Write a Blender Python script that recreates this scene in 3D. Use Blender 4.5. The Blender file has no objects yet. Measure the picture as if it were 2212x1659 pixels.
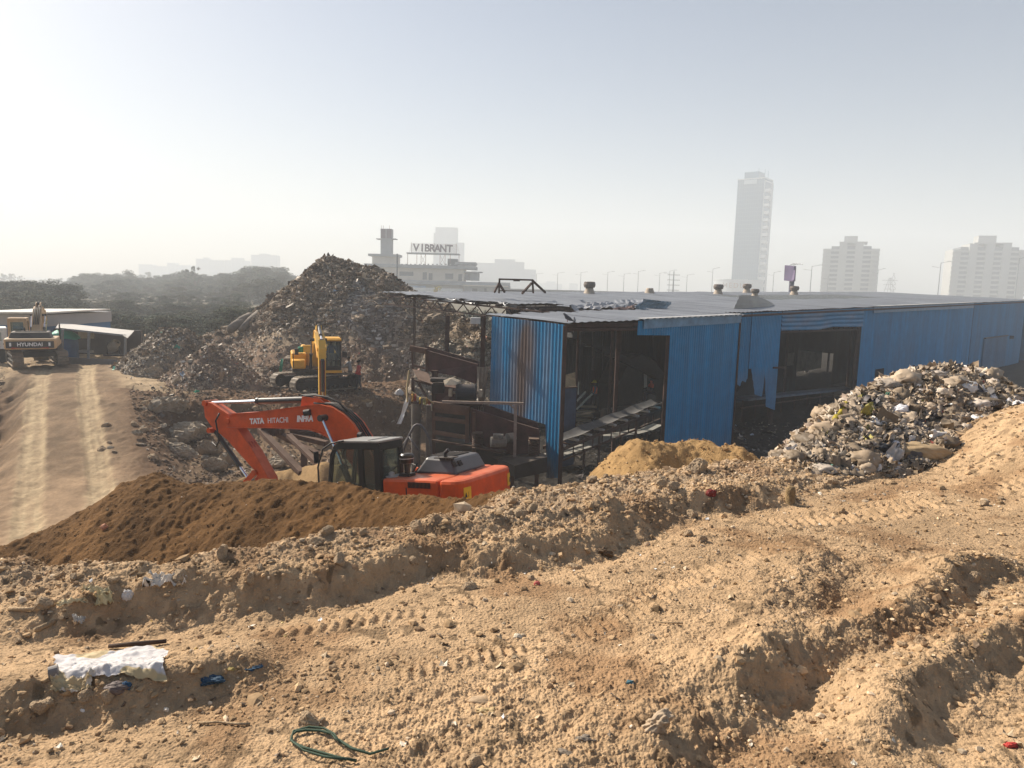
import bpy, math, random
import numpy as np
from mathutils import Vector, Matrix
R = math.radians
random.seed(7)
C = bpy.context.scene.collection
# ---------------------------------------------------------------- camera
F = 1535.0; CX, CY = 1106.0, 829.5
PITCH = math.atan((CY - 625) / F); ROLL = 0.026
cp, sp = math.cos(PITCH), math.sin(PITCH)
fw = np.array([0, cp, -sp]); r0 = np.array([1., 0, 0]); u0 = np.array([0, sp, cp])
rt = math.cos(ROLL) * r0 + math.sin(ROLL) * u0
up = -math.sin(ROLL) * r0 + math.cos(ROLL) * u0
cam = bpy.data.objects.new('camera', bpy.data.cameras.new('camera')); C.objects.link(cam)
cam.matrix_world = Matrix(((rt[0], up[0], -fw[0], 0), (rt[1], up[1], -fw[1], 0), (rt[2], up[2], -fw[2], 0), (0, 0, 0, 1)))
cam.data.sensor_width = 36; cam.data.lens = 36 * F / 2212; cam.data.clip_end = 6000; cam.data.clip_start = 0.05
bpy.context.scene.camera = cam
def ray(u, v): return fw + (u - CX) / F * rt - (v - CY) / F * up
def P(u, v, Y):
    d = ray(u, v); return d * (Y / d[1])
def PZ(u, v, z):
    d = ray(u, v); return d * (z / d[2])
# ---------------------------------------------------------------- light
HAZE = 0.0012
SUN_AZ, SUN_EL = R(-56), R(37)
SD = Vector((math.sin(SUN_AZ) * math.cos(SUN_EL), math.cos(SUN_AZ) * math.cos(SUN_EL), math.sin(SUN_EL)))
w = bpy.data.worlds.new('World'); bpy.context.scene.world = w; w.use_nodes = True
nt = w.node_tree; bg = nt.nodes['Background']
sky = nt.nodes.new('ShaderNodeTexSky'); sky.sky_type = 'NISHITA'; sky.sun_disc = False
sky.sun_elevation = SUN_EL; sky.sun_rotation = SUN_AZ
sky.air_density = 1.0; sky.dust_density = 2.0; sky.ozone_density = 1.0; sky.altitude = 200
nt.links.new(sky.outputs[0], bg.inputs[0]); bg.inputs[1].default_value = 0.06
sl = bpy.data.lights.new('sun', 'SUN'); sl.energy = 5.0; sl.angle = R(0.6); sl.color = (1, 0.90, 0.76)
so = bpy.data.objects.new('sun', sl); C.objects.link(so); so.rotation_euler = SD.to_track_quat('Z', 'Y').to_euler()
vs = bpy.context.scene.view_settings; vs.view_transform = 'Standard'; vs.look = 'None'; vs.gamma = 1; vs.exposure = 0.83
bpy.context.scene.cycles.max_bounces = 6; bpy.context.scene.cycles.volume_bounces = 3
bpy.context.scene.cycles.transparent_max_bounces = 12
# ---------------------------------------------------------------- materials
MATS = {}
def mat(name, col, rough=0.85, var=0.18, scale=6.0, bump=0.0, metal=0.0, col2=None, dust=0.0, attr=None, spec=0.3, trans=0.0, detail=6, bscale=None, alpha=1.0):
    if name in MATS: return MATS[name]
    m = bpy.data.materials.new(name); m.use_nodes = True; n = m.node_tree.nodes; l = m.node_tree.links
    b = n['Principled BSDF']; b.inputs['Roughness'].default_value = rough; b.inputs['Metallic'].default_value = metal
    b.inputs['Specular IOR Level'].default_value = spec
    tc = n.new('ShaderNodeTexCoord'); no = n.new('ShaderNodeTexNoise'); no.inputs['Scale'].default_value = scale; no.inputs['Detail'].default_value = detail
    no.inputs['Roughness'].default_value = 0.65
    l.new(tc.outputs['Object'], no.inputs['Vector'])
    mr = n.new('ShaderNodeMapRange'); mr.inputs[1].default_value = 0.32; mr.inputs[2].default_value = 0.68
    l.new(no.outputs[0], mr.inputs[0])
    mx = n.new('ShaderNodeMix'); mx.data_type = 'RGBA'
    c2 = col2 or tuple(min(1, c * (1 + var)) for c in col[:3]); c1 = tuple(c * (1 - var) for c in col[:3]) if not col2 else col
    if attr:
        at = n.new('ShaderNodeAttribute'); at.attribute_name = attr
        mr.inputs[3].default_value = 1 - var; mr.inputs[4].default_value = 1 + var
        mx.blend_type = 'MULTIPLY'; mx.inputs[0].default_value = 1
        l.new(at.outputs[0], mx.inputs[6]); l.new(mr.outputs[0], mx.inputs[7])
    else:
        mx.inputs[6].default_value = (*c1, 1); mx.inputs[7].default_value = (*c2, 1); l.new(mr.outputs[0], mx.inputs[0])
    out = mx.outputs[2]
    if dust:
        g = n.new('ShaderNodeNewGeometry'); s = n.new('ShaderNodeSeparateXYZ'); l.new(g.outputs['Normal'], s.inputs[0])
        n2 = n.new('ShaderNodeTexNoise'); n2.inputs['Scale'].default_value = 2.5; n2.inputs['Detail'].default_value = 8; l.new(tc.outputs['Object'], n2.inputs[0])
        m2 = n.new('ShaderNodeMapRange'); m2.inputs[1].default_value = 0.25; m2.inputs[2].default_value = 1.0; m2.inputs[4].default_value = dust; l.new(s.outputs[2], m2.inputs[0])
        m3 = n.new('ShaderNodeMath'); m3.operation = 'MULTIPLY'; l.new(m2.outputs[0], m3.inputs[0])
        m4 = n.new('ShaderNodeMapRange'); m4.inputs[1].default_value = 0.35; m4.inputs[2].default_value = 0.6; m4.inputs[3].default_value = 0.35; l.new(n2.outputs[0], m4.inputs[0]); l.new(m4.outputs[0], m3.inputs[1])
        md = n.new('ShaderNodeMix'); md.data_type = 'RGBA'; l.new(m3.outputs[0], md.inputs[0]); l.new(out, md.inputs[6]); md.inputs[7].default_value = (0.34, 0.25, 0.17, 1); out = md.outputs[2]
    l.new(out, b.inputs['Base Color'])
    if bump:
        bn = n.new('ShaderNodeTexNoise'); bn.inputs['Scale'].default_value = bscale or scale * 4; bn.inputs['Detail'].default_value = 8; l.new(tc.outputs['Object'], bn.inputs[0])
        bb = n.new('ShaderNodeBump'); bb.inputs['Strength'].default_value = bump; bb.inputs['Distance'].default_value = 0.05; l.new(bn.outputs[0], bb.inputs['Height']); l.new(bb.outputs[0], b.inputs['Normal'])
    if trans:
        b.inputs['Alpha'].default_value = 1
        tr = n.new('ShaderNodeBsdfTransparent'); tr.inputs[0].default_value = (0.82, 0.88, 0.84, 1)
        ms = n.new('ShaderNodeMixShader'); ms.inputs[0].default_value = trans; l.new(b.outputs[0], ms.inputs[1]); l.new(tr.outputs[0], ms.inputs[2]); l.new(ms.outputs[0], n['Material Output'].inputs[0])
    MATS[name] = m; return m
# ---------------------------------------------------------------- numpy noise
def _h(ix, iy, s):
    h = (ix.astype(np.int64) * 374761393 + iy.astype(np.int64) * 668265263 + s * 974634777) & 0xFFFFFFFF
    h = ((h ^ (h >> 13)) * 1274126177) & 0xFFFFFFFF
    h = ((h ^ (h >> 16)) * 2246822519) & 0xFFFFFFFF
    return ((h ^ (h >> 15)) & 0xFFFFFF) / float(0xFFFFFF)
def vn(x, y, s=0):
    x = np.asarray(x, float); y = np.asarray(y, float)
    ix = np.floor(x); iy = np.floor(y); fx = x - ix; fy = y - iy
    fx = fx * fx * (3 - 2 * fx); fy = fy * fy * (3 - 2 * fy)
    a = _h(ix, iy, s); b = _h(ix + 1, iy, s); c = _h(ix, iy + 1, s); d = _h(ix + 1, iy + 1, s)
    return (a + (b - a) * fx) * (1 - fy) + (c + (d - c) * fx) * fy
def fbm(x, y, o=4, s=0, g=0.5):
    r = 0; a = 1; t = 0; x = np.asarray(x, float); y = np.asarray(y, float)
    for i in range(o):
        r = r + a * (vn(x, y, s + i * 17) - 0.5); t += a; a *= g
        x, y = (x * 1.6 + y * 1.2) + 3.7, (y * 1.6 - x * 1.2) + 1.3
    return r / t * 2
def billow(x, y, o=3, s=0):
    r = 0; a = 1; t = 0; x = np.asarray(x, float); y = np.asarray(y, float)
    for i in range(o):
        r = r + a * np.abs(vn(x, y, s + i * 13) * 2 - 1); t += a; a *= 0.5
        x, y = (x * 1.6 + y * 1.2) + 5.1, (y * 1.6 - x * 1.2) + 2.2
    return r / t
def clod(x, y, s=0, thr=0.0, rad=0.42):
    """rounded lumps: at most one per cell, of random size"""
    x = np.asarray(x, float); y = np.asarray(y, float); ix = np.floor(x); iy = np.floor(y); o = np.zeros_like(x)
    for dx in (-1, 0, 1):
        for dy in (-1, 0, 1):
            cx = ix + dx; cy = iy + dy; sz = _h(cx, cy, s + 5)
            px = cx + 0.2 + 0.6 * _h(cx, cy, s + 1); py = cy + 0.2 + 0.6 * _h(cx, cy, s + 2)
            rr = rad * (0.35 + 0.65 * sz); d2 = ((x - px) ** 2 + (y - py) ** 2) / rr ** 2
            o = np.maximum(o, np.where(sz > thr, rr * np.sqrt(np.clip(1 - d2, 0, 1)), 0))
    return o
def sstep(t): t = np.clip(t, 0, 1); return t * t * (3 - 2 * t)
def pdist(x, y, path):
    """signed distance to a polyline (+ on its left) and the parameter 0..1 along it"""
    best = np.full(x.shape, 1e9); sg = np.zeros(x.shape); tt = np.zeros(x.shape); n = len(path) - 1
    for i in range(n):
        ax, ay = path[i][:2]; bx, by = path[i + 1][:2]; dx, dy = bx - ax, by - ay; L2 = dx * dx + dy * dy
        t = ((x - ax) * dx + (y - ay) * dy) / L2; tc = np.clip(t, 0, 1)
        ex = x - ax - tc * dx; ey = y - ay - tc * dy; d = np.hypot(ex, ey)
        cr = dx * (y - ay) - dy * (x - ax); k = d < best
        best = np.where(k, d, best); sg = np.where(k, np.sign(cr), sg); tt = np.where(k, (i + tc) / n, tt)
    return best * sg, tt
def inpoly(x, y, poly):
    ins = np.zeros(x.shape, bool); n = len(poly)
    for i in range(n):
        ax, ay = poly[i]; bx, by = poly[(i + 1) % n]
        if ay == by: continue
        c = ((ay > y) != (by > y)) & (x < (bx - ax) * (y - ay) / (by - ay) + ax); ins ^= c
    return ins
def polysd(x, y, poly):
    d, _ = pdist(x, y, list(poly) + [poly[0]]); return np.where(inpoly(x, y, poly), np.abs(d), -np.abs(d))
# ---------------------------------------------------------------- terrain
A0, A1 = -1.92, -0.035
def Apl(u, v, lift=0.0):
    d = ray(u, v); t = (A0 + lift) / (d[2] - A1 * d[1]); return d * t
EDGE = [(-900, 1300), (-300, 1262), (0, 1262), (130, 1276), (330, 1268), (390, 1240), (480, 1192), (640, 1170), (740, 1152), (860, 1120), (1000, 1090), (1100, 1060), (1250, 1040), (1379, 1012), (1447, 1000), (1494, 1005), (1571, 983), (1637, 990), (1700, 985)]
ep = [Apl(u, v, 0.0 if u <= 0 else 0.03 if u <= 130 else 0.10 if u <= 330 else 0.15) for u, v in EDGE] + [np.array([6.5, 13, 0]), np.array([12, 17, 0]), np.array([30, 20, 0])]
ex_, ey_ = np.array([p[0] for p in ep]), np.array([p[1] for p in ep])
def Ap(L): return [tuple(Apl(u, v)[:2]) for u, v in L]
SC = [  # path, height, low-side width, high-side length
    (Ap([(-250, 1345), (117, 1329), (270, 1305), (390, 1298), (576, 1285), (750, 1250), (922, 1215), (1109, 1197), (1273, 1168), (1400, 1118), (1489, 1096), (1571, 1086), (1676, 1076), (1760, 1060)]), 0.17, 0.26, 0.5),
    (Ap([(850, 1190), (1000, 1175), (1121, 1160), (1168, 1147), (1273, 1138), (1355, 1125)]), 0.10, 0.2, 0.22),
    (Ap([(-200, 1535), (0, 1528), (82, 1515), (182, 1501), (274, 1497), (319, 1488), (403, 1471), (500, 1452), (640, 1440)]), 0.13, 0.2, 0.32),
    (Ap([(1330, 1640), (1390, 1590), (1480, 1505), (1580, 1425), (1660, 1352), (1705, 1275), (1765, 1212), (1800, 1195)]), 0.08, 0.26, 0.4),
    (Ap([(1560, 1560), (1610, 1480), (1670, 1432), (1731, 1411), (1854, 1377), (1930, 1345), (2001, 1305), (2037, 1245), (2111, 1228), (2260, 1225)]), 0.14, 0.19, 0.2),
    (Ap([(1850, 1640), (1960, 1500), (2060, 1430), (2123, 1387), (2212, 1358), (2350, 1320)]), 0.13, 0.19, 0.3),
]
LANE = Ap([(-300, 1440), (0, 1430), (700, 1370), (1300, 1265), (1800, 1140), (2250, 1060)])
UP = [(-90, 22), (-30, 24), (-24.5, 28), (-26, 33), (-30, 40.2), (-23.5, 40.2), (-21.6, 37.5), (-17, 36), (-12, 37.4), (-6.6, 39.6), (-5.6, 44), (-5, 60), (-3, 90), (-90, 90)]
RAMP = [(-12.0, 19.0), (-14.5, 22.5), (-19.3, 30), (-25.7, 40.2), (-29, 46)]
def lower(x, y):
    xx = x + 1.2 * fbm(x * 0.35, y * 0.35, 3, 5); yy = y + 1.6 * fbm(x * 0.3, y * 0.3, 3, 9)
    d = polysd(xx, yy, UP)
    upz = -5.75 - 0.55 * sstep((x + 24) / 10) - 0.02 * (y - 42)
    z = -8.25 + (upz + 8.25) * sstep((d + 3.0) / 4.6)
    z = z + 0.22 * fbm(x * 0.8, y * 0.8, 4, 3) + 0.11 * fbm(x * 3.1, y * 3.1, 4, 4) * (y < 60) + 0.12 * (billow(x * 1.7, y * 1.7, 3, 14) - 0.4) * (y < 60) + 0.1 * sstep((d + 3) / 3) * sstep((2 - d) / 3) * 4 * fbm(x * 1.3, y * 1.3, 4, 21)
    # ramp corridor
    rd, t = pdist(x, y, RAMP)
    rz = -8.3 + 2.62 * sstep((y - 20.5) / 20.5) + 0.05 * fbm(x * 2, y * 2, 4, 2) + 0.035 * fbm(x * 6, y * 6, 3, 6) * sstep((np.abs(rd) - 0.2) / 0.8) - 0.09 * sstep((0.5 - np.abs(np.abs(rd) - 1.12)) / 0.25)
    rn = rd + 0.7 * fbm(x * 0.5, y * 0.5, 4, 12); W_ = np.where(rn < 0, 5.6, 3.4); k = sstep((W_ - np.abs(rn)) / np.where(rn < 0, 3.2, 2.2)) * (y < 47) * (y > 12)
    bl = z * (1 - k) + rz * k; z = np.where(rn < -2.6, np.maximum(z, bl), bl)
    # yard near the shed, then a flat plain far off
    far = sstep((y - 95) / 40); z = z * (1 - far) + (-6.0) * far
    return z
def lanes(x, y):
    rd, t = pdist(x, y, RAMP); return rd
def G(x, y, micro=True):
    x = np.asarray(x, float); y = np.asarray(y, float); shp = x.shape; x = np.atleast_1d(x).ravel(); y = np.atleast_1d(y).ravel()
    z = lower(x, y)
    m = y < 22
    if m.any():
        X = x[m]; Y = y[m]
        a = A0 + A1 * Y + 0.05 * fbm(X * 0.45, Y * 0.45, 3, 11)
        de = Y - np.interp(X, ex_, ey_) - 0.12 + 0.22 * fbm(X * 0.9, Y * 0.9, 3, 41)
        wob = 0.18 * fbm(X * 1.4, Y * 1.4, 4, 77) + 0.13 * fbm(X * 5, Y * 5, 4, 79) + 0.05 * (billow(X * 11, Y * 11, 2, 80) - .4)
        for path, h, wl, L in SC:
            d, t = pdist(X, Y, path); d = d + wob * (0.5 if wl < 0.25 else 0.75); wl = wl * 1.25
            tp = sstep(t * 8) * sstep((1 - t) * 8)
            if micro: a = a + tp * sstep(1.3 - np.abs(d + wl * 0.5) / wl) * (0.03 * fbm(X * 7, Y * 7, 4, 83) + 0.35 * clod(X * 13, Y * 13, 84, 0.5) / 13)
            a = a + tp * h * np.where(d < 0, sstep(1 + d / wl), np.exp(-(d / L) ** 2)) - tp * 0.035 * np.exp(-((d + wl * 1.2) / 0.16) ** 2)
        d0, t0 = pdist(X, Y, SC[0][0]); rub = sstep((d0 + 0.1) / 0.5) * sstep((X + 6) / 2)
        a = a + rub * (0.10 * fbm(X * 1.6, Y * 1.6, 4, 31) + 0.07 * billow(X * 3.1, Y * 3.1, 3, 33) + 0.09 * np.exp(-((de + 0.35) / 0.55) ** 2))
        # sandy bank rising at the far right
        a = a + 1.05 * np.exp(-(((X - 8.0) / 2.0) ** 2)) * sstep((Y - 4.8) / 4.5) * sstep((X - 4.0) / 3.0) * sstep((12.5 - Y) / 3)
        if micro:
            near = np.exp(-Y / 14)
            tu = X * 0.80 + Y * 0.60; tv = -X * 0.60 + Y * 0.80    # along and across the wheel tracks
            lane = np.exp(-(pdist(X, Y, LANE)[0] / 0.62) ** 2); rough = (0.3 + 0.95 * sstep(0.5 + 1.6 * fbm(X * 0.7, Y * 0.7, 3, 101))) * (1 - 0.6 * lane) + 0.8 * rub
            a = a + near * rough * (0.022 * fbm(X * 5, Y * 5, 4, 51) + 0.014 * fbm(tu * 4, tv * 14, 3, 52))
            sc_ = np.clip(rough, 0, 2); a = a + near * (0.5 - 0.25 * lane) * (0.03 * fbm(X * 3.2, Y * 3.2, 4, 88) + 0.02 * fbm(X * 9, Y * 9, 4, 89)); a = a + near * rough * (0.013 * fbm(X * 17, Y * 17, 4, 61) + 0.006 * fbm(X * 55, Y * 55, 2, 62))
            cm = sstep(0.4 + 2.2 * fbm(X * 1.1, Y * 1.1, 3, 131)) * (0.5 + rub)
            a = a + 0.28 * cm * (1 - 0.7 * lane) * clod(X * 9, Y * 9, 71, 0.5) / 9 + 0.6 * np.clip(cm + .15, 0, 1.2) * (1 - 0.6 * lane) * clod(X * 22, Y * 22, 72, 0.35) / 22 + 1.0 * (rough * .6 + .5) * clod(X * 48, Y * 48, 73, 0.15) / 48 + 0.9 * clod(X * 85, Y * 85, 74, 0.2) / 85
            # bars left by tyre treads and crawler tracks
            for (tu0, tv0, dr, wd, ln, pt, amp) in TREADS:
                c, s = math.cos(dr), math.sin(dr); qa = (X - tu0) * c + (Y - tv0) * s; qb = -(X - tu0) * s + (Y - tv0) * c
                k = sstep((ln - np.abs(qa)) / 0.25) * sstep((wd - np.abs(qb)) / 0.06) * sstep(0.75 + 1.2 * fbm(X * 2.5, Y * 2.5, 2, 7))
                a = a + k * amp * 1.5 * np.sin((qa + 0.35 * np.abs(qb)) * 2 * math.pi / pt)
        fall = a - 1.15 * np.maximum(0, de) - 0.25 * np.maximum(0, de) * billow(X * 1.1, Y * 1.1, 3, 8)
        k = fall > z[m]; zz = np.where(k, fall, z[m]); z[m] = zz
    z = z.reshape(shp) if shp else z[0]
    return z
def tr(u, v, deg, wd, ln, pt, amp):
    p = Apl(u, v); return (p[0], p[1], R(deg), wd, ln, pt, amp)
TREADS = [tr(1330, 1330, 40, 0.16, 0.55, 0.075, 0.012), tr(1420, 1275, 40, 0.16, 0.5, 0.075, 0.011), tr(2050, 1075, 22, 0.3, 1.6, 0.11, 0.014), tr(1830, 1110, 22, 0.3, 1.2, 0.11, 0.012),
          tr(1000, 1420, 30, 0.14, 0.5, 0.07, 0.010), tr(1230, 1480, 38, 0.15, 0.4, 0.07, 0.010), tr(800, 1330, 22, 0.15, 0.8, 0.08, 0.008), tr(1600, 1200, 35, 0.2, 0.8, 0.09, 0.010)]
# ---------------------------------------------------------------- mesh helpers
def fastmesh(name, V, Fq, smooth=False, col=None):
    """V (n,3) array, Fq (m,k) array of equal-length faces"""
    me = bpy.data.meshes.new(name); V = np.asarray(V, np.float32); Fq = np.asarray(Fq, np.int32); k = Fq.shape[1]
    me.vertices.add(len(V)); me.vertices.foreach_set('co', V.ravel())
    me.loops.add(Fq.size); me.loops.foreach_set('vertex_index', Fq.ravel())
    me.polygons.add(len(Fq)); me.polygons.foreach_set('loop_start', np.arange(0, Fq.size, k, dtype=np.int32))
    me.polygons.foreach_set('use_smooth', np.full(len(Fq), smooth))
    if col is not None:
        at = me.color_attributes.new('Col', 'FLOAT_COLOR', 'POINT'); c = np.ones((len(V), 4), np.float32); c[:, :3] = col; at.data.foreach_set('color', c.ravel())
    me.update(calc_edges=True); me.validate(); return me
def tag(o, label=None, cat=None, group=None, kind=None):
    if label: o['label'] = label
    if cat: o['category'] = cat
    if group: o['group'] = group
    if kind: o['kind'] = kind
    return o
def link(name, me, m, parent=None):
    o = bpy.data.objects.new(name, me); C.objects.link(o)
    if m is not None: me.materials.clear(); me.materials.append(m)
    if parent is not None: o.parent = parent
    return o
def thing(name, label, cat, loc=(0, 0, 0), rot=(0, 0, 0), group=None, scale=1.0):
    o = bpy.data.objects.new(name, None); o.empty_display_size = 0.2; C.objects.link(o)
    o.location = loc; o.rotation_euler = rot; o.scale = (scale,) * 3
    return tag(o, label, cat, group)
class MB:
    def __init__(s): s.v = []; s.f = []
    def add(s, v, f):
        b = len(s.v); s.v += [tuple(map(float, p)) for p in v]; s.f += [tuple(i + b for i in q) for q in f]; return s
    def box(s, c, d, M=None):
        x, y, z = [k / 2 for k in d]; v = [Vector((i * x, j * y, k * z)) for i in (-1, 1) for j in (-1, 1) for k in (-1, 1)]
        if M is not None: v = [M @ p for p in v]
        v = [p + Vector(c) for p in v]
        return s.add(v, [(0, 1, 3, 2), (4, 6, 7, 5), (0, 4, 5, 1), (2, 3, 7, 6), (0, 2, 6, 4), (1, 5, 7, 3)])
    def bb(s, a, b): return s.box([(a[i] + b[i]) / 2 for i in range(3)], [abs(b[i] - a[i]) for i in range(3)])
    def beam(s, a, b, w, h, upv=(0, 0, 1)):
        a = Vector(a); b = Vector(b); d = (b - a); L = d.length; x = d.normalized(); u = Vector(upv)
        if abs(x.dot(u)) > 0.98: u = Vector((1, 0, 0))
        y = u.cross(x).normalized(); z = x.cross(y); M = Matrix((x, y, z)).transposed()
        return s.box((a + b) / 2, (L, w, h), M)
    def tube(s, pts, r, n=8, caps=True):
        pts = [Vector(p) for p in pts]; rs = r if isinstance(r, (list, tuple)) else [r] * len(pts); ring = []; v = []; f = []
        t0 = (pts[1] - pts[0]).normalized(); u = Vector((0, 0, 1)) if abs(t0.z) < 0.9 else Vector((1, 0, 0)); a = t0.cross(u).normalized()
        for i, p in enumerate(pts):
            t = (pts[min(i + 1, len(pts) - 1)] - pts[max(i - 1, 0)]).normalized()
            a = (a - t * a.dot(t)).normalized(); b = t.cross(a)
            for k in range(n):
                q = 2 * math.pi * k / n; v.append(p + (a * math.cos(q) + b * math.sin(q)) * rs[i])
        for i in range(len(pts) - 1):
            for k in range(n): f.append((i * n + k, i * n + (k + 1) % n, (i + 1) * n + (k + 1) % n, (i + 1) * n + k))
        if caps: f.append(tuple(range(n))[::-1]); f.append(tuple((len(pts) - 1) * n + k for k in range(n)))
        return s.add(v, f)
    def cyl(s, a, b, r, r2=None, n=14): return s.tube([a, b], [r, r if r2 is None else r2], n)
    def prism(s, poly, y0, y1, plane='xz'):
        n = len(poly); f3 = {'xz': lambda p, y: (p[0], y, p[1]), 'xy': lambda p, y: (p[0], p[1], y), 'yz': lambda p, y: (y, p[0], p[1])}[plane]
        v = [f3(p, y0) for p in poly] + [f3(p, y1) for p in poly]
        return s.add(v, [tuple(range(n)), tuple(range(2 * n - 1, n - 1, -1))] + [(i, i + n, (i + 1) % n + n, (i + 1) % n) for i in range(n)])
    def plate(s, pts, th):
        """polygon through 3D points, extruded by vector or by thickness along its normal"""
        pts = [Vector(p) for p in pts]; n = len(pts)
        if not hasattr(th, '__len__'):
            nn = (pts[1] - pts[0]).cross(pts[2] - pts[0]).normalized(); th = nn * th
        th = Vector(th); v = pts + [p + th for p in pts]
        return s.add(v, [tuple(range(n)), tuple(range(2 * n - 1, n - 1, -1))] + [(i, i + n, (i + 1) % n + n, (i + 1) % n) for i in range(n)])
    def lathe(s, prof, c=(0, 0, 0), n=20, axis='z'):
        v = []; f = []; c = Vector(c)
        for r_, h in prof:
            for k in range(n):
                q = 2 * math.pi * k / n; a, b = r_ * math.cos(q), r_ * math.sin(q)
                v.append(c + Vector({'z': (a, b, h), 'x': (h, a, b), 'y': (a, h, b)}[axis]))
        m = len(prof)
        for i in range(m - 1):
            for k in range(n): f.append((i * n + k, i * n + (k + 1) % n, (i + 1) * n + (k + 1) % n, (i + 1) * n + k))
        f.append(tuple(range(n))); f.append(tuple((m - 1) * n + k for k in range(n)))
        return s.add(v, f)
    def grid(s, pts, closed=False):
        """pts: rows of 3D points"""
        r_ = len(pts); c_ = len(pts[0]); v = [p for row in pts for p in row]; f = []
        for i in range(r_ - 1):
            for k in range(c_ - (0 if closed else 1)): f.append((i * c_ + k, i * c_ + (k + 1) % c_, (i + 1) * c_ + (k + 1) % c_, (i + 1) * c_ + k))
        return s.add(v, f)
    def obj(s, name, m, parent=None, off=None, smooth=False, bevel=0, label=None):
        me = bpy.data.meshes.new(name); v = s.v
        if off is not None: v = [(p[0] - off[0], p[1] - off[1], p[2] - off[2]) for p in v]
        me.from_pydata(v, [], s.f); me.update()
        o = link(name, me, m, parent)
        if smooth: me.polygons.foreach_set('use_smooth', [True] * len(me.polygons)); me.update()
        if bevel:
            b = o.modifiers.new('bevel', 'BEVEL'); b.width = bevel; b.segments = 2; b.limit_method = 'ANGLE'; b.angle_limit = R(40); b.harden_normals = False
        if label: o['label'] = label
        return o
def text(name, s, size, m, parent, loc, rot, ext=0.004, offset=0.0, sx=1.0, space=1.0, shear=0.0):
    cu = bpy.data.curves.new(name, 'FONT'); cu.body = s; cu.size = size; cu.extrude = ext; cu.offset = offset; cu.space_character = space; cu.shear = shear
    cu.align_x = 'CENTER'; cu.align_y = 'CENTER'; tmp = bpy.data.objects.new('tmp', cu); C.objects.link(tmp); bpy.context.view_layer.update()
    me = bpy.data.meshes.new_from_object(tmp.evaluated_get(bpy.context.evaluated_depsgraph_get())); bpy.data.objects.remove(tmp); bpy.data.curves.remove(cu); o = bpy.data.objects.new(name, me); C.objects.link(o); me.materials.clear(); me.materials.append(m)
    o.parent = parent; o.location = loc; o.rotation_euler = rot; o.scale = (sx, 1, 1); return o
def copy_tree(o, parent=None):
    c = o.copy(); C.objects.link(c)
    if parent is not None: c.parent = parent
    for ch in o.children: copy_tree(ch, c)
    return c
# shared materials
SAND = (0.44, 0.30, 0.175)
rustm = mat('rusty_steel', (0.055, 0.028, 0.022), 0.75, 0.4, 3, 0.2, dust=0.3)
darkm = mat('dark_steel', (0.018, 0.018, 0.02), 0.5, 0.3, 4, dust=0.25)
blackm = mat('black_rubber', (0.02, 0.02, 0.022), 0.55, 0.2, 5, dust=0.15)
chrome = mat('chrome_rod', (0.75, 0.76, 0.8), 0.12, 0.03, 2, metal=1.0)
glassm = mat('tinted_glass', (0.2, 0.23, 0.2), 0.06, 0.3, 2, spec=1.0, trans=0.78)
whitem = mat('white_paint', (0.72, 0.72, 0.70), 0.6, 0.08)
glossblack = mat('gloss_black', (0.012, 0.013, 0.015), 0.28, 0.2, 4, spec=0.6, dust=0.12)
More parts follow.
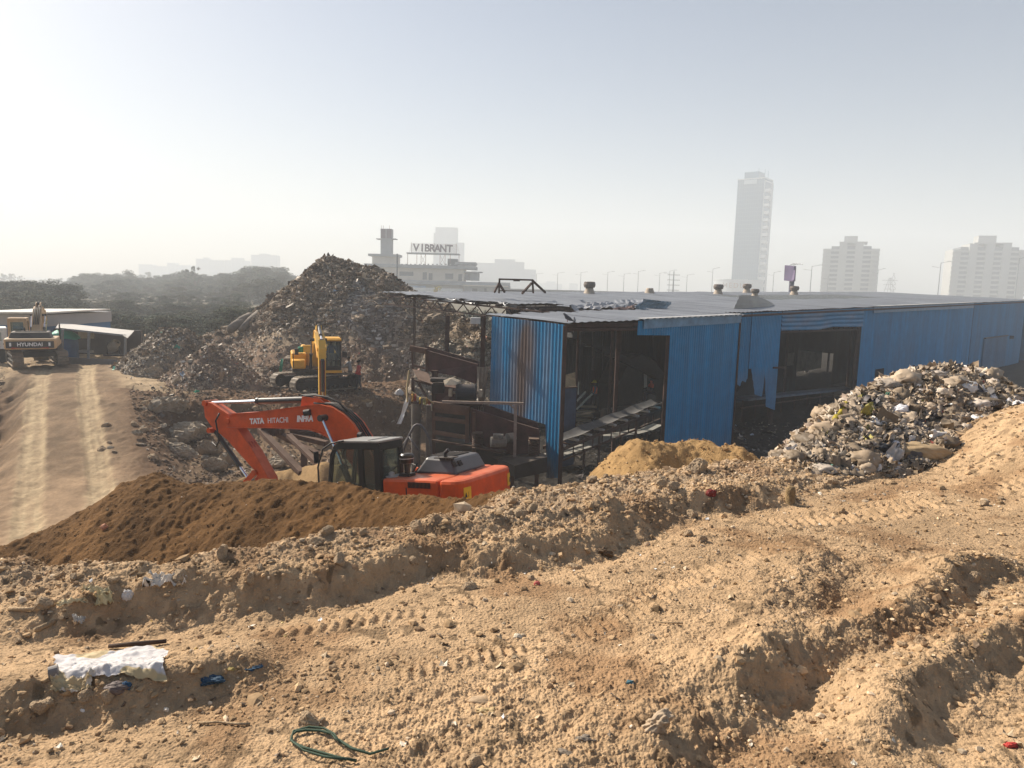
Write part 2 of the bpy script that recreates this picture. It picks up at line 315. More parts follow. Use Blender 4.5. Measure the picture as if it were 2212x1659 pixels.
# ================================================================ GROUND
def gcol(x, y, z):
    """dirt colour: dry crust, damp pit soil, dusty wheel lanes, yard with shade painted in"""
    n = fbm(x * 0.5, y * 0.5, 4, 201); n2 = fbm(x * 3, y * 3, 3, 203)
    c = np.empty(x.shape + (3,)); c[:] = SAND
    low = sstep((-3.2 - z) / 1.5)
    brown = np.array((0.135, 0.082, 0.048)); c = c * (1 - low[..., None]) + brown * low[..., None]
    pale_dirt = np.array((0.38, 0.28, 0.175))
    # upper level: trodden pale dirt on the flat
    d = polysd(x, y, UP); upk = sstep((d + 0.2) / 1.5) * sstep((-16 - x) / 4) * (y > 38) * low
    c = c * (1 - upk[..., None]) + pale_dirt * upk[..., None]
    # pit floor
    fl = sstep((-7.6 - z) / 0.5) * low * sstep((-2.5 - x + 2 * n) / 4) * sstep((y - 18) / 3) * 0.3; c = c * (1 - fl[..., None]) + pale_dirt * 0.9 * fl[..., None]
    # ramp with two dusty lanes
    rd = lanes(x, y) + 0.5 * fbm(x * 0.8, y * 0.5, 4, 15); k = sstep((3.3 - np.abs(rd)) / 1.6) * (y < 48) * low
    c = c * (1 - k[..., None]) + (np.array((0.22, 0.15, 0.092)) * (1 + 0.5 * sstep((30 - y) / 6) + 0.5 * fbm(x * 1.2, y * 1.2, 4, 211))[..., None]) * k[..., None]
    rd = lanes(x, y) + 0.10 * fbm(x * 1.1, y * 1.1, 4, 16)
    for s in (-1.12, 1.12):
        e = np.abs(rd - s); kk = sstep((0.62 - e + 0.12 * fbm(x * 2.5, y * 1.5, 3, 17)) / 0.3) * k * (0.45 + 0.75 * vn(rd * 11, y * 0.3, 9)) * (0.75 + 0.5 * vn(x * 0.7, y * 0.7, 18)) * (0.85 + 0.25 * n2)
        c = c * (1 - kk[..., None]) + np.array((0.46, 0.35, 0.215)) * np.clip(kk, 0, 1)[..., None]
    # yard and dirt floor of the shed, their shade painted into the colour
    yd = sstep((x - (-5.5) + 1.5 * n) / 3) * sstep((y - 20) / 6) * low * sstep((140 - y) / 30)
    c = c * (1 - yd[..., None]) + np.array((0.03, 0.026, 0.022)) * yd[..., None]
    far = sstep((y - 95) / 40); c = c * (1 - far[..., None]) + np.array((0.14, 0.12, 0.08)) * far[..., None]
    dr_ = pdist(x, y, SC[0][0])[0]; rz_ = sstep((dr_ + 0.1) / 0.6) * (1 - low) * (y < 14); c = c * (1 - 0.55 * rz_[..., None]) + np.array((0.40, 0.30, 0.205)) * 0.55 * rz_[..., None]
    st_ = fbm((x * 0.8 + y * 0.6) * 0.7, (-x * 0.6 + y * 0.8) * 4.5, 3, 207); c = c * (1 + (0.20 * n + 0.15 * n2 + 0.16 * st_ * (1 - low)))[..., None]
    dk = sstep((fbm(x * 1.7, y * 1.7, 4, 209) - 0.12) / 0.3) * (1 - low); c = c * (1 - dk[..., None] * np.array((0.30, 0.36, 0.40)))
    # dark damp crumbs and organic flecks on the near track
    fl2 = sstep((vn(x * 19, y * 19, 301) - 0.68) / 0.06) * (1 - low) * sstep(0.5 + 2 * n2)
    c = c * (1 - 0.5 * fl2[..., None])
    return np.clip(c, 0.01, 0.9)
def gspace(a, b, n): return a * (b / a) ** (np.arange(n) / (n - 1))
YR = np.concatenate([np.linspace(-6, 1.2, 14)[:-1], gspace(1.9, 12.5, 1050) - 0.7, gspace(11.9, 60, 520)[1:], gspace(60.5, 150, 60), gspace(156, 5200, 26)])
NC = 1380; aa = np.linspace(-1, 1, NC); aa = aa * (0.64 + 0.6 * aa ** 6)
XG = aa[None, :] * (np.maximum(YR, 0) + 2.3)[:, None]; YG = np.repeat(YR[:, None], NC, 1)
ZG = G(XG, YG); nr = len(YR)
idx = np.arange(nr * NC).reshape(nr, NC)
FQ = np.stack([idx[:-1, :-1], idx[:-1, 1:], idx[1:, 1:], idx[1:, :-1]], -1).reshape(-1, 4)
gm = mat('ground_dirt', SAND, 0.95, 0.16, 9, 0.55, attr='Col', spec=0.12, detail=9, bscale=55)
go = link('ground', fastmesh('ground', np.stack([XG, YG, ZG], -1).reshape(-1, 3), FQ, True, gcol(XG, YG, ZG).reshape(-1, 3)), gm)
tag(go, 'dry tan dirt with wheel ruts falling away to a brown excavated pit', 'ground', kind='structure')
del XG, YG, ZG, FQ, idx
# ================================================================ HEAPS
def heap(name, x0, x1, y0, y1, res, zf, cf, m, label, cat, kind='stuff', under=0.3):
    xs = np.arange(x0, x1, res); ys = np.arange(y0, y1, res); X, Y = np.meshgrid(xs, ys)
    Z = zf(X, Y); g = G(X, Y, False); keep = Z > g - under
    n = X.shape; id_ = np.arange(X.size).reshape(n); q = np.stack([id_[:-1, :-1], id_[:-1, 1:], id_[1:, 1:], id_[1:, :-1]], -1).reshape(-1, 4)
    q = q[keep.ravel()[q].any(1)]; Z = np.maximum(Z, g - under - 0.1)
    used = np.unique(q); rm = np.full(X.size, -1); rm[used] = np.arange(len(used))
    V = np.stack([X, Y, Z], -1).reshape(-1, 3)[used]; c = cf(X, Y, Z).reshape(-1, 3)[used]
    o = link(name, fastmesh(name, V, rm[q], True, np.clip(c, 0.01, 0.9)), m); tag(o, label, cat, kind=kind); return o
def crestf(L, kn, kf, rnd=0.5, ext=1.2):
    p = np.array([P(*a) for a in L]); o = np.argsort(p[:, 0]); xs, ys, zs = p[o, 0], p[o, 1], p[o, 2]
    def f(X, Y):
        yc = np.interp(X, xs, ys); zc = np.interp(X, xs, zs); dl = np.maximum(0, xs[0] - X) + np.maximum(0, X - xs[-1])
        zc = zc - ext * dl; d = Y - yc; k = np.where(d < 0, kn, kf)
        return zc - np.sqrt((k * d) ** 2 + rnd ** 2) + rnd, d
    return f
def pal(cs, n, s=None):
    a = np.array([c[:3] for c in cs]); wts = np.array([c[3] for c in cs]); wts = wts / wts.sum()
    i = rng.choice(len(cs), n, p=wts); j = 1 + 0.22 * rng.standard_normal((n, 1)); return np.clip(a[i] * j, 0.01, 0.85)
rng = np.random.default_rng(11)
# -- long dark bank of dug soil in front of the orange excavator
duneC = crestf([(-160, 1215, 13.8), (0, 1182, 14.3), (100, 1148, 14.8), (200, 1090, 15.2), (262, 1045, 15.4), (330, 1027, 15.3), (385, 1050, 15.0), (430, 1047, 14.9), (500, 1046, 14.8), (570, 1038, 14.6), (650, 1040, 14.4), (740, 1046, 14.0), (800, 1064, 13.4), (870, 1072, 13.0), (950, 1076, 12.4), (1010, 1082, 11.8), (1080, 1060, 11.4), (1120, 1062, 11.0)], 0.60, 0.75, 0.3)
def duneZ(X, Y):
    z, d = duneC(X, Y); sl = np.clip(-d, 0, 6)
    st = X * 0.93 + Y * 0.55
    z = z + 0.10 * fbm(X * 0.9, Y * 0.9, 4, 401) * (0.6 + sstep(sl / 2)) + 0.17 * (billow(st * 1.1 + 0.3 * fbm(X, Y, 2, 6), Y * 0.22, 3, 402) - 0.4) * sstep(sl / 1.0)
    z = z + 0.06 * fbm(X * 5, Y * 5, 4, 403) + 0.03 * fbm(X * 14, Y * 14, 3, 406) + 0.25 * clod(X * 3.1, Y * 3.1, 404, 0.75) / 3.1 + 0.5 * clod(X * 9, Y * 9, 405, 0.4) / 9
    return z
def soilC(base, amp=0.3):
    def f(X, Y, Z):
        n = fbm(X * 0.8, Y * 0.8, 4, 411); n2 = fbm(X * 7, Y * 7, 3, 412); return np.array(base) * (1 + amp * n + 0.15 * n2)[..., None]
    return f
soilm = mat('dug_soil', (0.2, 0.13, 0.07), 0.95, 0.2, 12, 0.6, attr='Col', spec=0.1, detail=9, bscale=40)
heap('bank_of_brown_dirt', -14, 1.2, 8.2, 19.5, 0.03, duneZ, soilC((0.135, 0.07, 0.026), 0.5), soilm, 'long bank of damp dark brown soil in front of the orange excavator', 'soil bank')
sandC = crestf([(1250, 1085, 13.2), (1275, 1035, 13.2), (1305, 1002, 13.2), (1335, 972, 13.2), (1375, 955, 13.1), (1410, 962, 13.0), (1450, 958, 13.4), (1500, 947, 13.6), (1535, 953, 13.4), (1560, 968, 13.2), (1590, 962, 13.2), (1625, 985, 13.0), (1660, 1010, 12.8), (1720, 1060, 12.6)], 0.62, 0.7, 0.22)
def sandZ(X, Y):
    z, d = sandC(X, Y)
    return z + 0.10 * fbm(X * 1.3, Y * 1.3, 4, 421) + 0.08 * (billow((X * 0.9 - Y * 0.4) * 1.6, Y * 0.5, 3, 422) - 0.4) + 0.03 * fbm(X * 8, Y * 8, 4, 423) + 0.5 * clod(X * 6, Y * 6, 424, 0.6) / 6
heap('mound_of_golden_sand', 1.0, 7.0, 8.0, 16.5, 0.03, sandZ, soilC((0.36, 0.225, 0.10), 0.25), soilm, 'heap of golden brown sandy soil in front of the wide blue panel', 'soil heap')
# -- the big landfill mound, and the lower ones before it
def P0(L): return L
bigC = crestf([(430, 742, 56), (500, 700, 58), (545, 678, 59), (585, 655, 60), (620, 628, 61), (650, 600, 61), (690, 570, 62), (712, 562, 62), (735, 568, 62), (765, 572, 62), (800, 577, 62), (832, 590, 61), (870, 618, 60), (920, 650, 58), (985, 683, 55), (1035, 708, 53), (1070, 745, 51), (1110, 790, 50)], 0.60, 0.7, 0.8, 0.7)
def bigZ(X, Y):
    z, d = bigC(X, Y)
    z = z + 1.2 * fbm(X * 0.16, Y * 0.16, 3, 431) * sstep(-d / 3) + 0.6 * fbm(X * 0.5, Y * 0.5, 4, 432) + 0.16 * fbm(X * 2, Y * 2, 3, 433) + 0.22 * (billow(X * 1.2, Y * 0.35, 3, 434) - 0.4) * sstep(-d / 2)
    # terrace and steep hanging face on the right
    return z + 0.9 * sstep((X + 13) / 4) * sstep((-d - 4) / 0.8) * sstep((9 + d) / 3)
trashm = mat('landfill_dirt', (0.2, 0.17, 0.14), 0.95, 0.3, 3, 0.8, attr='Col', spec=0.1, detail=10, bscale=9)
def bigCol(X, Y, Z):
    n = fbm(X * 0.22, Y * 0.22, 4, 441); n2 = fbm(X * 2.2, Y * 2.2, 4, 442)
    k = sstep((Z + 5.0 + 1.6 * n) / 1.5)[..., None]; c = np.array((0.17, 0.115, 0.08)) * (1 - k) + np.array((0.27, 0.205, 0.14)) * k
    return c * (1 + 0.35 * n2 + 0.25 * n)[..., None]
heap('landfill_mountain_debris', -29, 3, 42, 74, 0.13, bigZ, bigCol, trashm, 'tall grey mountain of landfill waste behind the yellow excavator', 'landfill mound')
greyC = crestf([(225, 806, 45.5), (260, 785, 46), (300, 752, 46.5), (335, 722, 47), (372, 710, 47), (405, 714, 47), (432, 735, 47), (452, 765, 46.5), (480, 800, 46)], 0.62, 0.7, 0.35, 0.8)
def greyZ(X, Y):
    z, d = greyC(X, Y); return z + 0.35 * fbm(X * 0.6, Y * 0.6, 4, 451) + 0.16 * fbm(X * 2.5, Y * 2.5, 3, 452)
def greyCol(X, Y, Z): return np.array((0.23, 0.19, 0.145)) * (1 + 0.4 * fbm(X * 2, Y * 2, 4, 453))[..., None]
heap('pile_of_grey_rubble', -28, -17, 41, 52, 0.09, greyZ, greyCol, trashm, 'smaller grey rubble heap with scraps, left of the landfill mountain', 'rubble heap')
broC = crestf([(330, 835, 41.5), (365, 800, 42), (405, 770, 42.5), (445, 757, 42.5), (480, 765, 42.5), (520, 783, 42.5), (560, 812, 42), (600, 838, 41.5)], 0.66, 0.7, 0.3, 0.8)
def broZ(X, Y):
    z, d = broC(X, Y); return z + 0.3 * fbm(X * 0.7, Y * 0.7, 4, 461) + 0.12 * fbm(X * 3, Y * 3, 3, 462) + 0.1 * (billow(X * 1.5, Y * 0.4, 3, 463) - 0.4)
heap('mound_of_brown_rubble', -22.5, -12.5, 38, 47, 0.08, broZ, soilC((0.175, 0.122, 0.088), 0.35), trashm, 'brown earthen mound with ragged plastic strips beside the pit edge', 'rubble heap')
midC = crestf([(880, 850, 44), (905, 790, 46), (930, 745, 48), (965, 728, 49), (1010, 735, 49), (1050, 745, 48), (1110, 780, 47)], 0.7, 0.6, 0.4, 0.8)
def midZ(X, Y):
    z, d = midC(X, Y); return z + 0.35 * fbm(X * 0.5, Y * 0.5, 4, 471) + 0.2 * fbm(X * 2, Y * 2, 3, 472)
heap('slope_of_loose_debris', -9, 2.5, 38, 53, 0.10, midZ, greyCol, trashm, 'pale slope of loose waste between the hopper and the landfill mountain', 'waste heap')
# -- near heap of plastic waste at the right
pileC = crestf([(1660, 1030, 8.6), (1700, 985, 9.0), (1745, 937, 9.6), (1790, 905, 10.0), (1822, 873, 10.4), (1860, 850, 10.8), (1905, 832, 11.2), (1950, 815, 11.4), (2000, 798, 11.6), (2060, 792, 11.8), (2105, 794, 11.8), (2140, 805, 11.6), (2180, 832, 11.2), (2230, 852, 11.0), (2300, 880, 10.5)], 0.50, 0.8, 0.35, 0.7)
def pileZ(X, Y):
    z, d = pileC(X, Y); return z + 0.14 * fbm(X * 1.3, Y * 1.3, 4, 481) + 0.07 * fbm(X * 5, Y * 5, 3, 482) - 0.06
def pileCol(X, Y, Z): return np.array((0.20, 0.15, 0.10)) * (1 + 0.5 * fbm(X * 5, Y * 5, 4, 483))[..., None]
heap('heap_core_debris', 3.0, 11.5, 6.0, 16, 0.04, pileZ, pileCol, trashm, 'dark matted core of the near waste heap at the right', 'waste heap')

def normals(zf, x, y, e=0.15):
    gx = (zf(x + e, y) - zf(x - e, y)) / (2 * e); gy = (zf(x, y + e) - zf(x, y - e)) / (2 * e)
    n = np.stack([-gx, -gy, np.ones_like(gx)], -1); return n / np.linalg.norm(n, axis=1, keepdims=True)
def sheets(name, pts, nrm, size, cols, m, label, cat, tilt=0.7, crump=0.28, k=4, aspect=(0.35, 1.0), kind='stuff', lift=0.3, smooth=False):
    """crumpled scraps of sheet: each a k x k patch, bent and folded"""
    n = len(pts); u = np.linspace(-0.5, 0.5, k); U, Vv = np.meshgrid(u, u); U = U.ravel(); Vv = Vv.ravel()
    nn = nrm + tilt * rng.standard_normal((n, 3)); nn /= np.linalg.norm(nn, axis=1, keepdims=True)
    a = rng.standard_normal((n, 3)); a -= nn * (a * nn).sum(1, keepdims=True); a /= np.linalg.norm(a, axis=1, keepdims=True); b = np.cross(nn, a)
    asp = rng.uniform(aspect[0], aspect[1], n); s = size
    lx = U[None] * s[:, None] + crump * 0.45 * s[:, None] * rng.standard_normal((n, k * k)) * 0.5
    ly = Vv[None] * (s * asp)[:, None] + crump * 0.45 * (s * asp)[:, None] * rng.standard_normal((n, k * k)) * 0.5
    cu = rng.standard_normal((n, 1)) * 0.8
    if k > 5: lz_w = 0.2 * s[:, None] * np.sin(U[None] * rng.uniform(6, 16, (n, 1)) + Vv[None] * rng.uniform(-6, 6, (n, 1)) + rng.uniform(0, 6, (n, 1)))
    else: lz_w = 0
    lz = lz_w + s[:, None] * (crump * rng.standard_normal((n, k * k)) * 0.55 + cu * (U[None] ** 2) - 0.1) + lift * s[:, None] * 0.3
    V = pts[:, None, :] + lx[..., None] * a[:, None] + ly[..., None] * b[:, None] + lz[..., None] * nn[:, None]
    id_ = np.arange(k * k).reshape(k, k); q = np.stack([id_[:-1, :-1], id_[:-1, 1:], id_[1:, 1:], id_[1:, :-1]], -1).reshape(-1, 4)
    Fq = (q[None] + (np.arange(n) * k * k)[:, None, None]).reshape(-1, 4)
    cc = np.repeat(cols, k * k, 0)
    o = link(name, fastmesh(name, V.reshape(-1, 3), Fq, smooth, cc), m); tag(o, label, cat, kind=kind); return o
litm = mat('plastic_scraps', (0.5, 0.5, 0.5), 0.6, 0.12, 20, attr='Col', spec=0.35)
def scatter(zf, n, x0, x1, y0, y1, dens=None, above=True, off=0.02):
    x = rng.uniform(x0, x1, n * 3); y = rng.uniform(y0, y1, n * 3); z = zf(x, y); k = np.ones(len(x), bool)
    if above: k &= z > G(x, y, False) - 0.03
    if dens is not None: k &= rng.random(len(x)) < dens(x, y, z)
    x, y, z = x[k][:n], y[k][:n], z[k][:n]; return np.stack([x, y, z + off], -1), normals(zf, x, y)
PILE = [(0.42, 0.325, 0.235, 7), (0.48, 0.39, 0.30, 4), (0.36, 0.27, 0.18, 7), (0.20, 0.145, 0.09, 6), (0.08, 0.065, 0.05, 3), (0.74, 0.69, 0.66, 1.4), (0.44, 0.34, 0.27, 4), (0.12, 0.12, 0.13, 0.8), (0.30, 0.27, 0.06, 0.5), (0.42, 0.10, 0.07, 0.15), (0.05, 0.22, 0.16, 0.2), (0.12, 0.2, 0.28, 0.2)]
def front(x, y, z):
    zz, d = pileC(x, y); return (d < 1.0) * 1.0
p, nn = scatter(pileZ, 20000, 3.2, 11, 6.2, 13.5, front)
sheets('heap_of_plastic_litter', p, nn, np.exp(rng.normal(-2.75, 0.5, len(p))), pal(PILE, len(p)), litm, 'near heap of dusty plastic bags, film and rags at the right', 'waste heap', tilt=0.28, crump=0.18, smooth=True)
pbig, nbig = scatter(pileZ, 1700, 3.2, 11, 6.2, 13.5, front, off=0.05)
sheets('folded_film_litter', pbig, nbig, np.exp(rng.normal(-2.0, 0.35, len(pbig))), pal([(0.40, 0.315, 0.23, 7), (0.33, 0.25, 0.17, 6), (0.48, 0.40, 0.31, 3), (0.62, 0.57, 0.52, 0.8), (0.20, 0.15, 0.10, 4), (0.09, 0.08, 0.08, 1.5), (0.3, 0.26, 0.07, .3)], len(pbig)), litm, 'larger folded bags and cloths among the near heap at the right', 'waste heap', tilt=0.16, crump=0.13, k=8, smooth=True)
BIG = [(0.33, 0.25, 0.17, 6), (0.23, 0.165, 0.11, 8), (0.38, 0.31, 0.23, 3), (0.10, 0.077, 0.058, 5), (0.60, 0.55, 0.48, 0.6), (0.33, 0.26, 0.19, 3), (0.05, 0.25, 0.18, 0.06), (0.45, 0.12, 0.08, 0.08), (0.16, 0.22, 0.30, 0.1)]
def bfront(x, y, z):
    zz, d = bigC(x, y); return (d < 1.5) * (0.12 + 0.88 * sstep((z + 3.9 + 1.5 * fbm(x * 0.3, y * 0.3, 3, 5)) / 1.2))
p, nn = scatter(bigZ, 60000, -28, 2, 43, 64, bfront)
sheets('landfill_scraps_litter', p, nn, np.exp(rng.normal(-2.05, 0.5, len(p))), pal(BIG, len(p)), litm, 'grey scraps and rags covering the landfill mountain', 'litter', tilt=0.45, crump=0.22, k=3)
def hang(x, y, z):
    zz, d = bigC(x, y); return ((d < -3.5) & (d > -9) & (x > -13)) * 1.0
p, nn = scatter(bigZ, 4200, -13, 0, 46, 60, hang, off=0.12)
def strips(name, pts, size, cols, m, label, cat):
    n = len(pts); k = 5; V = np.zeros((n, k, 2, 3)); w_ = size * rng.uniform(0.15, 0.4, n); dr = rng.uniform(-0.5, 0.5, n)
    cx = rng.normal(0, 0.03, (n, k)).cumsum(1)
    for i in range(k):
        for j in (0, 1):
            V[:, i, j, 0] = pts[:, 0] + (j - 0.5) * w_ * (1 - 0.12 * i) + cx[:, i] * 1.5 + dr * i * size * 0.06; V[:, i, j, 1] = pts[:, 1] - 0.06 - i * 0.04 * size - rng.uniform(0, 0.06, n) + (j - .5) * w_ * 0.4; V[:, i, j, 2] = pts[:, 2] - i * size / k
    q = np.array([[2 * i, 2 * i + 1, 2 * i + 3, 2 * i + 2] for i in range(k - 1)]); Fq = (q[None] + (np.arange(n) * k * 2)[:, None, None]).reshape(-1, 4)
    o = link(name, fastmesh(name, V.reshape(-1, 3), Fq, False, np.repeat(cols, 2 * k, 0)), m); tag(o, label, cat, kind='stuff')
strips('hanging_rags_litter', p, rng.uniform(0.5, 1.5, len(p)), pal([(0.22, 0.18, 0.15, 6), (0.35, 0.31, 0.27, 3), (0.10, 0.08, 0.07, 4), (0.6, 0.57, 0.53, 1.2)], len(p)), litm, 'rags and torn film hanging down the steep face of the landfill mountain', 'litter')
p, nn = scatter(greyZ, 5000, -28, -17, 41, 48.5)
sheets('grey_heap_litter', p, nn, np.exp(rng.normal(-2.2, 0.5, len(p))), pal(BIG, len(p)), litm, 'scraps and grit covering the smaller grey rubble heap', 'litter', tilt=0.45, crump=0.22, k=3)
p, nn = scatter(broZ, 1500, -22, -13, 38, 44); p2, n2_ = scatter(midZ, 3500, -9, 2, 38, 50)
sheets('mound_edge_litter', np.vstack([p, p2]), np.vstack([nn, n2_]), np.exp(rng.normal(-2.1, 0.5, len(p) + len(p2))), np.vstack([pal(BIG, len(p)), pal([(0.36, 0.29, 0.22, 5), (0.52, 0.46, 0.38, 3), (0.12, 0.1, 0.08, 3), (0.5, 0.3, 0.25, 0.3)], len(p2))]), litm, 'scraps scattered over the brown mound and the slope behind the hopper', 'litter', tilt=0.45, crump=0.22, k=3)
# litter strewn at the foot of the shed opening and over the platform
Gs = lambda x, y: G(x, y, False)
p, nn = scatter(Gs, 2600, 3, 26, 22, 46, above=False)
sheets('yard_litter', p, nn, np.exp(rng.normal(-1.9, 0.5, len(p))), pal([(0.12, 0.1, 0.08, 6), (0.3, 0.26, 0.22, 2), (0.3, 0.33, 0.38, 0.6), (0.06, 0.05, 0.045, 5)], len(p)), litm, 'dark trodden litter on the shaded yard before the shed', 'litter', tilt=0.3, crump=0.2, k=3)
p, nn = scatter(Gs, 1500, -34, -5, 24, 50, dens=lambda x, y, z: np.where(np.abs(lanes(x, y)) < 3.0, 0.0, 1.0), above=False)
sheets('pit_edge_litter', p, nn, np.exp(rng.normal(-2.2, 0.55, len(p))), pal([(0.30, 0.24, 0.18, 6), (0.5, 0.44, 0.36, 3), (0.12, 0.09, 0.07, 5), (0.7, 0.68, 0.64, 0.5)], len(p)), litm, 'broken bits strewn over the pit edge, its slope and the platform', 'litter', tilt=0.4, crump=0.25, k=3)
# near ground: small flakes of paper, plastic and straw
near_ = lambda x, y: G(x, y)
p, nn = scatter(near_, 1500, -7, 9, 1.6, 10, dens=lambda x, y, z: np.clip(1.3 - y / 9, 0.15, 1), above=False, off=0.006)
sheets('near_ground_litter', p, nn, np.minimum(np.exp(rng.normal(-3.8, 0.5, len(p))), 0.045), pal([(0.50, 0.38, 0.24, 6), (0.65, 0.58, 0.47, 2), (0.16, 0.11, 0.07, 5), (0.75, 0.73, 0.7, 0.6), (0.5, 0.36, 0.12, 0.6), (0.5, 0.12, 0.08, 0.1)], len(p)), litm, 'small flakes of paper, film and bark on the near dirt track', 'litter', tilt=0.35, crump=0.3, k=3)
# ================================================================ STONES
def ico(sub=0):
    t = (1 + 5 ** 0.5) / 2; v = [Vector(p).normalized() for p in [(-1, t, 0), (1, t, 0), (-1, -t, 0), (1, -t, 0), (0, -1, t), (0, 1, t), (0, -1, -t), (0, 1, -t), (t, 0, -1), (t, 0, 1), (-t, 0, -1), (-t, 0, 1)]]
    f = [(0, 11, 5), (0, 5, 1), (0, 1, 7), (0, 7, 10), (0, 10, 11), (1, 5, 9), (5, 11, 4), (11, 10, 2), (10, 7, 6), (7, 1, 8), (3, 9, 4), (3, 4, 2), (3, 2, 6), (3, 6, 8), (3, 8, 9), (4, 9, 5), (2, 4, 11), (6, 2, 10), (8, 6, 7), (9, 8, 1)]
    for _ in range(sub):
        mid = {}; nf = []
        def mm(a, b):
            k = (min(a, b), max(a, b))
            if k not in mid: v.append((v[a] + v[b]).normalized()); mid[k] = len(v) - 1
            return mid[k]
        for a, b, c in f: x, y, z = mm(a, b), mm(b, c), mm(c, a); nf += [(a, x, z), (b, y, x), (c, z, y), (x, y, z)]
        f = nf
    return np.array([tuple(p) for p in v]), np.array(f)
def rockmesh(name, s, sub=3, flat=0.7, facets=9):
    v, f = ico(sub); g = np.random.default_rng(s); d = g.standard_normal((facets, 3)); d /= np.linalg.norm(d, axis=1, keepdims=True); h = g.uniform(0.55, 0.9, facets)
    for i in range(facets):
        t = v @ d[i]; ov = np.maximum(t - h[i], 0); v = v - ov[:, None] * d[i][None]
    v = v * np.array([1, g.uniform(0.6, 0.95), flat * g.uniform(0.75, 1.1)])
    v = v + 0.03 * g.standard_normal(v.shape) * (1 if sub > 2 else 0.5); return fastmesh(name, v, f, False)
v12, f20 = ico(0)
def pebbles(name, p, size, cols, m, label, cat, sub=0, smooth=False, amp=0.18, fl=0.75):
    v0, f0 = ico(sub); n = len(p); k = len(v0); sc_ = size[:, None] * rng.uniform(0.5, 1.1, (n, 3)); an = rng.uniform(0, 6.28, n); c, s = np.cos(an), np.sin(an)
    V = (v0[None] * (1 + amp * rng.standard_normal((n, k, 1)))) * sc_[:, None]; X = V[..., 0] * c[:, None] - V[..., 1] * s[:, None]; Y = V[..., 0] * s[:, None] + V[..., 1] * c[:, None]
    V = np.stack([X, Y, V[..., 2] * fl], -1) + p[:, None]; Fq = (f0[None] + (np.arange(n) * k)[:, None, None]).reshape(-1, 3)
    o = link(name, fastmesh(name, V.reshape(-1, 3), Fq, smooth, np.repeat(cols, k, 0)), m); tag(o, label, cat, kind='stuff')
pebm = mat('pebble_stone', (0.4, 0.3, 0.2), 0.9, 0.15, 30, attr='Col', spec=0.15)
p, nn = scatter(pileZ, 1500, 3.2, 11, 6.2, 13.5, front, off=0.0)
pebbles('stuffed_bag_litter', p, np.exp(rng.normal(-2.3, 0.4, len(p))), pal([(0.44, 0.34, 0.24, 6), (0.32, 0.24, 0.16, 5), (0.55, 0.46, 0.37, 3), (0.66, 0.62, 0.58, 1.2), (0.10, 0.09, 0.08, 1.5), (0.16, 0.12, 0.08, 3)], len(p)), litm, 'half-buried stuffed bags and bundles bulking out the near heap', 'waste heap', 2, True, 0.14, 0.55)
p, nn = scatter(bigZ, 2600, -28, 2, 43, 64, bfront, off=0.0)
pebbles('landfill_clump_debris', p, np.exp(rng.normal(-1.95, 0.6, len(p))), pal([(0.26, 0.205, 0.15, 6), (0.18, 0.135, 0.098, 6), (0.33, 0.27, 0.21, 2), (0.12, 0.09, 0.07, 2)], len(p)), trashm, 'clods and bundles bulking out the landfill mountain', 'debris', 2, False, 0.13, 0.6)
d_rub = lambda x, y, z: np.clip(0.22 + 1.4 * sstep((pdist(x, y, SC[0][0])[0] + 0.25) / 0.4) * (x > -5) + 0.7 * (np.abs(pdist(x, y, SC[2][0])[0] + 0.25) < 0.25) + 0.6 * (np.abs(pdist(x, y, SC[4][0])[0] + 0.25) < 0.25), 0, 1) * (y < np.interp(x, ex_, ey_) + 0.2)
p, nn = scatter(near_, 42000, -7, 9.5, 1.5, 10.5, dens=d_rub, above=False, off=0.0)
ps = np.exp(rng.normal(-4.85, 0.55, len(p))) * (0.8 + 0.07 * p[:, 1]); p[:, 2] += ps * 0.15
pebbles('gravel', p, ps, pal([(0.44, 0.30, 0.17, 6), (0.37, 0.25, 0.14, 5), (0.50, 0.39, 0.27, 2), (0.26, 0.17, 0.10, 2)], len(p)), pebm, 'loose pebbles and dirt clods over the near track', 'gravel')
p, nn = scatter(duneZ, 5200, -12, 1, 9, 15.5, dens=lambda x, y, z: 1.0 + 0 * x, off=0.0); p2, n2_ = scatter(sandZ, 1300, 1.3, 6.5, 10, 14)
p = np.vstack([p, p2]); pebbles('clods_of_dirt', p, np.exp(rng.normal(-4.4, 0.5, len(p))), np.vstack([pal([(0.12, 0.07, 0.03, 8), (0.19, 0.12, 0.06, 2), (0.6, 0.55, 0.48, 0.12)], len(p) - len(p2)), pal([(0.34, 0.21, 0.1, 5), (0.45, 0.32, 0.18, 2)], len(p2))]), pebm, 'small clods rolled down the soil bank and the sand heap', 'clods')
p, nn = scatter(Gs, 13000, -34, -5, 22, 46, dens=lambda x, y, z: np.where(np.abs(lanes(x, y)) < 3.0, 0.0, 1.0) * (G(x, y, False) < -5.9), above=False)
pebbles('pit_slope_gravel', p, np.exp(rng.normal(-3.2, 0.6, len(p))), pal([(0.17, 0.115, 0.075, 7), (0.26, 0.19, 0.13, 3), (0.14, 0.1, 0.075, 3)], len(p)), pebm, 'brown stones and clods over the slopes of the pit', 'gravel')
ROCKS = [rockmesh('stone_shape', 40 + i, 3, 0.75, 10) for i in range(7)]; SLABS = [rockmesh('slab_shape', 80 + i, 3, 0.32, 12) for i in range(5)]
stm = mat('field_stone', (0.46, 0.34, 0.22), 0.9, 0.25, 7, 0.5, col2=None, spec=0.15); stg = mat('grey_slab_stone', (0.34, 0.28, 0.21), 0.9, 0.25, 3, 0.5, spec=0.15)
